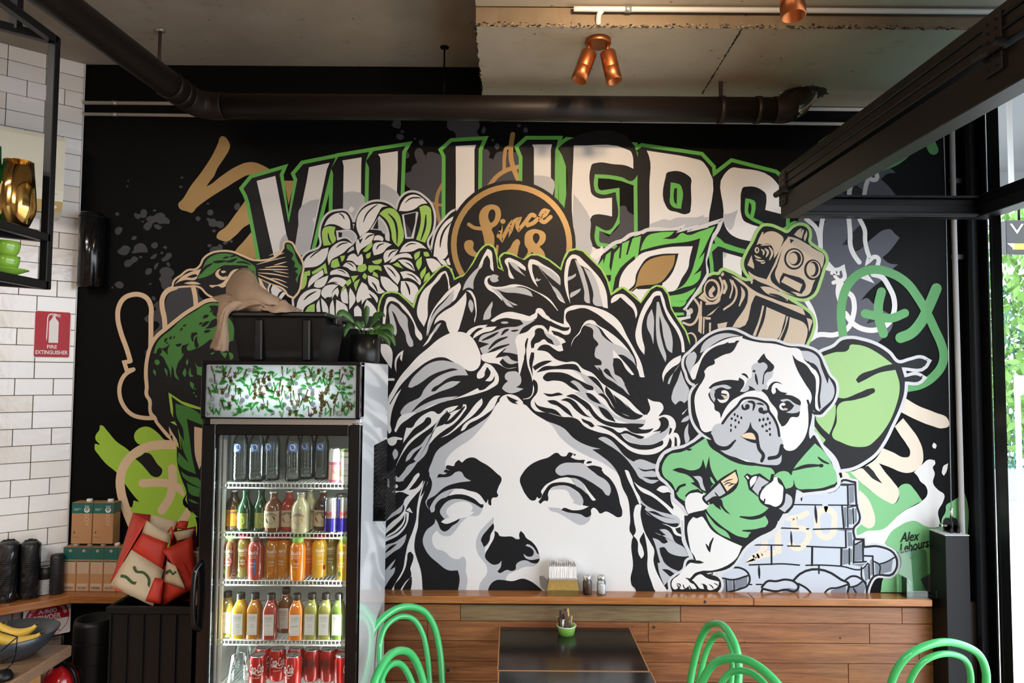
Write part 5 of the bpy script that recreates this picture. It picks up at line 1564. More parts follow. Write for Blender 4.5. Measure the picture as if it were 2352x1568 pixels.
# ================================================================ the mural: flat paint on the back wall
PAINT = dict(K=(.0065, .0065, .0082), W=(.655, .645, .645), G=(.40, .41, .44), D=(.050, .050, .060), E=(.085, .088, .110), H=(.53, .535, .56), N=(.31, .19, .065),
             B=(.48, .385, .285), C=(.68, .50, .33), T=(.66, .565, .46), M=(.10, .38, .065), F=(.125, .45, .075), L=(.30, .51, .10), A=(.29, .49, .15),
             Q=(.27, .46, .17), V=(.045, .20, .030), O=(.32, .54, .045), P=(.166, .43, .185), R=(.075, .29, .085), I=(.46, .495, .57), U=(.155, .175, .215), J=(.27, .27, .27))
PNAME = dict(K='black', W='white', G='light_grey', D='charcoal', E='slate', H='pale_grey', N='gold', B='beige', C='peach', T='cream', M='leaf_green', F='grass_green',
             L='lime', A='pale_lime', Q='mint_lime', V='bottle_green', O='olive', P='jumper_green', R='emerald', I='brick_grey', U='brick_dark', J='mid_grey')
for k, c in PAINT.items():
    plain('paint_' + PNAME[k], c, .5 if k != 'N' else .42, metal=.25 if k == 'N' else 0.0, spec=.2 if k in 'KDE' else .4, bump=.06, bscale=220)

def auto_smooth(P, closed, lim=75.0):
    """hand-painted edge: curves through the points, keeping the sharp corners sharp"""
    n = len(P)
    if n < 3: return P
    tan = []
    for i in range(n):
        if not closed and i in (0, n - 1): tan.append(None); continue
        a, b, c = P[i - 1], P[i], P[(i + 1) % n]
        d1, d2 = b - a, c - b
        if d1.length < 1e-9 or d2.length < 1e-9: tan.append(None); continue
        ang = abs(math.degrees(d1.angle(d2, 0)))
        tan.append(None if ang > lim else (d1.normalized() * d2.length + d2.normalized() * d1.length).normalized())
    out = []
    for i in range(n if closed else n - 1):
        a, b = P[i], P[(i + 1) % n]
        L_ = (b - a).length
        t0, t1 = tan[i], tan[(i + 1) % n]
        d = (b - a).normalized() if L_ > 0 else Vector((1, 0))
        if t0 is None and t1 is None: out.append(a); continue
        h0 = a + (t0 if t0 is not None else d) * L_ * .36
        h1 = b - (t1 if t1 is not None else d) * L_ * .36
        k = 2 if L_ < 2.5 else (3 if L_ < 8 else 5)
        for q in range(k):
            t = q / k; s = 1 - t
            out.append(a * s ** 3 + h0 * 3 * s * s * t + h1 * 3 * s * t * t + b * t ** 3)
    if not closed: out.append(P[-1])
    return out

def to_wall(q, layer):
    p = PY(q[0], q[1], 0.0)
    return (p.x, -.0005 - layer * 8e-6, p.z)

mural = thing('wall_mural', 'large painted mural of lettering, statue head, pug, robot and peacock', 'mural', (0, 0, 0))
def ribbon(mb, pts, w, closed, mat, layer, taper=False):
    n = len(pts); L_ = []; R_ = []
    for i, p in enumerate(pts):
        a = pts[i - 1] if (closed or i) else p
        c = pts[(i + 1) % n] if (closed or i < n - 1) else p
        d1 = (p - a); d2 = (c - p)
        if d1.length < 1e-9: d1 = d2
        if d2.length < 1e-9: d2 = d1
        d1 = d1.normalized(); d2 = d2.normalized()
        t = d1 + d2
        t = t.normalized() if t.length > 1e-3 else d1
        nn = Vector((-t.y, t.x)); cs = max(.45, nn.dot(Vector((-d1.y, d1.x))))
        hw_ = w / 2 / cs
        if taper:
            u = i / (n - 1); hw_ *= max(.06, math.sin(PI * (u * .86 + .07)) ** .7)
        L_.append(p + nn * hw_); R_.append(p - nn * hw_)
    for i in range(n if closed else n - 1):      # neighbouring quads may overlap in tight bends: keep them a hair apart
        j = (i + 1) % n
        mb.add([to_wall(q, layer + (i % 3) * .3) for q in (L_[i], L_[j], R_[j], R_[i])], [(0, 1, 2, 3)], mat)
    if not closed and not taper:
        for a, b, c in ((L_[0], R_[0], pts[0] - pts[1]), (R_[-1], L_[-1], pts[-1] - pts[-2])):
            m_ = (a + b) / 2; r_ = (a - b) / 2; d_ = c.normalized() * r_.length
            mb.add([to_wall(m_ + r_ * math.cos(k * PI / 8) + d_ * math.sin(k * PI / 8), layer) for k in range(9)], [tuple(range(9))], mat)

def paint_part(text, layer):
    head, *lines = text.strip().split('\n')
    name, lab = head.split('|')
    mb = MB(); ox = oy = 0.0; sc = 5.2275
    for ln in lines:
        tk = ln.split()
        if not tk: continue
        if tk[0] == '@':
            ox, oy = float(tk[1]), float(tk[2]); sc = float(tk[3]) if len(tk) > 3 else 5.2275
            continue
        col, mode = tk[0][0], tk[0][1]
        w = float(tk[0][2:]) / sc if len(tk[0]) > 2 else 0
        raw = [tuple(map(float, q.split(','))) for q in tk[1:]]
        mat = 'paint_' + PNAME[col]
        layer += 1
        if mode == 'e':
            (cx, cy), (rx, ry) = raw[0], raw[1]
            n = 48 if rx > 150 else 20
            P = [Vector((ox + (cx + rx * math.cos(2 * PI * k / n)) / sc, oy + (cy + ry * math.sin(2 * PI * k / n)) / sc)) for k in range(n)]
            mb.add([to_wall(q, layer) for q in P], [tuple(range(n))], mat); continue
        P = [Vector((ox + a / sc, oy + b / sc)) for a, b in raw]
        if mode == 'p': mb.add([to_wall(q, layer) for q in P], [tuple(range(len(P)))], mat)
        elif mode == 's':
            S = auto_smooth(P, True)
            mb.add([to_wall(q, layer) for q in S], [tuple(range(len(S)))], mat)
        elif mode == 'o':
            ribbon(mb, P if col == 'M' else auto_smooth(P, True), w, True, mat, layer)
        elif mode == 'l':
            ribbon(mb, auto_smooth(P, False, 80), w, False, mat, layer)
        elif mode == 't':
            S = auto_smooth(P, False, 100)
            if len(S) < 7:
                T_ = []
                for a, b in zip(S[:-1], S[1:]): T_ += [a, a.lerp(b, .34), a.lerp(b, .67)]
                S = T_ + [S[-1]]
            ribbon(mb, S, w, False, mat, layer, True)
    o = mb.build(name, None, mural)
    o['label'] = lab
    return layer
parts = {}
for blk in MURAL.split('= ')[1:]:
    parts[blk.split('|')[0]] = blk
layer = 0
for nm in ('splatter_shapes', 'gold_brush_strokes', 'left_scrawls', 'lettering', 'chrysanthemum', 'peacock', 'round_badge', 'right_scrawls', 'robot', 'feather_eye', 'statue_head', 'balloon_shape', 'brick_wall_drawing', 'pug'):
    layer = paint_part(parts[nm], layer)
# the painter's signature
m = MB()
def sigpt(cx, cy, rot, hpx, k):
    def f(x, y):
        c_, s_ = math.cos(rot), math.sin(rot)
        return to_wall((cx + x * c_ + y * s_, cy - (y * c_ - x * s_)), layer + k)
    return f
add_text(m, 'Alex', 46, 22, sigpt(2088, 1231, -.12, 22, 2), 'paint_black', .45, .012)
add_text(m, 'Lehours', 70, 22, sigpt(2098, 1252, -.22, 22, 3), 'paint_black', .45, .012)
ribbon(m, [Vector(q) for q in ((2078, 1266), (2100, 1259), (2132, 1251))], 1.6, False, 'paint_black', layer + 4)
o = m.build('signature', None, mural); o['label'] = 'black script signature of the painter'

# ================================================================ overhead services
YP = -0.30
ZPIPE = PY(1100, 248, YP).z
XE = PY(487, 250, YP).x
F0 = PZ(128, 0, ZPIPE)
dp = thing('drain_pipe', 'thick dark brown drain pipe bending along the wall under the ceiling', 'pipe', (XE, YP, ZPIPE))
def rel(p, o): return (p[0] - o[0], p[1] - o[1], p[2] - o[2])
OP = (XE, YP, ZPIPE)
PR = 0.057
dirf = (Vector((F0.x, F0.y, 0)) - Vector((XE - .07, YP - .1, 0))).normalized()
near = Vector((XE - .07, YP - .1, ZPIPE)) + dirf * 2.6
e0 = Vector((XE - .07, YP - .1, ZPIPE)) + dirf * .02
XT = PY(1782, 250, YP).x
MB().tube([rel(near, OP), rel(e0, OP)], PR, 20).build('pipe_run', 'pipe_brown', dp)
elb = spline([e0, Vector((XE - .055, YP - .035, ZPIPE)), Vector((XE + .0, YP, ZPIPE)), Vector((XE + .06, YP, ZPIPE))], 6)
MB().tube([rel(p, OP) for p in elb], PR + .004, 20).build('elbow', 'pipe_brown', dp)
MB().tube([rel((XE + .05, YP, ZPIPE), OP), rel((XT, YP, ZPIPE), OP)], PR, 20).build('pipe_run', 'pipe_brown', dp)
el2 = spline([Vector((XT - .01, YP, ZPIPE)), Vector((XT + .07, YP + .01, ZPIPE + .012)), Vector((hc.x - .01, hc.y, Z_CR - .02)), Vector((hc.x, hc.y, Z_CR + .05))], 7)
MB().tube([rel(p, OP) for p in el2], PR + .003, 20).build('elbow', 'pipe_brown', dp)
for px in (1656, 1740):
    c = PY(px, 250, YP)
    MB().tube([rel((c.x - .012, YP, ZPIPE), OP), rel((c.x + .012, YP, ZPIPE), OP)], PR + .005, 20).build('collar', 'pipe_brown', dp)
c = PY(1656, 250, YP)
MB().bx(-.008, .008, -.006, .006, 0, Z_CR - ZPIPE - PR).build('pipe_strap', 'pipe_brown', dp, rel((c.x, YP, ZPIPE + PR), OP))
for t in (.03, .10):
    p = e0 + dirf * t
    MB().tube([rel(p, OP), rel(p + dirf * .025, OP)], PR + .005, 20).build('collar', 'pipe_brown', dp)
m = MB()
for k in range(9):
    s0 = 6 + rnd.randint(0, 3)
    seg = [Vector(rel(p, OP)) for p in el2[s0:s0 + 10]]
    off = Vector((rnd.uniform(.2, 1.0), -rnd.uniform(.2, 1), rnd.uniform(-.7, -.1))).normalized() * (PR + .004)
    m.tube([p + off + Vector((rnd.uniform(-.004, .004),) * 3) for p in seg], rnd.uniform(.003, .008), 5, 'green_tarp' if k % 4 else 'chip_pale')
m.build('torn_wrap', None, dp)

# hangers
for i, (px, y0, y1, r, D, lab) in enumerate(((368, 70, 186, .0075, None, 'rusty threaded rod hanging the drain pipe on the left'), (1021, 108, 262, .004, None, 'thin black rod hanging the long pipe near the slab step'))):
    top = PZ(px, y0, Z_CL)
    h = thing('hanger_rod', lab, 'pipe hanger', (top.x, top.y, Z_CL))
    L_ = Z_CL - ZPIPE - PR * .6
    MB().tube([(0, 0, 0), (0, 0, -L_)], r, 8).build('rod', 'rust_rod' if i == 0 else 'black_paint', h)
    MB().lathe([(.022, 0), (.022, -.004), (.012, -.008)][::-1], 8).build('plate', 'galvanised' if i == 0 else 'black_paint', h)
    if i == 0:
        MB().tube([(0, 0, -L_ + .09), (.004, 0, -L_ + .05), (.016, 0, -L_ + .02), (.03, 0, -L_ - .01)], .012, 8).build('clip', 'rust_rod', h)

# thin conduits on the wall behind the pipe
def conduit(lab, pts, r, mat, clips=()):
    base = pts[0]
    t = thing('conduit', lab, 'conduit', tuple(base))
    MB().tube([rel(p, base) for p in pts], r, 10).build('tube', mat, t)
    for c in clips:
        MB().tube([rel(c + Vector((-.012, 0, 0)), base), rel(c + Vector((.012, 0, 0)), base)], r * 1.25, 10).build('saddle_clip', 'galvanised', t)
    return t
ua, ub = PY(193, 236, -.014), PY(2040, 252, -.014)
la, lb = PY(193, 262, -.014), PY(2040, 286, -.014)
conduit('upper cream conduit running behind the drain pipe', [ua, ub], .0095, 'conduit_cream', [ua.lerp(ub, .038)])
conduit('lower cream conduit running just under the drain pipe', [la, lb], .0085, 'conduit_cream', [la.lerp(lb, .038), la.lerp(lb, .51), la.lerp(lb, .67)])
zc = Z_CF - .018
yc = Y_STEP - .03
ca, cb = PZ(1385, 14, zc), PZ(2310, 10, zc)
bend = [Vector((ca.x - .012, yc + .03, zc - .045)), Vector((ca.x - .012, yc + .008, zc - .02)), Vector((ca.x + .004, yc, zc - .003)), Vector((ca.x + .03, yc, zc)), Vector((2.2, yc, zc))]
conduit('grey conduit clipped along the step of the concrete slab', spline(bend, 5), .0105, 'conduit_grey', [Vector((ca.x + .10, yc, zc)), Vector((1.95, yc, zc))])
va = PY(2191, 515, -.02); vb = PY(2210, 1216, -.02)
vt = PY(2189, 300, -.02)
conduit('vertical grey conduit beside the window jamb', [vt, va, PY(2199, 800, -.02), vb, vb + Vector((0, 0, -.5))], .0125, 'conduit_grey', [])
m = MB().bx(-.03, .03, -.005, 0, -.012, .012).build('saddle_clip', 'galvanised', bpy.data.objects['conduit.003'], rel(PY(2198, 590, -.004), tuple(vt)))

# copper spotlights
def spot_fitting(lab, base, heads, stem=.062):
    t = thing('copper_spotlight', lab, 'ceiling light', tuple(base))
    MB().lathe([(.050, -.020), (.052, -.017), (.052, 0)], 28).build('ceiling_plate', 'copper', t)
    for dx, dy, ax in heads:
        MB().tube([(dx, dy, -.018), (dx, dy, -stem)], .0085, 12).build('stem', 'copper', t)
        h = MB().lathe([(.0, .061), (.030, .061), (.032, .058), (.032, -.008), (.0315, -.009), (.0315, -.011), (.032, -.012), (.032, -.066), (.028, -.066), (.027, -.03), (0, -.03)], 28)
        q = Vector((0, 0, -1)).rotation_difference(Vector(ax).normalized())
        o = h.build('lamp_head', 'copper', t)
        o.rotation_mode = 'QUATERNION'; o.rotation_quaternion = q
        o.location = Vector((dx, dy, -stem - .004)) + Vector(ax).normalized() * .055 + Vector((0, -.006, 0))
        MB().lathe([(.026, -.032), (.026, -.030)], 20).build('lens', 'jar_glass', o)
    return t
b1 = PZ(1374, 92, Z_CR)
spot_fitting('copper twin spotlight under the pale dropped slab', b1, [(-.040, -.012, (-.36, -.1, -1)), (.037, -.012, (.20, -.1, -1))])
b2 = Vector((PY(1821, 0, -1.62).x - .01, -1.62, Z_CF))
zb_2 = PY(1820, 38, -1.62).z
spot_fitting('single copper spotlight cut off by the top edge of the picture', b2, [(.0, .0, (.03, -.10, -1))], Z_CF - zb_2 - .115)
b3 = Vector((.42, -1.75, Z_CF))
t3 = spot_fitting('copper twin spotlight out of view that lights the mural', b3, [(-.04, 0, (-.35, .75, -.35)), (.04, 0, (.1, .8, -.35))])
for dx, tx, pw in ((-.04, -.25, 30), (.04, .75, 30)):
    d_ = bpy.data.lights.new('spot_lamp', 'SPOT'); d_.energy = pw; d_.color = (1.0, .72, .45); d_.spot_size = 1.9; d_.spot_blend = .9; d_.shadow_soft_size = .03
    o = bpy.data.objects.new('spot_lamp', d_); COL.objects.link(o); o.parent = t3
    o.location = (dx, .16, -.16)
    o.rotation_euler = (Vector((tx, 0, 2.95)) - (b3 + Vector((dx, .16, -.16)))).to_track_quat('-Z', 'Y').to_euler()
# room battens (their light belongs to them)
for k, (p, e) in enumerate(zip(LAMPS, LAMP_POWER)):
    t = thing('batten_light', ['batten light over the counter side of the room', 'batten light on the ceiling behind the camera', 'batten light above the hanging shelf'][k], 'ceiling light', p)
    MB().bx(-.60, .60, -.05, .05, .02, .08).build('housing', 'white_plastic', t)
    MB().tube([(-.58, 0, 0), (.58, 0, 0)], .016, 12).build('tube', 'tube_light', t)
    al = area_light('batten_lamp', (0, 0, -.03), (0, 0, 0), 1.1, .08, e, (1.0, .92, .83)); al.parent = t

# ================================================================ opened window panels on the right
YF = -0.20
ZB = PY(2000, 503, YF).z
XL = PY(1793, 470, YF).x
XR_ = WALL_X1 - .015
YN = -2.75
aw = thing('folding_window', 'black framed glass window folded up and open under the ceiling', 'window', (XL, YF, ZB))
def fb(name, x0, x1, y0, y1, z0, z1, mat, par=aw, bev=.003):
    return MB().bx(x0 - XL, x1 - XL, y0 - YF, y1 - YF, z0 - ZB, z1 - ZB, None, bev).build(name, mat, par)
HH = .105
fb('stile', XL, XL + .07, YN, YF, ZB, ZB + HH, 'bronze_frame')
fb('stile', XR_ - .09, XR_, YN, YF, ZB, ZB + HH, 'black_frame')
fb('rail', XL + .07, XR_ - .09, YF - .06, YF, ZB, ZB + HH * 1.0, 'black_frame')
fb('rail_cap', XL + .07, XR_ - .09, YF - .075, YF - .06, ZB + .004, ZB + .018, 'black_frame')
fb('rail', XL + .07, XR_ - .09, YN, YN + .06, ZB, ZB + HH, 'black_frame')
fb('pane', XL + .07, XR_ - .09, YN + .06, YF - .06, ZB + .05, ZB + .056, 'window_glass', aw, 0)
up = thing('folding_window', 'upper leaf of the folded window hinged above the lower one', 'window', (XL, YF, ZB + HH + .018))
tilt = math.atan2(.36, .80)
def ub_(name, x0, x1, y0, y1, z0, z1, mat, bev=.003):
    o = MB().bx(x0, x1, y0 - YF, y1 - YF, z0, z1, None, bev).build(name, mat, up)
    o.rotation_euler = (0, -tilt, 0)
    return o
o = MB().bx(0, .07, YN - YF, 0, 0, HH, None, .003).build('stile', 'bronze_frame', up)
for k in range(2):
    MB().tube([(-.002, YN - YF, .034 + k * .036), (-.002, 0, .034 + k * .036)], .005, 6).build('bead', 'black_frame', up)
ub_('pane', .05, .86, YN + .05, YF - .06, .05, .056, 'window_glass', 0)
ub_('rail', .05, .86, YF - .06, YF, .02, .09, 'black_frame')
ub_('rail', .05, .86, YN, YN + .06, .02, .09, 'black_frame')
ub_('stile', .80, .86, YN + .06, YF - .06, .02, .09, 'black_frame')
def hinge(y, par, n):
    hx = -.010
    h = MB(); h.bx(hx, .006, y - .035 - YF, y + .035 - YF, -.07, -.004, 'bronze_frame', .002); h.bx(hx, .006, y - .035 - YF, y + .035 - YF, .004, .085, 'bronze_frame', .002)
    o = h.build('hinge', None, par)
    MB().tube([(hx - .008, y - .05 - YF, -.008), (hx - .008, y + .05 - YF, -.008)], .014, 12).build('hinge_pin', 'bronze_frame', o)
    sc = MB()
    for dz in (.02, .045, .07, -.03, -.055):
        sc.tube([(hx - .003, y - .015 - YF, dz), (hx + .002, y - .015 - YF, dz)], .004, 8, 'black_steel')
        sc.tube([(hx - .003, y + .015 - YF, dz), (hx + .002, y + .015 - YF, dz)], .004, 8, 'black_steel')
    sc.build('screw', None, o)
hinge(YF - .04, up, 0)
hinge(PX(2285, 60, XL).y, up, 1)

# counterweight post with pulley and cable
XP0, XP1 = PY(2136, 1300, -.03).x, PY(2226, 1232, -.152).x
ZPO = PY(2172, 1228, -.152).z
po = thing('window_post', 'square black steel post standing at the end of the ledge', 'post', (XP0, -.09, 0))
MB().bx(0, XP1 - XP0, -.062, .06, 0, ZPO - .004, None, .002).build('post_body', 'black_steel', po)
MB().bx(-.001, XP1 - XP0 + .001, -.063, .061, ZPO - .004, ZPO, None).build('cap', 'conduit_grey', po)
pcx = PY(2189, 1222, -.10).x - XP0
for s in (-1, 1):
    MB().lathe([(.030, -.006), (.033, -.003), (.033, .003), (.030, .006)], 14, M=Matrix.Translation((pcx + s * .016, .0, ZPO + .035)) @ Matrix.Rotation(PI / 2, 4, 'Y')).build('pulley_cheek', 'black_steel', po)
    MB().bx(pcx + s * .016 - .006, pcx + s * .016 + .006, -.028, .028, ZPO, ZPO + .035).build('bracket', 'black_steel', po)
MB().tube([(pcx - .055, 0, ZPO + .03), (pcx + .03, 0, ZPO + .03)], .006, 8).build('bolt', 'steel', po)
MB().lathe([(.011, -.055), (.011, -.04)], 6, M=Matrix.Translation((pcx, 0, ZPO + .03)) @ Matrix.Rotation(PI / 2, 4, 'Y')).build('nut', 'steel', po)
c0 = Vector((XP0 + pcx, -.09, ZPO + .05)); c1 = PY(2173, 500, -.09)
cb_ = thing('steel_cable', 'thin steel cable rising from the post to the window', 'cable', tuple(c0))
MB().tube([(0, 0, 0), rel(c0.lerp(c1, .5), c0), rel(c1 + Vector((0, 0, .02)), c0)], .0022, 6).build('wire', 'galvanised', cb_)
MB().tube([(0, 0, .012), (0, 0, .065)], .007, 8).build('ferrule', 'steel', cb_)

# ================================================================ ledge: napkins, shakers, brochure holder
def on_ledge(px, y): return PY(px, 1365, y).x
nx = on_ledge(1292, -.055)
nh = thing('napkin_pack', 'opened gold foil pack of white paper napkins on the ledge', 'napkins', (nx, -.052, Z_LED))
m = MB()
wb, wt, hb = .075, .066, .078
m.add([(-wb, -.040, 0), (wb, -.040, 0), (wb, .030, 0), (-wb, .030, 0), (-wt, -.032, hb), (wt, -.032, hb), (wt, .028, hb), (-wt, .028, hb),
       (-wb * 1.02, -.042, .03), (wb * 1.02, -.042, .03), (wb * 1.02, .032, .03), (-wb * 1.02, .032, .03)],
      [(0, 1, 9, 8), (8, 9, 5, 4), (1, 2, 10, 9), (9, 10, 6, 5), (2, 3, 11, 10), (10, 11, 7, 6), (3, 0, 8, 11), (11, 8, 4, 7), (3, 2, 1, 0)], 'gold_foil')
m.build('foil_wrapper', None, nh)
MB().bx(-wt - .001, wt + .003, -.0335, .029, hb - .004, hb + .006, None, .002).build('foil_edge', 'silver_foil', nh)
m = MB()
nn = 30
for k in range(nn):
    x = -.064 + .128 * k / (nn - 1)
    h = .152 + rnd.uniform(-.006, .004) + .006 * math.sin(k * .35)
    ln = rnd.uniform(-.004, .004)
    m.add([(x - .0018, -.027, .01), (x + .0018, -.027, .01), (x + .0018 + ln, -.030, h * .7), (x - .0018 + ln, -.030, h * .7), (x + ln, -.024 + rnd.uniform(-.003, .003), h), (x - .0018, .024, .01), (x + .0018, .024, .01), (x + .0018 + ln, .026, h), (x - .0018 + ln, .026, h)],
          [(0, 1, 2, 3), (3, 2, 4), (1, 6, 7, 2), (2, 7, 4), (0, 3, 8, 5), (3, 4, 8), (4, 7, 8)], 'paper_napkin')
m.bx(-.064, .064, -.024, .024, .01, .135, 'paper_napkin'); m.build('napkin_stack', None, nh)
def shaker(px, lab, fill):
    t = thing('shaker', lab, 'shaker', (on_ledge(px, -.05), -.05, Z_LED))
    MB().lathe([(.019, 0), (.0215, .003), (.0215, .058), (.018, .068), (.017, .072)], 16, caps=False).build('glass_body', 'jar_glass', t)
    MB().lathe([(.018, .002), (.0195, .006), (.0195, .045 if fill == 'salt' else .056), (0, .046 if fill == 'salt' else .057)], 14).build('contents', fill, t)
    MB().lathe([(.0185, .068), (.0195, .070), (.0195, .086), (.016, .091), (0, .093)], 16).build('lid', 'steel', t)
shaker(1349, 'small glass pepper shaker with metal lid beside the napkins', 'pepper')
shaker(1381, 'small glass salt shaker with metal lid', 'salt')
bx0, bx1 = on_ledge(2074, -.05), on_ledge(2137, -.03)
bh = thing('brochure_holder', 'clear acrylic brochure holder at the right end of the ledge', 'holder', (bx0, -.05, Z_LED))
zt = PY(2100, 1262, -.01).z - Z_LED
w = bx1 - bx0
back = [(0.004, .034, .0), (w, .034, .0), (w, .044, zt - .012), (w - .012, .044, zt), (.018, .044, zt), (.004, .044, zt - .02)]
m = MB(); m.add(back + [(a, b - .003, c) for a, b, c in back], [(0, 1, 2, 3, 4, 5), (11, 10, 9, 8, 7, 6)] + [(i, (i + 1) % 6, 6 + (i + 1) % 6, 6 + i) for i in range(6)]); m.build('back_sheet', 'acrylic', bh)
MB().bx(0, .003, -.03, .036, 0, zt * .45).build('side_wall', 'acrylic', bh)
MB().bx(.003, w, -.03, -.027, 0, zt * .16).build('front_lip', 'acrylic', bh)
m = MB(); m.add([(.003, -.028, zt * .16), (.03, -.028, zt * .16), (.028, -.020, zt * .36), (.012, -.015, zt * .42), (.003, -.012, zt * .42)], [(0, 1, 2, 3, 4)]); m.build('front_corner', 'acrylic', bh)
MB().bx(.003, w, -.03, .036, 0, .003).build('tray', 'acrylic', bh)
MB().tube([(w * .5 + .014 * math.cos(a * PI / 8), .036, zt * .86 + .014 * math.sin(a * PI / 8)) for a in range(16)], .0016, 6, closed=True).build('hole_ring', 'acrylic', bh)

# ================================================================ tables and chairs
Z_T = PY(1296, 1439, -.045).z
def table(lab, y_back, depth, x0, x1):
    t = thing('cafe_table', lab, 'table', ((x0 + x1) / 2, y_back - depth / 2, 0))
    w = x1 - x0
    MB().box((0, 0, Z_T - .012), (w - .010, depth - .010, .024), None, None, .001).build('table_top', 'table_black', t)
    for s in (-1, 1):
        MB().box((s * (w / 2 - .0025), 0, Z_T - .0125), (.005, depth, .0245)).build('edge_strip', 'table_edge', t)
        MB().box((0, s * (depth / 2 - .0025), Z_T - .0125), (w - .01, .005, .0245)).build('edge_strip', 'table_edge', t)
    MB().lathe([(.035, .03), (.035, Z_T - .03)], 16).build('pedestal', 'black_steel', t)
    MB().lathe([(.21, 0), (.21, .015), (.05, .035)], 24).build('base', 'black_steel', t)
    MB().box((0, 0, Z_T - .03), (.3, .3, .012)).build('bracket', 'black_steel', t)
    return t
tx0, tx1 = PY(1147, 1439, -.045).x, PY(1446, 1439, -.045).x
y_s = PZ(1300, 1540, Z_T).y
table('black topped cafe table pushed against the timber wall', -.045, -.045 - y_s, tx0, tx1)
table('black topped cafe table in front at the bottom edge', y_s - .003, .62, tx0 + .004, tx1 + .004)
gp = PZ(1301, 1455, Z_T)
pot = thing('sugar_cup', 'lime green paper tub of sugar sticks on the table', 'tub', (gp.x, gp.y, Z_T))
MB().lathe([(.036, 0), (.044, .038), (.045, .040), (.042, .040), (.034, .004), (0, .004)], 24).build('tub', 'pot_green', pot)
MB().tube([(.0445 * math.cos(a * PI / 12), .0445 * math.sin(a * PI / 12), .040) for a in range(24)], .0022, 6, closed=True).build('rim', 'rim_white', pot)
for k in range(22):
    a, r = rnd.uniform(0, 2 * PI), rnd.uniform(.005, .032)
    h = rnd.uniform(.055, .095) if k > 3 else .105
    R = Euler((rnd.uniform(-.25, .25), rnd.uniform(-.35, .35), a)).to_matrix()
    MB().box((r * math.cos(a), r * math.sin(a), h / 2 + .004), (.012, .003, h), None, R).build('sugar_stick', rnd.choice(['stick_brown', 'stick_brown', 'stick_brown', 'stick_gold', 'print_white']), pot)

def make_chair():
    t = thing('bentwood_chair', 'x', 'chair')
    TR = .0155
    def side(p): return [(-p[0], p[1], p[2])]
    half = [(.215, -.235, .0), (.200, -.215, .25), (.185, -.200, .46), (.197, -.222, .58), (.206, -.248, .70), (.190, -.275, .82), (.130, -.295, .905), (.0, -.302, .945)]
    full = [Vector(p) for p in half] + [Vector((-p[0], p[1], p[2])) for p in half[-2::-1]]
    MB().tube(spline(full, 6), TR, 12).build('back_hoop', 'chair_green', t)
    half = [(.105, -.190, .455), (.118, -.215, .56), (.132, -.252, .70), (.124, -.278, .80), (.082, -.300, .875), (.0, -.308, .902)]
    full = [Vector(p) for p in half] + [Vector((-p[0], p[1], p[2])) for p in half[-2::-1]]
    MB().tube(spline(full, 6), .0125, 12).build('inner_hoop', 'chair_green', t)
    MB().lathe([(.0, .445), (.195, .445), (.205, .452), (.205, .468), (.19, .474), (.0, .470)], 32).build('seat', 'chair_green', t)
    for s in (-1, 1):
        MB().tube([(s * .15, .14, .45), (s * .165, .165, .25), (s * .175, .18, 0)], [.017, .015, .012], 12).build('leg', 'chair_green', t)
    MB().tube([(.165 * math.cos(a * PI / 16), .165 * math.sin(a * PI / 16), .22) for a in range(32)], .009, 8, closed=True).build('leg_ring', 'chair_green', t)
    return t
ch0 = make_chair()
chairs = [((-.500, -.27), -131, 'bright green bentwood chair by the timber wall beside the fridge'),
          ((-.445, -.78), -108, 'bright green bentwood chair in front, lowest beside the fridge'),
          ((.90, -.47), 97, 'bright green bentwood chair seen edge on right of the table'),
          ((.885, -.82), 124, 'bright green bentwood chair at the bottom right of the table'),
          ((1.735, -.62), 4, 'bright green bentwood chair with broad hoop near the window post')]
for k, ((x, y), a, lab) in enumerate(chairs):
    o = ch0 if k == 0 else copy_tree(ch0)
    a = math.radians(a)
    # x, y locate the top of the hoop; the seat sits in front of it
    o.location = (x + -math.sin(a) * .30, y + math.cos(a) * .30, 0)
    o.rotation_euler = (0, 0, a)
    tag(o, lab, 'chair', 'green bentwood chairs')

# ================================================================ drinks fridge
YFR, YBK = -.75, -.17
FX0, FX1 = PY(466, 900, YFR).x, PY(829, 900, YFR).x
FZ = PY(650, 829, YFR).z
fr = thing('drinks_fridge', 'tall glass door drinks fridge with a lit patterned header', 'fridge', ((FX0 + FX1) / 2, YFR, 0))
FO = ((FX0 + FX1) / 2, YFR, 0)
def fx(x): return x - FO[0]
W = FX1 - FX0
ZH0 = PY(650, 962, YFR).z          # underside of the header
ZD1 = PY(650, 975, YFR).z          # top of the door
TH_ = .045
def fbox(name, x0, x1, y0, y1, z0, z1, mat, bev=0.0, par=fr):
    return MB().bx(fx(x0), fx(x1), y0 - YFR, y1 - YFR, z0, z1, None, bev).build(name, mat, par)
# cabinet shell as panels round the cold space
fbox('side_panel', FX1 - .035, FX1, YFR + .012, YBK, .06, FZ - .002, 'fridge_white', .003)
fbox('side_panel', FX0, FX0 + .035, YFR + .012, YBK, .06, FZ - .002, 'black_plastic', .003)
fbox('back_panel', FX0 + .035, FX1 - .035, YBK - .04, YBK - .002, .06, FZ - .01, 'fridge_inner')
fbox('top_panel', FX0 + .035, FX1 - .035, YFR + .06, YBK - .04, ZH0 - .02, FZ - .01, 'black_plastic')
fbox('floor_panel', FX0 + .035, FX1 - .035, YFR + .04, YBK - .04, .10, .20, 'fridge_inner')
fbox('side_liner', FX0 + .035, FX0 + .05, YFR + .04, YBK - .04, .2, ZH0 - .02, 'fridge_inner')
fbox('side_liner', FX1 - .05, FX1 - .035, YFR + .04, YBK - .04, .2, ZH0 - .02, 'fridge_inner')
fbox('plinth', FX0 + .01, FX1 - .01, YFR + .04, YBK - .02, 0, .10, 'black_plastic')
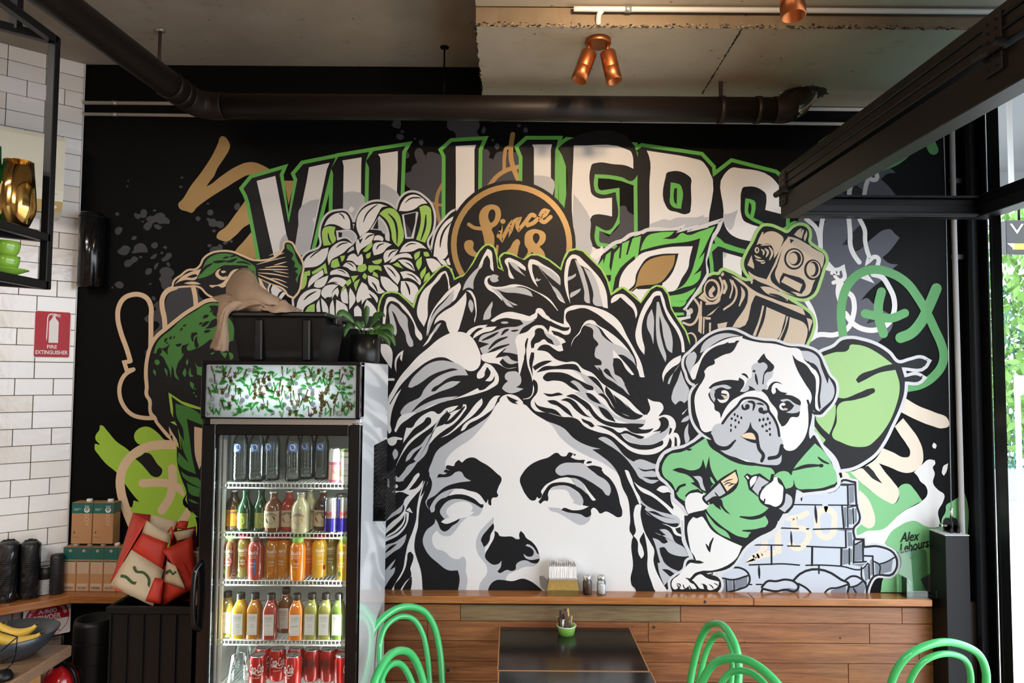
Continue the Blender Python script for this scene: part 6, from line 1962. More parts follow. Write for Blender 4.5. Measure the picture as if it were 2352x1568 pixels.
# header light box: frame, printed translucent sheet, tube behind it
zh = [PY(650, y, YFR - .012).z for y in (838, 959)]
hx0, hx1 = PY(474, 900, YFR - .012).x, PY(817, 900, YFR - .012).x
fbox('header_frame', FX0 - .002, FX1, YFR - .012, YFR + .06, zh[0], FZ, 'black_gloss', .002)
fbox('header_frame', FX0 - .002, FX1, YFR - .012, YFR + .06, ZH0, zh[1], 'black_gloss', .002)
fbox('header_frame', FX0 - .002, hx0, YFR - .012, YFR + .06, zh[1], zh[0], 'black_gloss', .002)
fbox('header_frame', hx1, FX1, YFR - .012, YFR + .06, zh[1], zh[0], 'black_gloss', .002)
fbox('light_box', hx0, hx1, YFR + .052, YFR + .06, zh[1], zh[0], 'white_plastic')
translucent('sheet_white', (.86, .90, .92))
pcols = {'sheet_green': (.10, .42, .10), 'sheet_dark': (.03, .05, .035), 'sheet_pale': (.50, .74, .46), 'sheet_olive': (.28, .22, .07), 'sheet_grey': (.40, .43, .50), 'sheet_brown': (.16, .11, .07), 'sheet_light': (.86, .90, .92)}
for k, c in pcols.items(): translucent(k, c)
hd = fbox('header_sheet', hx0, hx1, YFR - .009, YFR - .0085, zh[1], zh[0], 'sheet_white')
m = MB()
hw, hh = hx1 - hx0, zh[0] - zh[1]
def hpt(u, v, k): return (fx(hx0) + u, -.0092 - k * 2e-5, zh[1] + v)
def inside(pts): return all(.001 < a < hw - .001 and .001 < b < hh - .001 for a, b in pts)
lay = 0
def motif(kind, cx, cy, s, rot):
    global lay
    def T(p): 
        c_, s_ = math.cos(rot), math.sin(rot)
        return (cx + s * (p[0] * c_ - p[1] * s_), cy + s * (p[0] * s_ + p[1] * c_))
    def poly(pts, mat):
        global lay
        q = [T(p) for p in pts]
        if inside(q):
            m.add([hpt(a, b, lay % 400) for a, b in q], [tuple(range(len(q)))], mat); lay += 1
    if kind == 0:      # letter V
        poly([(-.5, .6), (-.2, .6), (.05, -.2), (.35, .6), (.55, .6), (.15, -.6), (-.05, -.6)], 'sheet_green')
        poly([(-.45, .55), (-.36, .55), (0, -.5), (-.03, -.55)], 'sheet_dark')
    elif kind == 1:    # leafy fruit
        poly([(math.cos(a * PI / 4) * .32, math.sin(a * PI / 4) * .42 - .15) for a in range(8)], 'sheet_olive')
        poly([(-.3, .2), (-.45, .75), (-.12, .45), (0, .85), (.12, .45), (.45, .75), (.3, .2)], 'sheet_brown')
        for q in range(4):
            poly([(-.2 + .12 * q, -.35), (-.14 + .12 * q, -.35), (-.1 + .1 * q, .1), (-.16 + .1 * q, .1)], 'sheet_dark')
    elif kind == 2:    # round face
        poly([(math.cos(a * PI / 5) * .42, math.sin(a * PI / 5) * .45) for a in range(10)], 'sheet_grey')
        poly([(math.cos(a * PI / 4) * .3, math.sin(a * PI / 4) * .34) for a in range(8)], 'sheet_light')
        poly([(-.15, .08), (-.03, .1), (-.06, 0)], 'sheet_dark'); poly([(.05, .1), (.17, .08), (.1, 0)], 'sheet_dark')
        poly([(-.1, -.15), (.12, -.14), (.02, -.24)], 'sheet_dark')
    elif kind == 3:    # leaf
        poly([(-.7, 0), (-.3, .28), (.2, .3), (.7, 0), (.2, -.22), (-.3, -.22)], 'sheet_green')
        poly([(-.5, -.02), (.1, .16), (.6, 0), (.1, .05)], 'sheet_dark')
    elif kind == 4:    # stem
        poly([(-.12, .8), (.14, .78), (.06, -.8), (-.06, -.8)], 'sheet_brown')
    else:
        poly([(-.5, -.3), (-.2, .4), (.4, .5), (.6, -.1), (.1, -.5)], 'sheet_pale')
rr = random.Random(11)
cells = []
for i in range(27):
    for j in range(10):
        cells.append(((i + .5 + rr.uniform(-.5, .5)) * hw / 27, (j + .5 + rr.uniform(-.5, .5)) * hh / 10))
rr.shuffle(cells)
for cx, cy in cells: motif(5, cx, cy, rr.uniform(.012, .02), rr.uniform(0, 6)) if rr.random() < .6 else None
for cx, cy in cells:
    k = rr.choice([0, 0, 1, 1, 2, 3, 3, 4, 4])
    motif(k, cx, cy, rr.uniform(.018, .025) if k != 4 else rr.uniform(.02, .028), rr.uniform(-.45, .45))
hp = m.build('header_print', None, fr); hp['kind'] = 'stuff'
al = area_light('header_tube', (fx((hx0 + hx1) / 2), .045, (zh[0] + zh[1]) / 2 - .004), (PI / 2, 0, 0), hw * .62, .03, 3.2, (.82, .95, 1.0)); al.parent = fr
fbox('door_gap_strip', FX0 + .03, FX1 - .02, YFR + .004, YFR + .02, ZD1 - .002, ZH0, 'steel')
# door
gx0, gx1 = PY(489, 1200, YFR).x, PY(797, 1200, YFR).x
gz1 = PY(650, 1000, YFR).z
dz0 = .12
dr = thing('fridge_door_tmp', '', '')
bpy.data.objects.remove(dr)
dr = MB().bx(fx(FX0), fx(gx0), -.0, .045, dz0, ZD1, None, .003).build('door', 'black_gloss', fr)
def dbox(name, x0, x1, y0, y1, z0, z1, mat, bev=0.0): return fbox(name, x0, x1, y0, y1, z0, z1, mat, bev, dr)
dbox('door_stile', gx1, FX1, YFR, YFR + .045, dz0, ZD1, 'black_gloss', .003)
dbox('door_rail', gx0, gx1, YFR, YFR + .045, gz1, ZD1, 'black_gloss', .003)
dbox('door_rail', gx0, gx1, YFR, YFR + .045, dz0, .30, 'black_gloss', .003)
dbox('glass', gx0, gx1, YFR + .020, YFR + .024, .30, gz1, 'door_glass')
dbox('seal', gx0, gx0 + .006, YFR + .040, YFR + .046, .30, gz1, 'conduit_grey')
hz0, hz1 = PY(462, 1445, YFR).z, PY(462, 1292, YFR).z
MB().tube(spline([(fx(FX0) + .012, -.002, hz0), (fx(FX0) + .004, -.030, hz0 + .03), (fx(FX0) + .002, -.040, (hz0 + hz1) / 2), (fx(FX0) + .004, -.030, hz1 - .03), (fx(FX0) + .012, -.002, hz1)], 6), .010, 10).build('door_handle', 'black_gloss', dr)
MB().tube([(fx(FX1) - .03, .005, ZD1 + .004), (fx(FX1) + .004, .005, ZD1 + .004)], .005, 8).build('hinge_pin', 'steel', dr)
# a faint reflection-like vinyl on the white flank is only gloss; lock box of perforated steel hangs on it
kx = FX1
ky0, ky1 = PX(858, 1100, kx).y, PX(886, 1100, kx).y
kz0, kz1 = PX(872, 1180, kx).z, PX(872, 1016, kx).z
kb = thing('perforated_rack', 'black perforated metal rack with keys on the white side of the fridge', 'rack', (kx, ky0, kz0))
def perf(mb, w, h, nx_, nz_, M, mat='black_steel'):
    t = .0016
    bw = w / (nx_ * 2 + 1); bh = h / (nz_ * 2 + 1)
    for i in range(nx_ + 1):
        mb.box((i * 2 * bw + bw / 2 - w / 2, 0, 0), (bw, t, h), mat) if M is None else mb.add(*boxgeo((i * 2 * bw + bw / 2, 0, h / 2), (bw, t, h)), mat, False, M)
    for j in range(nz_ + 1):
        mb.add(*boxgeo((w / 2, 0, j * 2 * bh + bh / 2), (w, t, bh)), mat, False, M)
def boxgeo(c, s):
    x, y, z = [d / 2 for d in s]
    v = [(c[0] + a, c[1] + b, c[2] + d) for a, b, d in ((-x, -y, -z), (x, -y, -z), (x, y, -z), (-x, y, -z), (-x, -y, z), (x, -y, z), (x, y, z), (-x, y, z))]
    return v, [(0, 3, 2, 1), (4, 5, 6, 7), (0, 1, 5, 4), (1, 2, 6, 5), (2, 3, 7, 6), (3, 0, 4, 7)]
kd, kh = ky1 - ky0, kz1 - kz0
m = MB(); perf(m, kd, kh, 8, 16, Matrix.Translation((.003, 0, 0)) @ Matrix.Rotation(PI / 2, 4, 'Z')); m.build('back_plate', None, kb)
m = MB(); perf(m, kd * .9, kh * .62, 7, 10, Matrix.Translation((.050, .0, 0)) @ Matrix.Rotation(PI / 2, 4, 'Z')); m.build('front_plate', None, kb)
MB().bx(0, .052, 0, kd, 0, .004).build('tray', 'black_steel', kb)
for z in (.2, .62):
    MB().bx(0, .055, -.001, .006, kh * z * .98, kh * z * .98 + .004).build('bar', 'black_steel', kb)
m = MB()
for k in range(3):
    a = .3 * k - .2
    m.add(*boxgeo((.058, .02 + .012 * k, kh * .50 - .004 * k), (.002, .009, .034)), 'brass' if k == 1 else 'steel')
m.build('keys', None, kb)

# wire shelves
SHY0, SHY1 = YFR + .068, YBK - .045
SX0, SX1 = FX0 + .052, FX1 - .052
sh_px = [1108, 1222, 1331, 1468]
SHZ = [PY(650, y, SHY0).z for y in sh_px] + [PY(650, 1580, SHY0).z]
for z in SHZ:
    m = MB()
    n = 33
    for k in range(n + 1):
        x = fx(SX0 + (SX1 - SX0) * k / n)
        m.tube([(x, SHY0 - YFR, z - .0025), (x, SHY1 - YFR, z - .0025)], .0019, 5, 'rack_white')
        m.tube([(x, SHY0 - YFR - .001, z - .003), (x, SHY0 - YFR - .001, z - .021)], .0019, 5, 'rack_white')
    for yy, zz, r in ((SHY0, z - .003, .0028), (SHY0, z - .021, .0034), (SHY1, z - .005, .003), ((SHY0 + SHY1) / 2, z - .006, .003)):
        m.tube([(fx(SX0), yy - YFR, zz), (fx(SX1), yy - YFR, zz)], r, 6, 'rack_white')
    m.build('wire_shelf', None, fr)
# inside lamp tube on the left post of the door
MB().tube([(fx(FX0) + .062, .075, .35), (fx(FX0) + .062, .075, ZH0 - .08)], .008, 8).build('lamp_cover', 'white_plastic', fr)
al = area_light('fridge_lamp', (fx(FX0) + .075, .06, .95), (0, -PI / 2, math.radians(-24)), 1.5, .03, 5.0, (.86, 1.0, .96)); al.parent = fr
al = area_light('fridge_lamp', (fx(FX1) - .075, .06, .95), (0, PI / 2, math.radians(24)), 1.5, .03, 4.0, (.95, 1.0, .92)); al.parent = fr

# ---------------------------------------------------------------- things on the shelves
def wrap(r, z, x, y, rot=0.0, e=.0006):
    """point on a cylinder of radius r: x measured round from the front"""
    a = x / r + rot
    return (math.sin(a) * (r + e), -math.cos(a) * (r + e), z + y)
def band(mb, r, z0, z1, a0, a1, mat, n=14, e=.0004, r2=None):
    r2 = r2 or r
    v = []
    for k in range(n + 1):
        a = a0 + (a1 - a0) * k / n
        v.append((math.sin(a) * (r + e), -math.cos(a) * (r + e), z0)); v.append((math.sin(a) * (r2 + e), -math.cos(a) * (r2 + e), z1))
    mb.add(v, [(2 * k, 2 * k + 2, 2 * k + 3, 2 * k + 1) for k in range(n)], mat, True)
def shelf_pos(px, row, depth):
    y = SHY0 + depth
    return (PY(px, sh_px[row] if row < 4 else 1568, y).x, y, SHZ[row] + .0006)
def squig(mb, x0, x1, z, amp, n, w, fn, mat):
    """a written squiggle where the print is too small to read"""
    K_ = n * 6
    pts = [(x0 + (x1 - x0) * k / K_, z + amp * math.sin(k * PI / 3 + k * k * .013)) for k in range(K_ + 1)]
    v = [fn(a, b) for a, b in pts] + [fn(a + w * .25, b + w) for a, b in pts]
    mb.add(v, [(k, k + 1, K_ + 2 + k, K_ + 1 + k) for k in range(K_)], mat)
def disc(mb, cx, cz, rx, rz, mat, fn, n=16):
    mb.add([fn(cx + rx * math.cos(2 * PI * k / n), cz + rz * math.sin(2 * PI * k / n)) for k in range(n)], [tuple(range(n))], mat)

# row 1: water bottles
def water(px, depth, lab, rot=0.0):
    t = thing('water_bottle', lab, 'bottle', shelf_pos(px, 0, depth), rot, 'clear water bottles on the top fridge shelf')
    p = [(.026, 0), (.031, .006), (.0315, .03)]
    for k in range(5): p += [(.0315, .032 + k * .016), (.0295, .039 + k * .016), (.0315, .046 + k * .016)]
    p += [(.031, .125), (.030, .15), (.026, .168), (.017, .190), (.0125, .200), (.0125, .212)]
    MB().lathe(p, 20, caps=True).build('bottle', 'pet_clear', t)
    MB().lathe([(.0145, .208), (.0145, .224), (.013, .226), (0, .226)], 14).build('cap', 'label_blue', t)
    m = MB()
    band(m, .0315, .118, .150, -.55, .55, 'label_blue', 12)
    disc(m, 0, .136, .011, .013, 'print_white', lambda x, y: wrap(.0315, 0, x, y, e=.001))
    disc(m, 0, .134, .005, .006, 'label_blue', lambda x, y: wrap(.0315, 0, x, y, e=.0014))
    m.build('label', None, t)
water(551, .035, 'clear water bottle furthest left on the top fridge shelf')
water(588, .030, 'clear water bottle second from left on the top fridge shelf', .1)
water(624, .06, 'clear water bottle third from left on the top fridge shelf', -.2)
water(672, .045, 'clear water bottle with folded look in the middle of the top shelf', .2)
water(703, .10, 'clear water bottle behind the middle of the top fridge shelf')
water(737, .09, 'clear water bottle fourth in the back row of the top shelf', .1)
def can(name, lab, pos, r, h, body, rot=0, deco=None, grp=None, top='can_silver'):
    t = thing(name, lab, 'can', pos, rot, grp)
    MB().lathe([(r * .78, 0), (r * .86, .002), (r, .010), (r, h - .012), (r * .84, h - .002), (r * .84, h), (r * .80, h), (r * .78, h - .003), (0, h - .003)], 24).build('can_body', body, t)
    MB().lathe([(r * .83, h - .004), (r * .86, h - .001), (r * .85, h + .001), (r * .80, h - .001), (0, h - .001)], 24).build('can_end', top, t)
    MB().bx(-.006, .006, -.012, .004, h - .0005, h + .001).build('ring_pull', top, t)
    if deco:
        m = MB(); deco(m, r, h); m.build('label', None, t)
    return t
def d_pink(m, r, h):
    band(m, r, h * .08, h * .52, -1.4, 1.4, 'can_peach'); band(m, r, h * .52, h * .60, -1.4, 1.4, 'can_pink'); band(m, r, h * .02, h * .08, -1.4, 1.4, 'can_pink')
    disc(m, .008, h * .38, .012, .016, 'can_pink', lambda x, y: wrap(r, 0, x, y, e=.001)); disc(m, .016, h * .28, .008, .014, 'juice_green', lambda x, y: wrap(r, 0, x, y, e=.0012))
    for q in (.70, .76): m.add([wrap(r, h * q, -.012, 0, e=.001), wrap(r, h * q, .012, 0, e=.001), wrap(r, h * q, .012, .003, e=.001), wrap(r, h * q, -.012, .003, e=.001)], [(0, 1, 2, 3)], 'print_grey')
can('drink_can', 'slim white can with pink and peach fruit label on the top shelf', shelf_pos(770, 0, .03), .0265, .134, 'label_white', 0, d_pink)
def d_green(m, r, h):
    band(m, r, h * .90, h * .98, -1.4, 1.4, 'juice_green'); band(m, r, h * .74, h * .77, -1.4, 1.4, 'juice_green'); band(m, r, h * .20, h * .22, -1.4, 1.4, 'juice_green')
    squig(m, -.016, .016, h * .5, .006, 4, .0022, lambda x, y: wrap(r, 0, x, y, e=.001), 'label_blue')
    squig(m, -.012, .012, h * .36, .0025, 6, .0016, lambda x, y: wrap(r, 0, x, y, e=.001), 'label_blue')
can('drink_can', 'slim white can with green rings and blue lettering on the top shelf', shelf_pos(797, 0, .025), .0275, .134, 'label_white', .1, d_green)

# row 2: stubby soft drink bottles
def stubby(px, depth, lab, glass, fruit, ribbon, rot=0.0, lbl='bag_cream', tall=1.0):
    t = thing('soda_bottle', lab, 'bottle', shelf_pos(px, 1, depth), rot, 'soft drink bottles on the second fridge shelf')
    p = [(.033, 0), (.036, .004), (.036, .085), (.034, .100), (.026, .115), (.016, .126), (.014, .132), (.014, .142), (.0155, .144), (.0155, .150)]
    MB().lathe([(a, b * tall) for a, b in p], 24).build('bottle', glass, t)
    MB().lathe([(.0165, .147 * tall), (.0168, .153 * tall), (.013, .157 * tall), (0, .157 * tall)], 14).build('cap', 'can_silver', t)
    m = MB()
    f = lambda x, y: wrap(.036, 0, x, y, e=.0009)
    band(m, .036, .018, .082, -.95, .95, lbl, 14)
    disc(m, 0, .050, .019, .016, fruit, f)
    add_text(m, 'BUNDABERG', .046, .009, lambda x, y: wrap(.036, .073 - 18 * x * x, x, y, e=.0012), 'print_black', .15, .01)
    m.add([f(-.024, .035), f(.024, .035), f(.024, .043), f(-.024, .043)], [(0, 1, 2, 3)], ribbon)
    m.build('label', None, t)
stubby(536, .05, 'dark brown soda bottle with orange label at the left of the second shelf', 'glass_brown', 'juice_orange', 'dark_brown', .2, 'juice_amber')
def greenb(px, depth, lab, rot):
    t = thing('soda_bottle', lab, 'bottle', shelf_pos(px, 1, depth), rot, 'soft drink bottles on the second fridge shelf')
    MB().lathe([(.028, 0), (.031, .004), (.031, .075), (.029, .092), (.019, .115), (.0135, .13), (.0135, .15), (.015, .152), (.015, .158), (0, .158)], 22).build('bottle', 'glass_green', t)
    m = MB(); band(m, .031, .012, .072, -.9, .9, 'juice_lime', 12); disc(m, .004, .045, .012, .016, 'pot_green', lambda x, y: wrap(.031, 0, x, y, e=.001)); m.build('label', None, t)
greenb(563, .03, 'green glass bottle with lime label on the second shelf', -.25)
greenb(598, .04, 'green glass bottle with pale lime label, second of the pair', .4)
stubby(627, .025, 'soda bottle with passionfruit label and cream contents on the second shelf', 'juice_brown', 'juice_dark', 'can_dark_red', 0)
stubby(663, .045, 'soda bottle with red guava label on the second shelf', 'juice_red', 'juice_pink', 'can_dark_red', .1)
stubby(690, .012, 'pale lemonade soda bottle in front on the second shelf', 'juice_lemon', 'juice_yellow', 'label_blue', 0)
stubby(711, .075, 'pale lemonade soda bottle behind the front one', 'juice_lemon', 'juice_yellow', 'label_blue', .25)
stubby(741, .055, 'dark soda bottle with cherry label beside the slim cans', 'juice_dark', 'can_dark_red', 'can_dark_red', -.1)
def d_bull(m, r, h):
    band(m, r, h * .03, h * .42, -1.5, 1.5, 'can_blue'); band(m, r, h * .42, h * .97, -1.5, -.55, 'can_blue', r2=r)
    add_text(m, 'Bull', .028, .016, lambda x, y: wrap(r, h * .56, x, y, e=.001), 'print_red', 0, .02)
    m.add([wrap(r, h * .42, -.012, 0, e=.001), wrap(r, h * .42, .012, .002, e=.001), wrap(r, h * .42, .02, .009, e=.001), wrap(r, h * .42, -.004, .008, e=.001)], [(0, 1, 2, 3)], 'print_red')
can('energy_can', 'slim silver and blue can with red lettering at the front of the second shelf', shelf_pos(759, 1, .012), .0265, .134, 'can_silver', -.12, d_bull, 'slim silver and blue cans')
can('energy_can', 'slim silver and blue can at the right edge of the fridge glass', shelf_pos(789, 1, .020), .0265, .134, 'can_silver', .1, d_bull, 'slim silver and blue cans')
can('energy_can', 'slim silver and blue can standing behind the front two', shelf_pos(783, 1, .085), .0265, .134, 'can_silver', 0, d_bull, 'slim silver and blue cans')

# row 3: juice bottles
def juiceb(px, depth, lab, col, cap, spots, rot=0.0, txt=True):
    t = thing('juice_bottle', lab, 'bottle', shelf_pos(px, 2, depth), rot, 'fruit juice bottles on the third fridge shelf')
    MB().lathe([(.027, 0), (.0305, .004), (.0305, .118), (.029, .130), (.023, .144), (.0205, .148)], 22).build('bottle', col, t)
    MB().lathe([(.0215, .146), (.0225, .149), (.0225, .163), (.021, .165), (0, .165)], 20).build('cap', cap, t)
    m = MB(); f = lambda x, y: wrap(.0305, 0, x, y, e=.0006)
    if txt:
        add_text(m, "Noah's", .036, .015, lambda x, y: wrap(.0305, .108, x, y, e=.0012), 'print_white', .1, .012)
        squig(m, -.015, .015, .094, .0008, 9, .0012, lambda x, y: wrap(.0305, 0, x, y, e=.0012), 'print_white')
        squig(m, -.012, .014, .087, .0008, 9, .0012, lambda x, y: wrap(.0305, 0, x, y, e=.0012), 'print_white')
        squig(m, -.010, .012, .066, .004, 5, .0016, lambda x, y: wrap(.0305, 0, x, y, e=.0014), 'print_white')
        squig(m, -.012, .010, .054, .003, 6, .0014, lambda x, y: wrap(.0305, 0, x, y, e=.0014), 'print_white')
    for (x, z, a, b, mt) in spots: disc(m, x, z, a, b, mt, f)
    if m.v: m.build('label', None, t)
juiceb(526, .03, 'dark berry juice bottle with green leaf print furthest left on the third shelf', 'juice_brown', 'pot_green', [(-.004, .09, .014, .012, 'juice_green'), (.004, .07, .013, .015, 'can_pink'), (-.012, .03, .006, .01, 'pot_green')], .1)
juiceb(558, .05, 'muddy red juice bottle second from left on the third shelf', 'juice_olive', 'can_red', [(.002, .06, .014, .020, 'can_dark_red'), (-.012, .03, .005, .007, 'print_white')], .2)
juiceb(587, .012, 'pinkish red juice bottle in front on the third shelf', 'juice_pink', 'carton_dark', [(.008, .05, .006, .03, 'label_blue')], -.1)
juiceb(625, .03, 'amber mango juice bottle on the third shelf', 'juice_amber', 'can_red', [(-.004, .035, .013, .014, 'juice_orange')], .15)
juiceb(652, .045, 'amber juice bottle behind the gap on the third shelf', 'juice_amber', 'can_red', [], -.2)
juiceb(683, .008, 'bright orange juice bottle with green lid in front on the third shelf', 'juice_orange', 'pot_green', [(-.006, .07, .014, .014, 'juice_pink'), (-.004, .03, .008, .012, 'juice_yellow')], 0)
juiceb(702, .075, 'orange juice bottle with green lid behind the front one', 'juice_orange', 'pot_green', [(.01, .09, .008, .016, 'juice_yellow')], .6)
juiceb(715, .11, 'orange juice bottle furthest back in its file', 'juice_orange', 'pot_green', [], .4)
juiceb(733, .05, 'clear amber apple juice bottle with white print', 'juice_yellow', 'can_red', [(.018, .04, .006, .010, 'can_red')], .3)
juiceb(760, .085, 'dark olive juice bottle with green curl print', 'juice_olive', 'carton_dark', [(-.016, .09, .003, .022, 'pot_green')], .1)
juiceb(790, .02, 'yellow pineapple juice bottle with green lid at the right edge', 'juice_yellow', 'pot_green', [(-.004, .05, .009, .009, 'juice_orange'), (-.008, .025, .007, .010, 'juice_green')], -.1)

# row 4: square house-juice bottles with white labels
def square(px, depth, lab, col, flavour, rot=0.0):
    t = thing('house_juice_bottle', lab, 'bottle', shelf_pos(px, 3, depth), rot, 'square juice bottles with white labels')
    MB().lathe([(.025, 0), (.0275, .004), (.0275, .105), (.026, .115), (.018, .135), (.0135, .143), (.0135, .152)], 24, square=.75).build('bottle', col, t)
    MB().lathe([(.0155, .150), (.016, .153), (.016, .170), (.0145, .172), (0, .172)], 18).build('cap', 'print_black', t)
    m = MB(); yy = -.0290
    w, z0, z1 = .0195, .020, .100
    m.add([(-w, yy, z0), (w, yy, z0), (w, yy, z1), (-w, yy, z1)], [(0, 1, 2, 3)], 'label_white')
    P = lambda x, y: (x, yy - .0004, y)
    add_text(m, 'VILLIERS', .029, .010, lambda x, y: P(x, .086 + y), 'print_grey')
    add_text(m, 'CANTEEN', .022, .0034, lambda x, y: P(x, .0775 + y), 'print_grey')
    m.add([P(-.015, .0725), P(.015, .0725), P(.015, .0732), P(-.015, .0732)], [(0, 1, 2, 3)], 'print_grey')
    a, b = flavour
    if a == 'Immunity':
        add_text(m, a, .026, .0065, lambda x, y: P(x, .055 + .12 * x + y), 'print_black', .35)
    else:
        squig(m, -.009, .007, .058, .0028, 3, .0009, lambda x, y: P(x, y + .15 * x), 'print_black')
        if b: squig(m, -.006, .010, .049, .0026, 4, .0009, lambda x, y: P(x, y + .15 * x), 'print_black')
    squig(m, -.009, .009, .036, .0006, 6, .0005, P, 'print_grey')
    m.add([P(-.014, .0275), P(.014, .0275), P(.014, .0281), P(-.014, .0281)], [(0, 1, 2, 3)], 'print_grey')
    m.build('label', None, t)
square(521, .035, 'square olive yellow juice bottle furthest left on the fourth shelf', 'juice_olive', ('Bee', 'Orange'), .12)
square(551, .018, 'square golden juice bottle second from left', 'juice_yellow', ('Bee', 'Orange'), 0)
square(584, .018, 'square amber juice bottle third from left', 'juice_amber', ('Tropical', 'Mist'), 0)
square(621, .012, 'square red juice bottle in the middle of the fourth shelf', 'juice_red', ('Heat', ''), .05)
square(655, .085, 'square brown juice bottle standing back on the fourth shelf', 'juice_brown', ('Beet', ''), 0)
square(680, .012, 'square bright orange juice bottle', 'juice_orange', ('Immunity', ''), .08)
square(715, .02, 'square pale lime juice bottle', 'juice_lime', ('Jade', 'Apple'), 0)
square(747, .02, 'square yellow green juice bottle', 'juice_lime', ('Jade', 'Apple'), 0)
square(777, .018, 'square dark green juice bottle at the right edge', 'juice_green', ('Ginger', ''), .0)

# row 5: tumblers and cola cans
def tumbler(px, depth, lab):
    t = thing('plastic_tumbler', lab, 'tumbler', shelf_pos(px, 4, depth), 0, 'upturned clear tumblers')
    MB().lathe([(.041, 0), (.043, .003), (.042, .008), (.030, .112), (.030, .116), (.027, .117), (0, .110)], 24, caps=False).build('tumbler', 'pet_clear', t)
tumbler(547, .02, 'clear plastic tumbler upside down at the front left of the bottom shelf')
tumbler(557, .12, 'clear plastic tumbler upside down at the back left of the bottom shelf')
def d_cola(txt, small, mat):
    def f(m, r, h):
        add_text(m, txt, .056, .034, lambda x, y: wrap(r, h * .66, x, y, e=.0008), mat, .28, .018)
        m.add([wrap(r, h * .47, -.024 + .006 * k, .004 * math.sin(k * .8), e=.0008) for k in range(9)] + [wrap(r, h * .47, -.024 + .006 * k, .004 * math.sin(k * .8) + .004, e=.0008) for k in range(8, -1, -1)], [tuple(range(18))], mat)
        add_text(m, small, .030, .005, lambda x, y: wrap(r, h * .38, x, y, e=.0008), mat)
    return f
cls = d_cola('Coca-Cola', 'CLASSIC', 'print_white'); zero = d_cola('Coca-Cola', 'ZERO SUGAR', 'print_black')
G5 = 'red cola cans on the bottom fridge shelf'
can('cola_can', 'red cola can at the front left of the bottom shelf', shelf_pos(591, 4, .012), .033, .122, 'can_red', .2, cls, G5)
can('cola_can', 'red cola can at the front centre of the bottom shelf', shelf_pos(672, 4, .012), .033, .122, 'can_red', -.5, cls, G5)
can('cola_can', 'red cola can behind the front left one', shelf_pos(603, 4, .085), .033, .122, 'can_red', .6, cls, G5)
can('cola_can', 'red cola can in the gap between the two front cans', shelf_pos(636, 4, .075), .033, .122, 'can_red', .3, cls, G5)
can('cola_can', 'red cola can behind the front centre one', shelf_pos(679, 4, .085), .033, .122, 'can_red', .4, cls, G5)
can('cola_can', 'dark red zero sugar cola can right of centre', shelf_pos(716, 4, .075), .033, .122, 'can_dark_red', -.35, zero, G5)
can('cola_can', 'dark red zero sugar cola can second from the right', shelf_pos(753, 4, .075), .033, .122, 'can_dark_red', -.6, zero, G5)
can('cola_can', 'red cola can at the front right edge', shelf_pos(786, 4, .015), .033, .122, 'can_red', 1.2, cls, G5)
can('cola_can', 'dark red zero sugar cola can at the back right edge', shelf_pos(789, 4, .088), .033, .122, 'can_dark_red', .2, zero, G5)

# ---------------------------------------------------------------- on top of the fridge
tby = -.66
t0, t1 = PY(533, 780, tby).x, PY(742, 780, tby).x
tz = PY(640, 716, tby).z
FZt = FZ - .002
tb = thing('storage_tub', 'black plastic storage tub with lid on top of the fridge', 'tub', ((t0 + t1) / 2, tby, FZt))
tw, td, th = t1 - t0, .34, tz - FZt
m = MB()
def tubring(ins, z, w=tw, d=td): 
    x = w / 2 - ins
    return [(-x, ins, z), (x, ins, z), (x, d - ins, z), (-x, d - ins, z)]
v = tubring(.022, 0) + tubring(0, th - .02)
m.add(v, [(3, 2, 1, 0), (0, 1, 5, 4), (1, 2, 6, 5), (2, 3, 7, 6), (3, 0, 4, 7)]); m.build('tub_body', 'black_plastic', tb)
MB().box((0, td / 2, th - .011), (tw + .03, td + .03, .022), None, None, .006).build('lid', 'black_plastic', tb)
for px in (594, 704):
    x = PY(px, 780, tby).x - (t0 + t1) / 2
    MB().box((x, -.002, th * .44), (.032, .018, th * .84), None, Matrix.Rotation(.05, 3, 'X'), .006).build('rib', 'crate_plastic', tb)
MB().box((tw / 2 + .020, td * .4, th - .030), (.02, .09, .028), None, None, .004).build('clip', 'black_plastic', tb)
# cloth lying over the tub: crumpled heap with a hanging sleeve
def cloth_patch(par, outl, ybase, bulge, name, n=2):
    pass
cl0 = PY(600, 715, tby)
cl = thing('beige_jacket', 'beige cloth jacket thrown over the tub on the fridge', 'jacket', (cl0.x, tby, tz))
def sheet(name, rows, thick=.004):
    """rows of px points (px, py, y): a draped strip with thickness"""
    P = [[PY(a, b, y) - Vector((cl0.x, tby, tz)) for a, b, y in r] for r in rows]
    R_, C_ = len(P), len(P[0])
    dense = []
    for r in P: dense.append(spline(r, 5))
    cols = list(zip(*dense)); grid = [spline(list(c), 4) for c in cols]
    nr, nc = len(grid[0]), len(grid)
    v = []
    for i in range(nc):
        for j in range(nr):
            q = Vector(grid[i][j]); w = .0035 * math.sin(i * 1.3 + j * .7) + .002 * math.sin(j * 2.1 - i * .5)
            v.append((q.x, q.y + w, q.z + w * .5))
    f = [(i * nr + j, (i + 1) * nr + j, (i + 1) * nr + j + 1, i * nr + j + 1) for i in range(nc - 1) for j in range(nr - 1)]
    o = MB().add(v, f, None, True).build(name, 'cloth_beige', cl)
    md = o.modifiers.new('thickness', 'SOLIDIFY'); md.thickness = thick
    return o
sheet('back_panel', [[(520, 655, -.45), (545, 622, -.48), (575, 622, -.5), (600, 680, -.42)],
                [(522, 690, -.56), (545, 660, -.62), (585, 655, -.62), (640, 690, -.50)],
                [(535, 715, -.60), (555, 690, -.66), (610, 678, -.67), (690, 713, -.55)],
                [(600, 715, -.66), (610, 700, -.675), (640, 703, -.675), (690, 715, -.60)]])
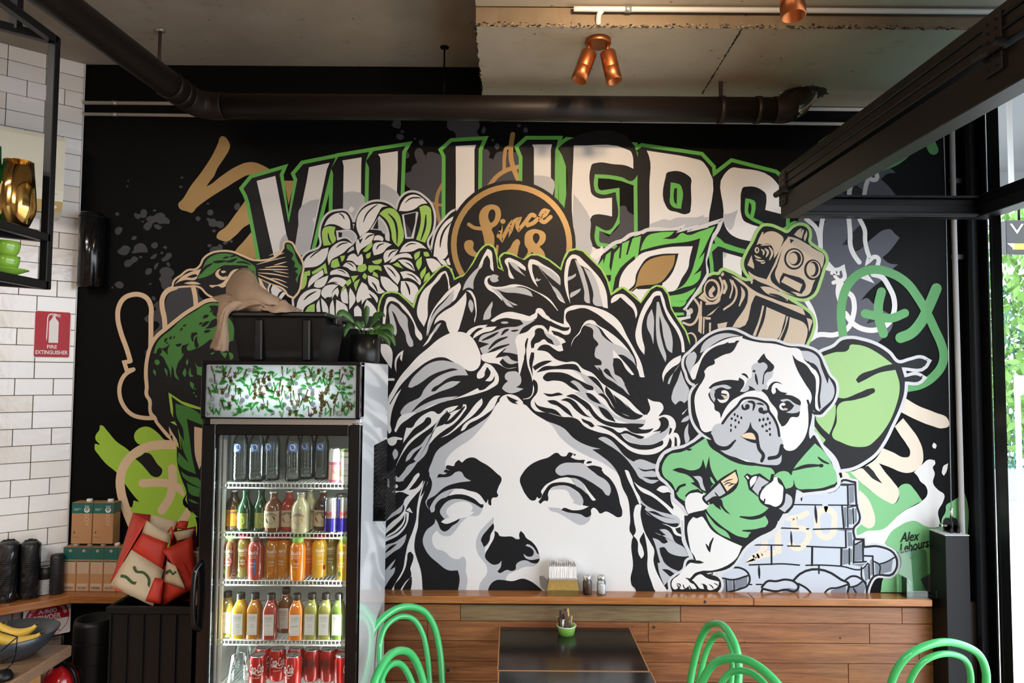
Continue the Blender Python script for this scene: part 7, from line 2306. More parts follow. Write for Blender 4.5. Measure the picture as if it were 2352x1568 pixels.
sheet('collar', [[(488, 684, -.58), (520, 676, -.6), (560, 690, -.62), (600, 684, -.60)],
                 [(500, 694, -.63), (540, 700, -.66), (580, 690, -.68), (625, 700, -.66)],
                 [(520, 712, -.64), (548, 712, -.67), (590, 698, -.68), (622, 715, -.67)]])
sheet('sleeve', [[(505, 690, -.66), (525, 694, -.68), (545, 692, -.69), (562, 696, -.67)],
                 [(502, 715, -.68), (512, 712, -.70), (520, 714, -.70), (526, 722, -.68)],
                 [(499, 745, -.68), (506, 745, -.70), (515, 745, -.70), (522, 750, -.68)],
                 [(492, 775, -.67), (502, 776, -.70), (515, 778, -.70), (524, 778, -.67)],
                 [(483, 800, -.67), (497, 804, -.70), (512, 807, -.70), (524, 806, -.67)]])
sheet('lapel', [[(597, 690, -.60), (620, 700, -.66), (650, 690, -.64), (668, 706, -.58)],
                [(600, 705, -.66), (630, 712, -.69), (655, 706, -.67), (675, 713, -.6)],
                [(605, 713, -.67), (630, 717, -.695), (660, 717, -.68), (690, 717, -.62)]])
# plant
ppx = PY(838, 800, -.45)
pp = thing('potted_plant', 'leafy green plant in a black cylindrical pot on the fridge', 'plant', (ppx.x, -.45, FZt))
phh = PY(838, 769, -.45).z - FZt
prr = (PY(872, 790, -.45).x - PY(805, 790, -.45).x) / 2
MB().lathe([(prr * .92, 0), (prr, .01), (prr, phh), (prr * .93, phh), (prr * .92, phh - .012), (0, phh - .012)], 28).build('pot', 'black_plastic', pp)
MB().lathe([(prr * .92, phh - .013), (0, phh - .008)], 20).build('soil', 'soil', pp)
def leaf_obj(base, mid, tip, w):
    ax = spline([base, mid, tip], 5)
    n_ = len(ax); v = []; f = []
    for i, p in enumerate(ax):
        tt = i / (n_ - 1)
        ww = w * math.sin(PI * min(1, tt * 1.02)) ** .8 * (1.15 - .35 * tt)
        d = (ax[min(i + 1, n_ - 1)] - ax[max(i - 1, 0)]).normalized()
        s_ = d.cross(Vector((.2, -1, .3))).normalized()
        v += [p - s_ * ww + Vector((0, 0, ww * .25)), p, p + s_ * ww + Vector((0, 0, ww * .25))]
    for i in range(n_ - 1):
        for q in range(2):
            f.append((i * 3 + q, i * 3 + q + 1, i * 3 + 4 + q, i * 3 + 3 + q))
    o = MB().add(v, f, None, True).build('leaf', 'leaf_green', pp)
    md = o.modifiers.new('thickness', 'SOLIDIFY'); md.thickness = .0012
leaves = [((832, 768), (800, 722), (772, 727)), ((830, 768), (805, 740), (790, 775)), ((835, 768), (845, 730), (840, 702)), ((840, 768), (860, 735), (868, 722)),
          ((842, 768), (868, 745), (876, 770)), ((846, 768), (868, 770), (858, 785)), ((840, 770), (870, 760), (888, 788)), ((850, 768), (885, 755), (908, 796)),
          ((848, 768), (880, 765), (895, 795)), ((836, 768), (826, 750), (815, 745)), ((842, 768), (850, 752), (858, 790)), ((845, 768), (862, 728), (884, 727)), ((838, 768), (832, 742), (830, 752)),
          ((846, 768), (872, 752), (880, 785)), ((845, 766), (890, 745), (902, 770))]
for a, b, c in leaves:
    y0 = -.45 + rnd.uniform(-.02, .02); y1 = y0 + rnd.uniform(-.05, .03); y2 = y1 + rnd.uniform(-.04, .02)
    o_ = Vector((ppx.x, -.45, FZt))
    B, M_, T_ = PY(*a, y0) - o_, PY(*b, y1) - o_, PY(*c, y2) - o_
    st = B.lerp(M_, .55)
    MB().tube([B + Vector((0, 0, -.01)), B.lerp(M_, .3) + Vector((0, 0, .004)), st], .0016, 5).build('stem', 'leaf_stem', pp)
    leaf_obj(st, M_.lerp(T_, .45) + Vector((0, 0, .008)), T_, rnd.uniform(.010, .0155))

# ================================================================ left side
def PT(px, py, off):                       # point on the tiled wall plane, moved off it into the room
    d = ray(px, py); p0 = CORNER + UN * off
    return CAM_P + d * ((p0 - CAM_P).dot(UN) / d.dot(UN))
def tpl(px, py, off):                      # same in wall coordinates (t along, z up)
    p = PT(px, py, off)
    return (p - CORNER).dot(U), p.z
def wall_frame(t, off, z):
    """matrix: local x along the wall towards the corner side reading left to right, local -y into the room"""
    X = -U; Z = Vector((0, 0, 1)); Y = Z.cross(X)
    M = Matrix((X, Y, Z)).transposed().to_4x4()
    return Matrix.Translation(CORNER + U * t + UN * off + Vector((0, 0, z))) @ M

# fire extinguisher sign
ta, za = tpl(80, 712, .013); tb_, zb = tpl(160, 822, .013)
sw, shh = ta - tb_, za - zb
sg = thing('fire_sign', 'red fire extinguisher sign on the white tiles', 'sign', (0, 0, 0))
sg.matrix_basis = wall_frame((ta + tb_) / 2, .0095, (za + zb) / 2)
def rrect(w, h, r, n=5):
    out = []
    for cx, cy, a0 in ((w / 2 - r, h / 2 - r, 0), (-w / 2 + r, h / 2 - r, PI / 2), (-w / 2 + r, -h / 2 + r, PI), (w / 2 - r, -h / 2 + r, 1.5 * PI)):
        for k in range(n + 1):
            a = a0 + PI / 2 * k / n
            out.append((cx + r * math.cos(a), cy + r * math.sin(a)))
    return out
def plate(mb, pts, y0, th_, mat):
    n = len(pts)
    mb.add([(a, y0, b) for a, b in pts] + [(a, y0 + th_, b) for a, b in pts], [tuple(range(n)), tuple(range(2 * n - 1, n - 1, -1))] + [(i, (i + 1) % n, n + (i + 1) % n, n + i) for i in range(n)], mat)
m = MB(); plate(m, rrect(sw, shh, .008), -.003, .003, 'sign_white'); m.build('plate', None, sg)
m = MB(); plate(m, rrect(sw - .006, shh - .006, .007), -.0034, .0003, 'sign_red'); m.build('red_field', None, sg)
m = MB()
F2 = lambda x, y: (x, -.0042, y)
def flat(pts, mat='sign_white'): m.add([F2(a * sw, b * shh) for a, b in pts], [tuple(range(len(pts)))], mat)
flat([(-.10, -.18), (.16, -.18), (.16, .27), (.08, .34), (.06, .38), (-.01, .38), (-.03, .34), (-.10, .27)])
flat([(-.01, .37), (.07, .37), (.07, .42), (-.06, .42), (-.11, .40), (-.13, .34), (-.14, -.07), (-.155, -.15), (-.17, -.07), (-.16, .35), (-.13, .42), (-.06, .45), (.08, .445)])
flat([(.05, .44), (.22, .425), (.20, .41), (.07, .415)]); flat([(.06, .41), (.20, .385), (.21, .37), (.06, .395)])
add_text(m, 'FIRE', sw * .27, shh * .075, lambda x, y: F2(x, y - shh * .265), 'sign_white', 0, .02)
add_text(m, 'EXTINGUISHER', sw * .88, shh * .085, lambda x, y: F2(x, y - shh * .385), 'sign_white', 0, .02)
m.build('lettering', None, sg)

# air conditioner
ta, za = tpl(150, 318, .17); _, zb = tpl(125, 492, .17)
ac = thing('air_conditioner', 'cream air conditioner unit high on the tiled wall', 'air conditioner', (0, 0, 0))
ac.matrix_basis = wall_frame(ta, .0, (za + zb) / 2)
h = za - zb
prof = [(-.175, h / 2), (-.182, h / 2 - .02), (-.182, -h * .20), (-.172, -h * .33), (-.14, -h * .45), (-.10, -h / 2), (0, -h / 2), (0, h / 2)]
m = MB(); n = len(prof)
v = [(0, a, b) for a, b in prof] + [(-.75, a, b) for a, b in prof]
m.add(v, [tuple(range(n - 1, -1, -1)), tuple(range(n, 2 * n))])
m.add(v, [(i, (i + 1) % n, n + (i + 1) % n, n + i) for i in range(n) if i not in (2, 3)], 'cream_plastic')
m.mats = []; m.slot('cream_plastic'); m.slot('yellowed_plastic'); m.mi = [0] * len(m.f)
m.add(v, [(i, (i + 1) % n, n + (i + 1) % n, n + i) for i in (3,)], 'yellowed_plastic'); m.add(v, [(2, 3, n + 3, n + 2)], 'cream_plastic')
m.build('casing', None, ac)
MB().bx(-.74, -.003, -.12, -.001, h / 2, h / 2 + .012).build('top_grille', 'dark_brown', ac)
MB().lathe([(.009, 0), (.009, .003), (0, .004)], 14, M=Matrix.Translation((-.03, -.158, -h * .40)) @ Matrix.Rotation(PI / 2, 4, 'X')).build('sensor', 'white_plastic', ac)
MB().bx(-.10, -.07, -.128, -.12, -h * .475, -h * .455).build('vent_slot', 'dark_brown', ac)
MB().bx(-.055, -.025, -.186, -.181, -h * .25, -h * .235).build('badge', 'conduit_grey', ac)

# corner speaker
s0, s1 = PY(182, 490, -.075), PY(232, 490, -.075)
zt_, zb_ = PY(205, 488, -.075).z, PY(205, 660, -.075).z
sp = thing('column_speaker', 'glossy black column speaker mounted in the wall corner', 'speaker', ((s0.x + s1.x) / 2, -.06, zb_))
rs = (s1.x - s0.x) / 2
MB().lathe([(rs * .9, 0), (rs, .006), (rs, zt_ - zb_ - .006), (rs * .9, zt_ - zb_)], 28).build('cabinet', 'black_gloss', sp)
MB().bx(-rs * .6, rs * .6, .03, .058, .04, zt_ - zb_ - .04).build('wall_bracket', 'black_steel', sp)
for z in (.02, zt_ - zb_ - .02): MB().tube([((rs + .001) * math.cos(a * PI / 14), (rs + .001) * math.sin(a * PI / 14), z) for a in range(28)], .002, 5, closed=True).build('trim_ring', 'black_steel', sp)

# hanging steel shelf frame
YS = -1.30
C0 = PY(117, 300, YS)
zt2, zm2, zb2 = PY(118, 92, YS).z, PY(114, 547, YS).z, PY(110, 655, YS).z
hs = thing('hanging_shelf', 'black steel frame shelf hanging from the ceiling at left', 'shelf', (C0.x, YS, zb2))
HS = Vector((C0.x, YS, zb2))
tb2 = .0125
dY = Vector((0, -1, 0)) * .95
corners = [Vector((0, 0, 0)), dY, dY + U * .75 + Vector((0, .1, 0)), U * .75]
for i in (0, 1, 2, 3):
    c = corners[i]
    top = zt2 - zb2
    MB().bx(c.x - tb2, c.x + tb2, c.y - tb2, c.y + tb2, -tb2, top + tb2, None, .002).build('post', 'black_steel', hs)
hb = corners[0] + U * .10
MB().bx(hb.x - tb2, hb.x + tb2, hb.y - tb2, hb.y + tb2, zt2 - zb2, Z_CL - zb2).build('ceiling_hanger', 'black_steel', hs)
MB().bx(corners[1].x - tb2, corners[1].x + tb2, corners[1].y - tb2, corners[1].y + tb2, zt2 - zb2, Z_CL - zb2).build('ceiling_hanger', 'black_steel', hs)
def beam(a, b, z, name='rail'):
    d = (b - a); L_ = d.length; d.normalize()
    R = Matrix((d, Vector((0, 0, 1)).cross(d), Vector((0, 0, 1)))).transposed()
    MB().box((a + b) / 2 + Vector((0, 0, z)), (L_, tb2 * 2, tb2 * 2), None, R, .002).build(name, 'black_steel', hs)
for z in (0, zm2 - zb2, zt2 - zb2):
    for i in range(4): beam(corners[i], corners[(i + 1) % 4], z)
for z in (0, zm2 - zb2):
    m = MB(); q = [c + Vector((0, 0, z + .012)) for c in corners] + [c + Vector((0, 0, z + .015)) for c in corners]
    m.add(q, [(3, 2, 1, 0), (4, 5, 6, 7), (0, 1, 5, 4), (1, 2, 6, 5), (2, 3, 7, 6), (3, 0, 4, 7)]); m.build('shelf_plate', 'black_frame', hs)
jx = PY(40, 450, -1.385)
jg = thing('brass_jug', 'polished brass tumbler jug on the hanging shelf', 'jug', (jx.x, -1.385, zm2 + .0155))
jz = PY(40, 372, -1.385).z - zm2 - .0155
MB().lathe([(.026, 0), (.033, .006), (.047, .045), (.049, .062), (.046, .11), (.038, jz), (.036, jz), (.044, .11), (.047, .06), (.03, .008), (0, .008)], 32).build('jug_body', 'brass', jg)
MB().tube([(.0375 * math.cos(a * PI / 16), .0375 * math.sin(a * PI / 16), jz) for a in range(32)], .0014, 6, closed=True).build('rim', 'brass', jg)
bxp = PY(-14, 450, -1.40)
wb_ = thing('mineral_water_bottle', 'green glass water bottle with blue label behind the brass jug', 'bottle', (bxp.x, -1.40, zm2 + .0155))
MB().lathe([(.03, 0), (.034, .006), (.034, .13), (.028, .16), (.015, .19), (.013, .24)], 22).build('bottle', 'bottle_green', wb_)
MB().lathe([(.0345, .03), (.0345, .125)], 22, caps=False).build('label', 'label_white', wb_)
MB().lathe([(.0348, .055), (.0348, .095)], 22, caps=False).build('label_band', 'label_blue', wb_)
cupx = PY(12, 600, -1.42)
zsh = zb2 + .0155
sa = thing('saucer', 'lime green saucer under the cup stack on the hanging shelf', 'saucer', (cupx.x, -1.42, zsh))
MB().lathe([(.028, 0), (.030, .002), (.058, .014), (.059, .016), (.03, .006), (0, .006)], 32).build('saucer_body', 'cup_green', sa)
for k, lab in enumerate(('lime green cup on the saucer, lower of the two', 'lime green cup on top of the stack')):
    ch = .0470
    c = thing('coffee_cup', lab, 'cup', (cupx.x, -1.42, zsh + .0065 + k * (ch - .004)), 0, 'stacked lime green cups')
    MB().lathe([(.020, 0), (.023, .003), (.032, .018), (.0355, .034), (.036, ch), (.034, ch), (.033, .03), (.02, .006), (0, .006)], 28).build('cup_body', 'cup_green', c)
    MB().tube(spline([(-.008, -.034, .040), (-.010, -.056, .038), (-.010, -.058, .022), (-.006, -.032, .014)], 6), .0042, 8).build('handle', 'cup_green', c)

# ---------------------------------------------------------------- milk cartons on the corner shelf
def carton_front(par, w, h, y, kind):
    m = MB(); P = lambda x, z: (x, y - .0004, z)
    zg = h * .735
    if kind == 'wide':
        m.add([P(-w / 2 + .0005, zg), P(w / 2 - .0005, zg), P(w / 2 - .0005, h - .001), P(-w / 2 + .0005, h - .001)], [(0, 1, 2, 3)], 'carton_green')
        Q = lambda x, z: (x, y - .0008, z)
        disc(m, w * .24, h * .82, .0135, .0135, 'rim_white', Q, 20)
        Q2 = lambda x, z: (x, y - .0011, z)
        m.add([Q2(w * .24 - .001, h * .765), Q2(w * .24 + .001, h * .765), Q2(w * .24 + .001, h * .86), Q2(w * .24 - .001, h * .86)], [(0, 1, 2, 3)], 'carton_green')
        for s_ in (-1, 1):
            for q in range(3): disc(m, w * .24 + s_ * .005, h * (.815 + .018 * q), .0030, .0022, 'carton_green', Q2, 8)
        disc(m, w * .24, h * .868, .003, .003, 'carton_green', Q2, 8)
        add_text(m, 'Vitasoy', .024, .007, lambda x, z: Q(w * .24 + x, h * .915 - 9 * x * x + z), 'rim_white', .1, .01)
        add_text(m, "BARISTA'S", .033, .0045, lambda x, z: Q(-w * .22 + x, h * .845 + z), 'rim_white')
        add_text(m, 'CHOICE', .022, .0045, lambda x, z: Q(-w * .28 + x, h * .815 + z), 'rim_white')
        add_text(m, 'SOY', .060, .021, lambda x, z: Q(w * .24 + z, h * .575 - x), 'carton_print', 0, .01)
        disc(m, -w * .34, h * .275, .004, .0055, 'carton_green', Q, 10)
        squig(m, -w * .43, -w * .08, h * .16, .0006, 8, .0012, Q, 'carton_dark')
    else:
        m.add([P(-w / 2 + .0005, zg - .004), P(w / 2 - .0005, zg - .004), P(w / 2 - .0005, h - .001), P(-w / 2 + .0005, h - .001)], [(0, 1, 2, 3)], 'carton_green')
        Q = lambda x, z: (x, y - .0008, z)
        disc(m, .002, h * .915, .0065, .0065, 'rim_white', Q, 12); disc(m, .002, h * .915, .0045, .0045, 'print_red', lambda x, z: (x, y - .0011, z), 10)
        for s_ in (-1, 1):
            m.add([Q(s_ * w * .48, h * .98), Q(s_ * w * .48, h * .965), Q(s_ * .006, h * .89), Q(s_ * .006, h * .90)], [(0, 1, 2, 3)], 'carton_dark')
        m.add([Q(-w * .44, h * .40), Q(w * .44, h * .40), Q(w * .44, h * .66), Q(-w * .44, h * .66)], [(0, 1, 2, 3)], 'carton_print')
        m.add([Q(-w * .44, h * .665), Q(w * .44, h * .665), Q(w * .44, h * .69), Q(-w * .44, h * .69)], [(0, 1, 2, 3)], 'carton_green')
        m.add([Q(-w * .42, h * .03), Q(w * .40, h * .03), Q(w * .40, h * .18), Q(-w * .42, h * .18)], [(0, 1, 2, 3)], 'carton_print')
        Q3 = lambda x, z: (x, y - .0012, z)
        for q in range(10): 
            m.add([Q3(-w * .38, h * (.415 + .024 * q)), Q3(w * rnd.uniform(.1, .4), h * (.415 + .024 * q)), Q3(w * .2, h * (.419 + .024 * q)), Q3(-w * .38, h * (.419 + .024 * q))], [(0, 1, 2, 3)], 'carton_brown')
        for q in range(13):
            x = -w * .36 + q * w * .055
            m.add([Q3(x, h * .05), Q3(x + rnd.uniform(.0008, .0022), h * .05), Q3(x + rnd.uniform(.0008, .0022), h * .11), Q3(x, h * .11)], [(0, 1, 2, 3)], 'print_black')
    return m.build('label', None, par)
def carton(lab, x, yfront, z, w, d, h, kind, capx):
    t = thing('milk_carton', lab, 'carton', (x, yfront, z), 0, 'soy milk cartons on the corner shelf')
    MB().bx(-w / 2, w / 2, 0, d, 0, h, None, .0015).build('carton_body', 'carton_brown', t)
    carton_front(t, w, h, 0, kind)
    zg = h * .735
    m = MB(); m.add([(w / 2 + .0005, .001, zg), (w / 2 + .0005, d - .001, zg), (w / 2 + .0005, d - .001, h - .001), (w / 2 + .0005, .001, h - .001)], [(0, 1, 2, 3)], 'carton_green'); m.build('top_band', None, t)
    MB().lathe([(.0135, h), (.0135, h + .013), (.012, h + .0145), (0, h + .0145)], 16, c=(capx, d * .35, 0)).build('cap', 'white_plastic', t)
zs = Z_LED + .0006
yl = PZ(210, 1358, zs).y
wpx = PY(231, 1300, yl).x - PY(200, 1300, yl).x
hc_ = PY(210, 1256, yl).z - zs
labs = ['soy milk carton in the lower row, furthest left', 'soy milk carton in the lower row, second from left', 'soy milk carton in the lower row, third from left', 'soy milk carton in the lower row beside the red bag', 'soy milk carton in the lower row half hidden by the red bag']
for k in range(5):
    x = PY(159.5 + k * 31.2, 1300, yl).x
    carton(labs[k], x, yl, zs, wpx - .0015, .100, hc_, 'narrow', .010)
wx = PY(211, 1200, yl).x - PY(163, 1200, yl).x
z2 = zs + hc_ + .0006
h2 = PY(190, 1155, yl).z - z2
for k, lab in enumerate(('soy milk carton stacked on top, the left one', 'soy milk carton stacked on top, the right one')):
    carton(lab, PY(187.5 + k * 48.8, 1200, yl).x, yl, z2 + .015, wx - .002, .062, h2 - .012, 'wide', .022)
# paper cups
def cup_stack(lab, p, z, r0, r1, n, dz, h, mat, rim, film=False):
    t = thing('cup_stack', lab, 'cups', (p.x, p.y, z))
    MB().lathe([(r0, 0), (r1, h - .002), (r1 * .93, h - .002), (r0 * .9, .006), (0, .006)], 20).build('cup', mat, t)
    for k in range(n):
        MB().lathe([(r1, h + k * dz), (r1 + .0018, h + k * dz + .001), (r1 + .0018, h + k * dz + .004), (r1 - .001, h + k * dz + dz - .001)], 20, caps=False).build('cup_rim', rim, t)
    MB().lathe([(r1 - .001, h + n * dz), (r1 * .9, h + n * dz), (0, h + n * dz)], 20).build('cup_base', mat, t)
    return t
p = PZ(46, 1372, zs); p2 = PZ(70, 1366, zs)
def sleeve_cups(px, lab):
    q = PT(px, 1330, .075)
    t = thing('cup_sleeve', lab, 'cups', (q.x, q.y, zs), 0, 'film wrapped black cup sleeves')
    H_ = PT(px, 1246, .075).z - zs
    MB().lathe([(.030, 0), (.036, .02), (.040, H_ - .02), (.040, H_ - .006), (.036, H_), (0, H_)], 24).build('cup_column', 'cup_black', t)
    for k in range(18): MB().lathe([(.0385, .03 + k * .0095), (.0402, .034 + k * .0095)], 20, caps=False).build('cup_rim', 'cup_black', t)
    m = MB(); nn = 26; rows = 14; v = []
    for j in range(rows):
        for k in range(nn):
            a = 2 * PI * k / nn; r = .0425 + rnd.uniform(-.0018, .0026)
            if j == rows - 1: r *= .55
            v.append((r * math.cos(a), r * math.sin(a), (H_ + .012) * j / (rows - 1) + rnd.uniform(-.003, .003)))
    m.add(v, [(j * nn + k, j * nn + (k + 1) % nn, (j + 1) * nn + (k + 1) % nn, (j + 1) * nn + k) for j in range(rows - 1) for k in range(nn)]); m.build('plastic_film', 'film', t)
sleeve_cups(17, 'black cups wrapped in clear film, at the left picture edge')
sleeve_cups(67, 'black cups wrapped in clear film, next to the white rimmed cups')
q = PT(103, 1350, .055)
t = thing('cup_stack', 'short stack of black cups with white rims on the shelf', 'cups', (q.x, q.y, zs))
hst = PT(103, 1300, .055).z - zs
for k in range(12):
    z = .003 + k * .0058
    MB().lathe([(.0300, z), (.0318, z + .0006), (.0318, z + .0022), (.0300, z + .003)], 22).build('cup_rim', 'rim_white', t)
    MB().lathe([(.0296, z + .003), (.0296, z + .0058)], 20, caps=False).build('cup', 'cup_black', t)
MB().lathe([(.0292, .073), (.0250, hst), (0, hst)], 22).build('cup', 'cup_black', t)
MB().tube([(.0235 * math.cos(a * PI / 11), .0235 * math.sin(a * PI / 11), hst) for a in range(22)], .0012, 5, closed=True).build('base_ring', 'rim_white', t)
q = PY(131, 1350, -.10)
t = thing('lid_stack', 'tall stack of black cup lids beside the cartons', 'lids', (q.x - .004, -.10, zs))
HL = PY(131, 1272, -.10).z - zs
MB().lathe([(.026, 0), (.028, .004), (.028, HL - .01), (.024, HL), (0, HL)], 20).build('lid_column', 'cup_black', t)
for k in range(20): MB().lathe([(.0282, .006 + k * HL / 22), (.0290, .009 + k * HL / 22)], 20, caps=False).build('lid_rim', 'cup_black', t)

# extinguisher type sign hanging under the shelf
ta, za = tpl(54, 1392, .05); tb_, zb = tpl(160, 1470, .05)
w = ta - tb_; h = w * .92
idp = thing('extinguisher_plate', 'white plate with red disc naming the powder extinguisher', 'sign', (0, 0, 0))
idp.matrix_basis = wall_frame((ta + tb_) / 2, .05, Z_LED - .030 - h / 2)
m = MB(); plate(m, rrect(w, h, .006), -.003, .003, 'sign_white'); m.build('plate', None, idp)
m = MB(); R0 = w * .47
n = 40
m.add([(R0 * math.cos(2 * PI * k / n), -.0035, R0 * math.sin(2 * PI * k / n) - h * .02) for k in range(n)], [tuple(range(n))], 'sign_red')
m.add([(R0 * .97 * math.cos(a), -.0039, R0 * .97 * math.sin(a) - h * .02) for a in [math.asin(-.10) - (PI + 2 * math.asin(-.10)) * k / 20 for k in range(21)]], [tuple(range(21))], 'sign_white')
F3 = lambda x, y: (x, -.0046, y)
add_text(m, 'A:B(E)', w * .40, w * .115, lambda x, y: F3(x, y + h * .17), 'sign_white', 0, .03)
add_text(m, 'POWDER', w * .58, w * .13, lambda x, y: F3(x, y + h * .02), 'sign_white', 0, .03)
v, f, tw_, th2 = text_geo('THIS COLOURED EXTINGUISHER', 0, .02)
sc_ = R0 * 2.35 / tw_
m.add([F3((R0 * .83 + b * sc_ * 1.2) * math.sin(a * sc_ / (R0 * .83)), (R0 * .83 + b * sc_ * 1.2) * math.cos(a * sc_ / (R0 * .83)) - h * .02) for a, b in v], f, 'sign_white')
for k, (s_, ww) in enumerate((('FOR PAPER,', .46), ('OIL,', .17), ('ELECTRICAL', .46))):
    add_text(m, s_, w * ww, w * .06, lambda x, y: F3(x + w * .06, y - h * (.17 + .10 * k)), 'sign_red', 0, .02)
m.build('lettering', None, idp)

# crate with shopping bags
cy0, cy1 = -.60, -.20
cx0, cx1 = PY(242, 1400, cy0).x, PY(452, 1400, cy0).x
cz = PY(340, 1394, cy0).z
cr = thing('black_crate', 'black ribbed plastic crate between the shelf and the fridge', 'crate', ((cx0 + cx1) / 2, cy0, 0))
cw, cd = cx1 - cx0, cy1 - cy0
m = MB()
t_ = .006
m.bx(-cw / 2 + .012, cw / 2 - .012, .012, cd - .012, .02, .026)
for x in (-cw / 2 + .012, cw / 2 - .012 - t_): m.bx(x, x + t_, .012, cd - .012, .02, cz - .01)
for y in (.012, cd - .012 - t_): m.bx(-cw / 2 + .012, cw / 2 - .012, y, y + t_, .02, cz - .01)
m.build('crate_body', 'crate_plastic', cr)
for y in (0, cd - .02): MB().bx(-cw / 2, cw / 2, y, y + .02, cz - .03, cz, None, .004).build('rim', 'crate_plastic', cr)
for x in (-cw / 2, cw / 2 - .02): MB().bx(x, x + .02, .02, cd - .02, cz - .03, cz, None, .004).build('rim', 'crate_plastic', cr)
for k in range(6):
    x = -cw / 2 + .02 + (cw - .04) * k / 5
    MB().bx(x - .003, x + .003, .002, .012, .03, cz - .03).build('rib', 'crate_plastic', cr)
for k in range(5): MB().bx(-cw / 2 + .015, cw / 2 - .015, .004, .012, .08 + k * .14, .086 + k * .14).build('rib', 'crate_plastic', cr)
# bags
def quilt(name, par, base, pts, mat, th_=.003, sub=5, wob=.004, seed=1):
    """four-sided panel from px corners (px, py, y): a slightly wrinkled sheet"""
    q = [PY(a, b, y) - base for a, b, y in pts]
    g = []
    N_ = sub
    r_ = random.Random(seed)
    for i in range(N_ + 1):
        for j in range(N_ + 1):
            u, v_ = i / N_, j / N_
            p = q[0] * (1 - u) * (1 - v_) + q[1] * u * (1 - v_) + q[2] * u * v_ + q[3] * (1 - u) * v_
            e = 0 if i in (0, N_) or j in (0, N_) else wob
            g.append((p.x, p.y + r_.uniform(-e, e) - .012 * math.sin(PI * u) * math.sin(PI * v_), p.z))
    f = [(i * (N_ + 1) + j, (i + 1) * (N_ + 1) + j, (i + 1) * (N_ + 1) + j + 1, i * (N_ + 1) + j + 1) for i in range(N_) for j in range(N_)]
    o = MB().add(g, f, None, True).build(name, mat, par)
    md = o.modifiers.new('thickness', 'SOLIDIFY'); md.thickness = th_; md.offset = 0
    return o
bb = PY(320, 1395, -.46)
bg = thing('shopping_bag', 'red and cream shopping bag with green pattern leaning in the crate', 'bag', tuple(bb))
quilt('front_panel', bg, bb, [(326, 1224, -.50), (386, 1246, -.48), (372, 1310, -.50), (302, 1262, -.53)], 'bag_red', seed=3)
quilt('front_panel_lower', bg, bb, [(302, 1262, -.53), (376, 1308, -.50), (352, 1392, -.54), (252, 1344, -.57)], 'bag_cream', seed=4)
quilt('top_hem', bg, bb, [(337, 1195, -.49), (394, 1229, -.47), (387, 1249, -.478), (325, 1225, -.495)], 'bag_cream', wob=.001, seed=5)
quilt('gusset', bg, bb, [(306, 1177, -.40), (337, 1195, -.49), (254, 1338, -.57), (268, 1300, -.45)], 'bag_red', seed=6)
quilt('back_panel', bg, bb, [(306, 1177, -.40), (348, 1182, -.38), (360, 1290, -.40), (280, 1290, -.42)], 'bag_dark_red', seed=7)
quilt('back_hem', bg, bb, [(347, 1181, -.385), (408, 1197, -.38), (400, 1240, -.39), (340, 1225, -.39)], 'bag_cream', seed=8)
quilt('side_panel', bg, bb, [(394, 1229, -.47), (408, 1197, -.38), (392, 1380, -.42), (366, 1386, -.50)], 'bag_red', seed=9)
quilt('red_corner', bg, bb, [(356, 1326, -.523), (376, 1330, -.515), (370, 1388, -.53), (334, 1380, -.552)], 'bag_red', th_=.002, seed=10)
m = MB()
def bagstroke(pts, wpx_):
    ps = spline([Vector((a, b, 0)) for a, b in pts], 6)
    L_ = []; R_ = []
    for i, p in enumerate(ps):
        d = (ps[min(i + 1, len(ps) - 1)] - ps[max(i - 1, 0)]).normalized(); n_ = Vector((-d.y, d.x, 0)) * wpx_ / 2
        for s_, arr in ((1, L_), (-1, R_)):
            q = p + n_ * s_
            yy = -.556 + (q.x - 290) * .00045 - .004
            arr.append(PY(q.x, q.y, yy) - bb)
    k_ = len(ps)
    m.add(L_ + R_, [(i, i + 1, k_ + i + 1, k_ + i) for i in range(k_ - 1)], 'bag_green')
bagstroke([(277, 1322), (290, 1325), (305, 1338), (325, 1340), (336, 1358)], 7)
bagstroke([(308, 1300), (313, 1312), (330, 1315), (342, 1330), (340, 1350)], 6)
bagstroke([(298, 1368), (310, 1360), (326, 1368), (337, 1358)], 6)
add_text(m, 'coles', None, .016, lambda x, y: PY(266, 1350, -.574) - bb + Vector((x + .004, x * .2 - .004, y - x * .42)), 'print_red', 0, .01)
m.build('print', None, bg)
MB().tube([PY(a, b, -.485) - bb for a, b in ((386, 1222), (393, 1210), (396, 1222), (395, 1236))], .004, 6).build('handle', 'bag_red', bg)
bb2 = PY(410, 1395, -.42)
b2g = thing('shopping_bag', 'red plastic coated shopping bag slumped beside the fridge', 'bag', tuple(bb2))
quilt('front_panel', b2g, bb2, [(372, 1264, -.50), (441, 1232, -.44), (452, 1340, -.46), (400, 1300, -.52)], 'bag_red', seed=13, wob=.008)
quilt('lower_panel', b2g, bb2, [(376, 1300, -.48), (420, 1290, -.49), (452, 1345, -.47), (372, 1392, -.50)], 'bag_red', seed=14, wob=.008)
quilt('cream_patch', b2g, bb2, [(384, 1288, -.512), (404, 1300, -.528), (426, 1352, -.522), (378, 1336, -.522)], 'bag_cream', seed=15, wob=.003)
quilt('top_hem', b2g, bb2, [(396, 1222, -.45), (446, 1214, -.42), (441, 1234, -.42), (408, 1242, -.45)], 'bag_cream', seed=16, wob=.002)
quilt('back_panel', b2g, bb2, [(398, 1220, -.40), (450, 1208, -.36), (452, 1380, -.36), (372, 1380, -.40)], 'bag_dark_red', seed=17)
quilt('handle', b2g, bb2, [(404, 1212, -.44), (412, 1196, -.43), (433, 1197, -.42), (428, 1216, -.43)], 'bag_red', seed=18, wob=.003)
m = MB()
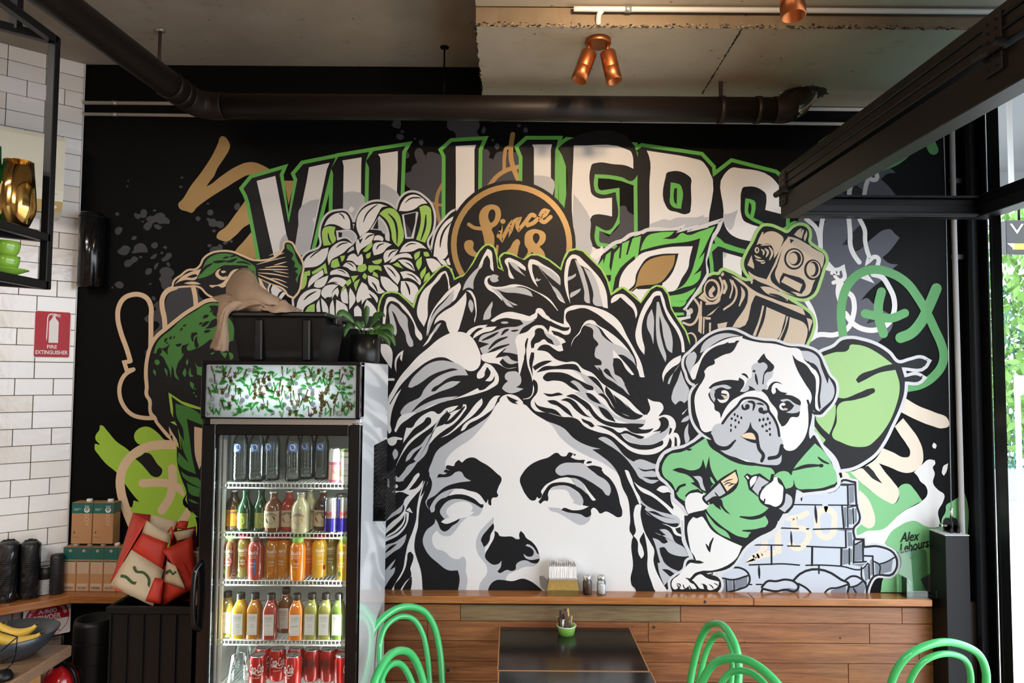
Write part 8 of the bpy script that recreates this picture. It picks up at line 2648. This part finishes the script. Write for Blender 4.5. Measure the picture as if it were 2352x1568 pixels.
for pts in ([(378, 1316), (390, 1310), (398, 1318), (404, 1312)],):
    ps = [PY(a, b, -.530) - bb2 for a, b in pts]
    m.tube(ps, .006, 6, 'bag_green')
m.build('print', None, b2g)
# stack of paper bowls wedged by the fridge
q = PY(446, 1275, -.40)
t = thing('paper_bowls', 'stack of small paper bowls squeezed beside the fridge', 'bowls', (q.x + .02, -.36, Z_LED + .0005))
MB().lathe([(.035, 0), (.042, .12), (.044, PY(446, 1262, -.36).z - Z_LED), (0, PY(446, 1262, -.36).z - Z_LED - .004)], 20).build('bowls', 'cloth_beige', t)
MB().tube([(.044 * math.cos(a * PI / 10), .044 * math.sin(a * PI / 10), PY(446, 1262, -.36).z - Z_LED) for a in range(20)], .003, 6, closed=True).build('rim', 'rim_white', t)
# ribbed black bin left of the crate
q = PY(208, 1500, -.42)
bn = thing('ribbed_bin', 'black ribbed plastic bin in the dark left of the crate', 'bin', (q.x, -.40, 0))
bz = PY(208, 1428, -.45).z
MB().lathe([(.060, 0), (.072, .02), (.078, bz - .02), (.074, bz), (.066, bz), (.06, .03), (0, .03)], 22).build('bin_body', 'crate_plastic', bn)
for k in range(10): MB().tube([(.0775 * math.cos(a * PI / 11), .0775 * math.sin(a * PI / 11), .08 + k * bz / 11) for a in range(22)], .003, 5, closed=True).build('rib', 'crate_plastic', bn)

# counter with fruit bowl
ZC = .90
k0 = PZ(166, 1480, ZC)
ct = thing('service_counter', 'timber service counter corner at the lower left', 'counter', (k0.x, k0.y, 0))
MB().box((-.45, -.80, ZC - .022), (.90, 1.60, .044), None, None, .004).build('counter_top', 'counter_wood', ct)
MB().box((-.05, -.86, (ZC - .044) / 2), (.03, 1.46, ZC - .046)).build('end_panel', 'counter_front', ct)
MB().box((-.47, -.13, (ZC - .044) / 2), (.80, .03, ZC - .046)).build('back_panel', 'counter_front', ct)
for o in ct.children:
    if o.name.startswith('counter_top'): o.data.transform(Matrix.Rotation(0, 4, 'Z'))
fbp = PZ(30, 1508, ZC)
bo = thing('fruit_bowl', 'wide black fruit bowl on the timber counter', 'bowl', (fbp.x, fbp.y, ZC + .0005))
br = .150
MB().lathe([(.055, 0), (.07, .003), (.115, .04), (br, .095), (br - .004, .097), (.110, .046), (.06, .008), (0, .006)], 36).build('bowl_body', 'bowl_black', bo)
def banana(lab, p, rz, tilt_, s):
    t = thing('banana', lab, 'banana', p, 0, 'bananas in the fruit bowl')
    t.rotation_euler = (tilt_, .1, rz)
    pts = [Vector((.085 * math.sin(a) * s, 0, .085 * (1 - math.cos(a)) * s)) for a in [(-1.05 + 2.1 * k / 9) for k in range(10)]]
    rr_ = [.006, .012, .0165, .0185, .019, .019, .018, .0155, .010, .005]
    MB().tube(pts, [r * s for r in rr_], 8).build('peel', 'banana', t)
    MB().tube([pts[-1], pts[-1] + Vector((.012, 0, .014))], .005, 6).build('stem', 'banana_tip', t)
    MB().tube([pts[0], pts[0] + Vector((-.003, 0, .004))], .005, 6).build('tip', 'banana_tip', t)
zb3 = ZC + .048
banana('ripe banana lying along the right of the bowl', (fbp.x + .020, fbp.y - .012, zb3 + .012), .25, .5, 1.15)
banana('banana at the back of the bowl', (fbp.x - .03, fbp.y + .055, zb3 + .02), .1, .2, 1.0)
banana('banana behind the wire stand at the left', (fbp.x - .075, fbp.y + .0, zb3 + .016), 1.9, .3, .95)
ws = thing('wire_stand', 'thin black wire stand in front of the fruit bowl', 'stand', tuple(PZ(8, 1560, ZC)))
wo = PZ(8, 1560, ZC)
for a, b in (((0, 1450), (40, 1462)), ((40, 1462), (36, 1500)), ((40, 1462), (2, 1495)), ((36, 1500), (4, 1520)), ((42, 1485), (28, 1524)), ((28, 1524), (2, 1548))):
    MB().tube([PY(*a, wo.y + .0) - wo, PY(*b, wo.y + .004) - wo], .0022, 6).build('wire', 'black_steel', ws)
MB().lathe([(.03, 0), (.03, .012), (.02, .03), (0, .035)], 14).build('foot', 'black_steel', ws)
# extinguisher in the gap
q = PY(132, 1540, -.52)
ex = thing('fire_extinguisher', 'red fire extinguisher standing in shade by the counter', 'fire extinguisher', (q.x, -.50, 0))
ez = PY(132, 1522, -.50).z
MB().lathe([(.06, 0), (.072, .01), (.072, ez - .09), (.064, ez - .05), (.035, ez - .01), (.02, ez), (0, ez)], 24).build('cylinder', 'red_paint', ex)
MB().lathe([(.0725, ez - .40), (.0725, ez - .13)], 24, caps=False).build('label', 'label_white', ex)
MB().bx(-.02, .02, -.05, .03, ez, ez + .02).build('handle', 'black_steel', ex)
MB().tube(spline([(.02, -.02, ez + .01), (.07, -.03, ez - .02), (.085, -.02, ez - .12), (.08, -.02, ez - .3)], 5), .009, 8).build('hose', 'black_plastic', ex)

# ================================================================ the street outside
struct(MB().bx(2.62, 6.2, -9, 9, -.16, -.06).build('footpath', 'footpath'))
struct(MB().bx(6.2, 14.0, -30, 40, -.26, -.18).build('road', 'asphalt'))
struct(MB().bx(14.0, 18, -30, 40, -.16, -.06).build('footpath_far', 'footpath'))
sgn0 = PY(2311, 510, .95)
sgy = .95
hn = thing('hanging_sign', 'black and yellow hanging shop sign outside the window', 'sign', (PY(2311, 540, sgy).x, sgy, PY(2311, 582, sgy).z))
swd = .62; shd = PY(2320, 505, sgy).z - PY(2320, 582, sgy).z
MB().bx(0, swd, 0, .05, 0, shd, None, .003).build('panel', 'print_black', hn)
m = MB(); FS = lambda x, y: (x, -.0012, y)
add_text(m, 'VILLIERS', swd * .86, shd * .30, lambda x, y: FS(x + swd * .47, y + shd * .74), 'bag_cream', 0, .0)
add_text(m, 'CANTEEN', swd * .62, shd * .13, lambda x, y: FS(x + swd * .50, y + shd * .44), 'print_yellow', 0, .02)
m.add([FS(swd * .06, shd * .12), FS(swd, shd * .12), FS(swd, shd * .30), FS(0.04, shd * .30)], [(0, 1, 2, 3)], 'print_yellow')
m.add([(0.005, -.0016, shd * .30), (swd * .08, -.0016, shd * .12), (swd * .08, -.0016, shd * .30)], [(0, 1, 2)], 'label_white')
m.build('lettering', None, hn)
for x in (.1, .5): MB().tube([(x, .02, shd), (x, .02, shd + .5)], .008, 6).build('hanger', 'black_steel', hn)
def tree(lab, x, y, hgt, rad, n, mat, seed):
    r_ = random.Random(seed)
    t = thing('street_tree', lab, 'tree', (x, y, -.1), 0, 'trees across the street')
    MB().tube([(0, 0, 0), (.05, .02, hgt * .3), (.02, 0, hgt * .6)], [.14, .11, .06], 10).build('trunk', 'bark', t)
    m = MB(); v = []; f = []
    for k in range(n):
        a, b_ = r_.uniform(0, 2 * PI), r_.uniform(-1, 1)
        rr_ = rad * (r_.uniform(.35, 1) ** .5)
        c = Vector((rr_ * math.sqrt(1 - b_ * b_) * math.cos(a), rr_ * math.sqrt(1 - b_ * b_) * math.sin(a), hgt * .62 + rr_ * b_ * 1.15))
        s_ = r_.uniform(.05, .13); R = Euler((r_.uniform(0, 6), r_.uniform(0, 6), r_.uniform(0, 6))).to_matrix()
        i0 = len(v)
        v += [c + R @ Vector(q) * s_ for q in ((-1, 0, 0), (0, -.5, .1), (1, 0, 0), (0, .5, .1))]
        f.append((i0, i0 + 1, i0 + 2, i0 + 3))
    o = m.add(v, f).build('crown', mat, t); o['kind'] = 'stuff'
tree('leafy street tree with pale leaves seen past the sign', 8.6, 7.6, 4.6, 1.9, 3600, 'hedge_leaf', 3)
tree('dark green street tree behind the fence', 11.5, 11.4, 3.4, 1.9, 3600, 'hedge_dark', 5)
tree('leafy street tree further along to the right', 12.6, 8.2, 4.2, 2.0, 3000, 'hedge_leaf', 8)
fn = thing('mesh_fence', 'green steel fence across the street', 'fence', (7.2, 9.0, -.1))
FB = Vector((7.2, 9.0, -.1))
for k in range(60):
    MB().bx(k * .09 - .008, k * .09 + .008, 0, .015, .45, 1.6).build('bar', 'fence_green', fn)
for z in (.5, 1.05, 1.58): MB().bx(0, 5.4, -.01, .025, z - .02, z + .02).build('rail', 'fence_green', fn)
bw_ = MB().bx(6.8, 13, 8.95, 9.2, -.2, .36).build('block_kerb', 'block_wall'); tag(bw_, 'low grey block wall under the green fence', 'wall')
pl0 = PY(2341, 1055, 4.6)
sp_ = thing('street_pole', 'pale street sign pole on the far kerb', 'pole', (pl0.x, 4.6, -.15))
MB().tube([(0, 0, 0), (0, 0, PY(2341, 862, 4.6).z + .15)], .028, 10).build('pole', 'label_white', sp_)
MB().bx(-.06, .06, -.04, -.03, PY(2341, 905, 4.6).z + .15, PY(2341, 862, 4.6).z + .15).build('plate', 'label_white', sp_)
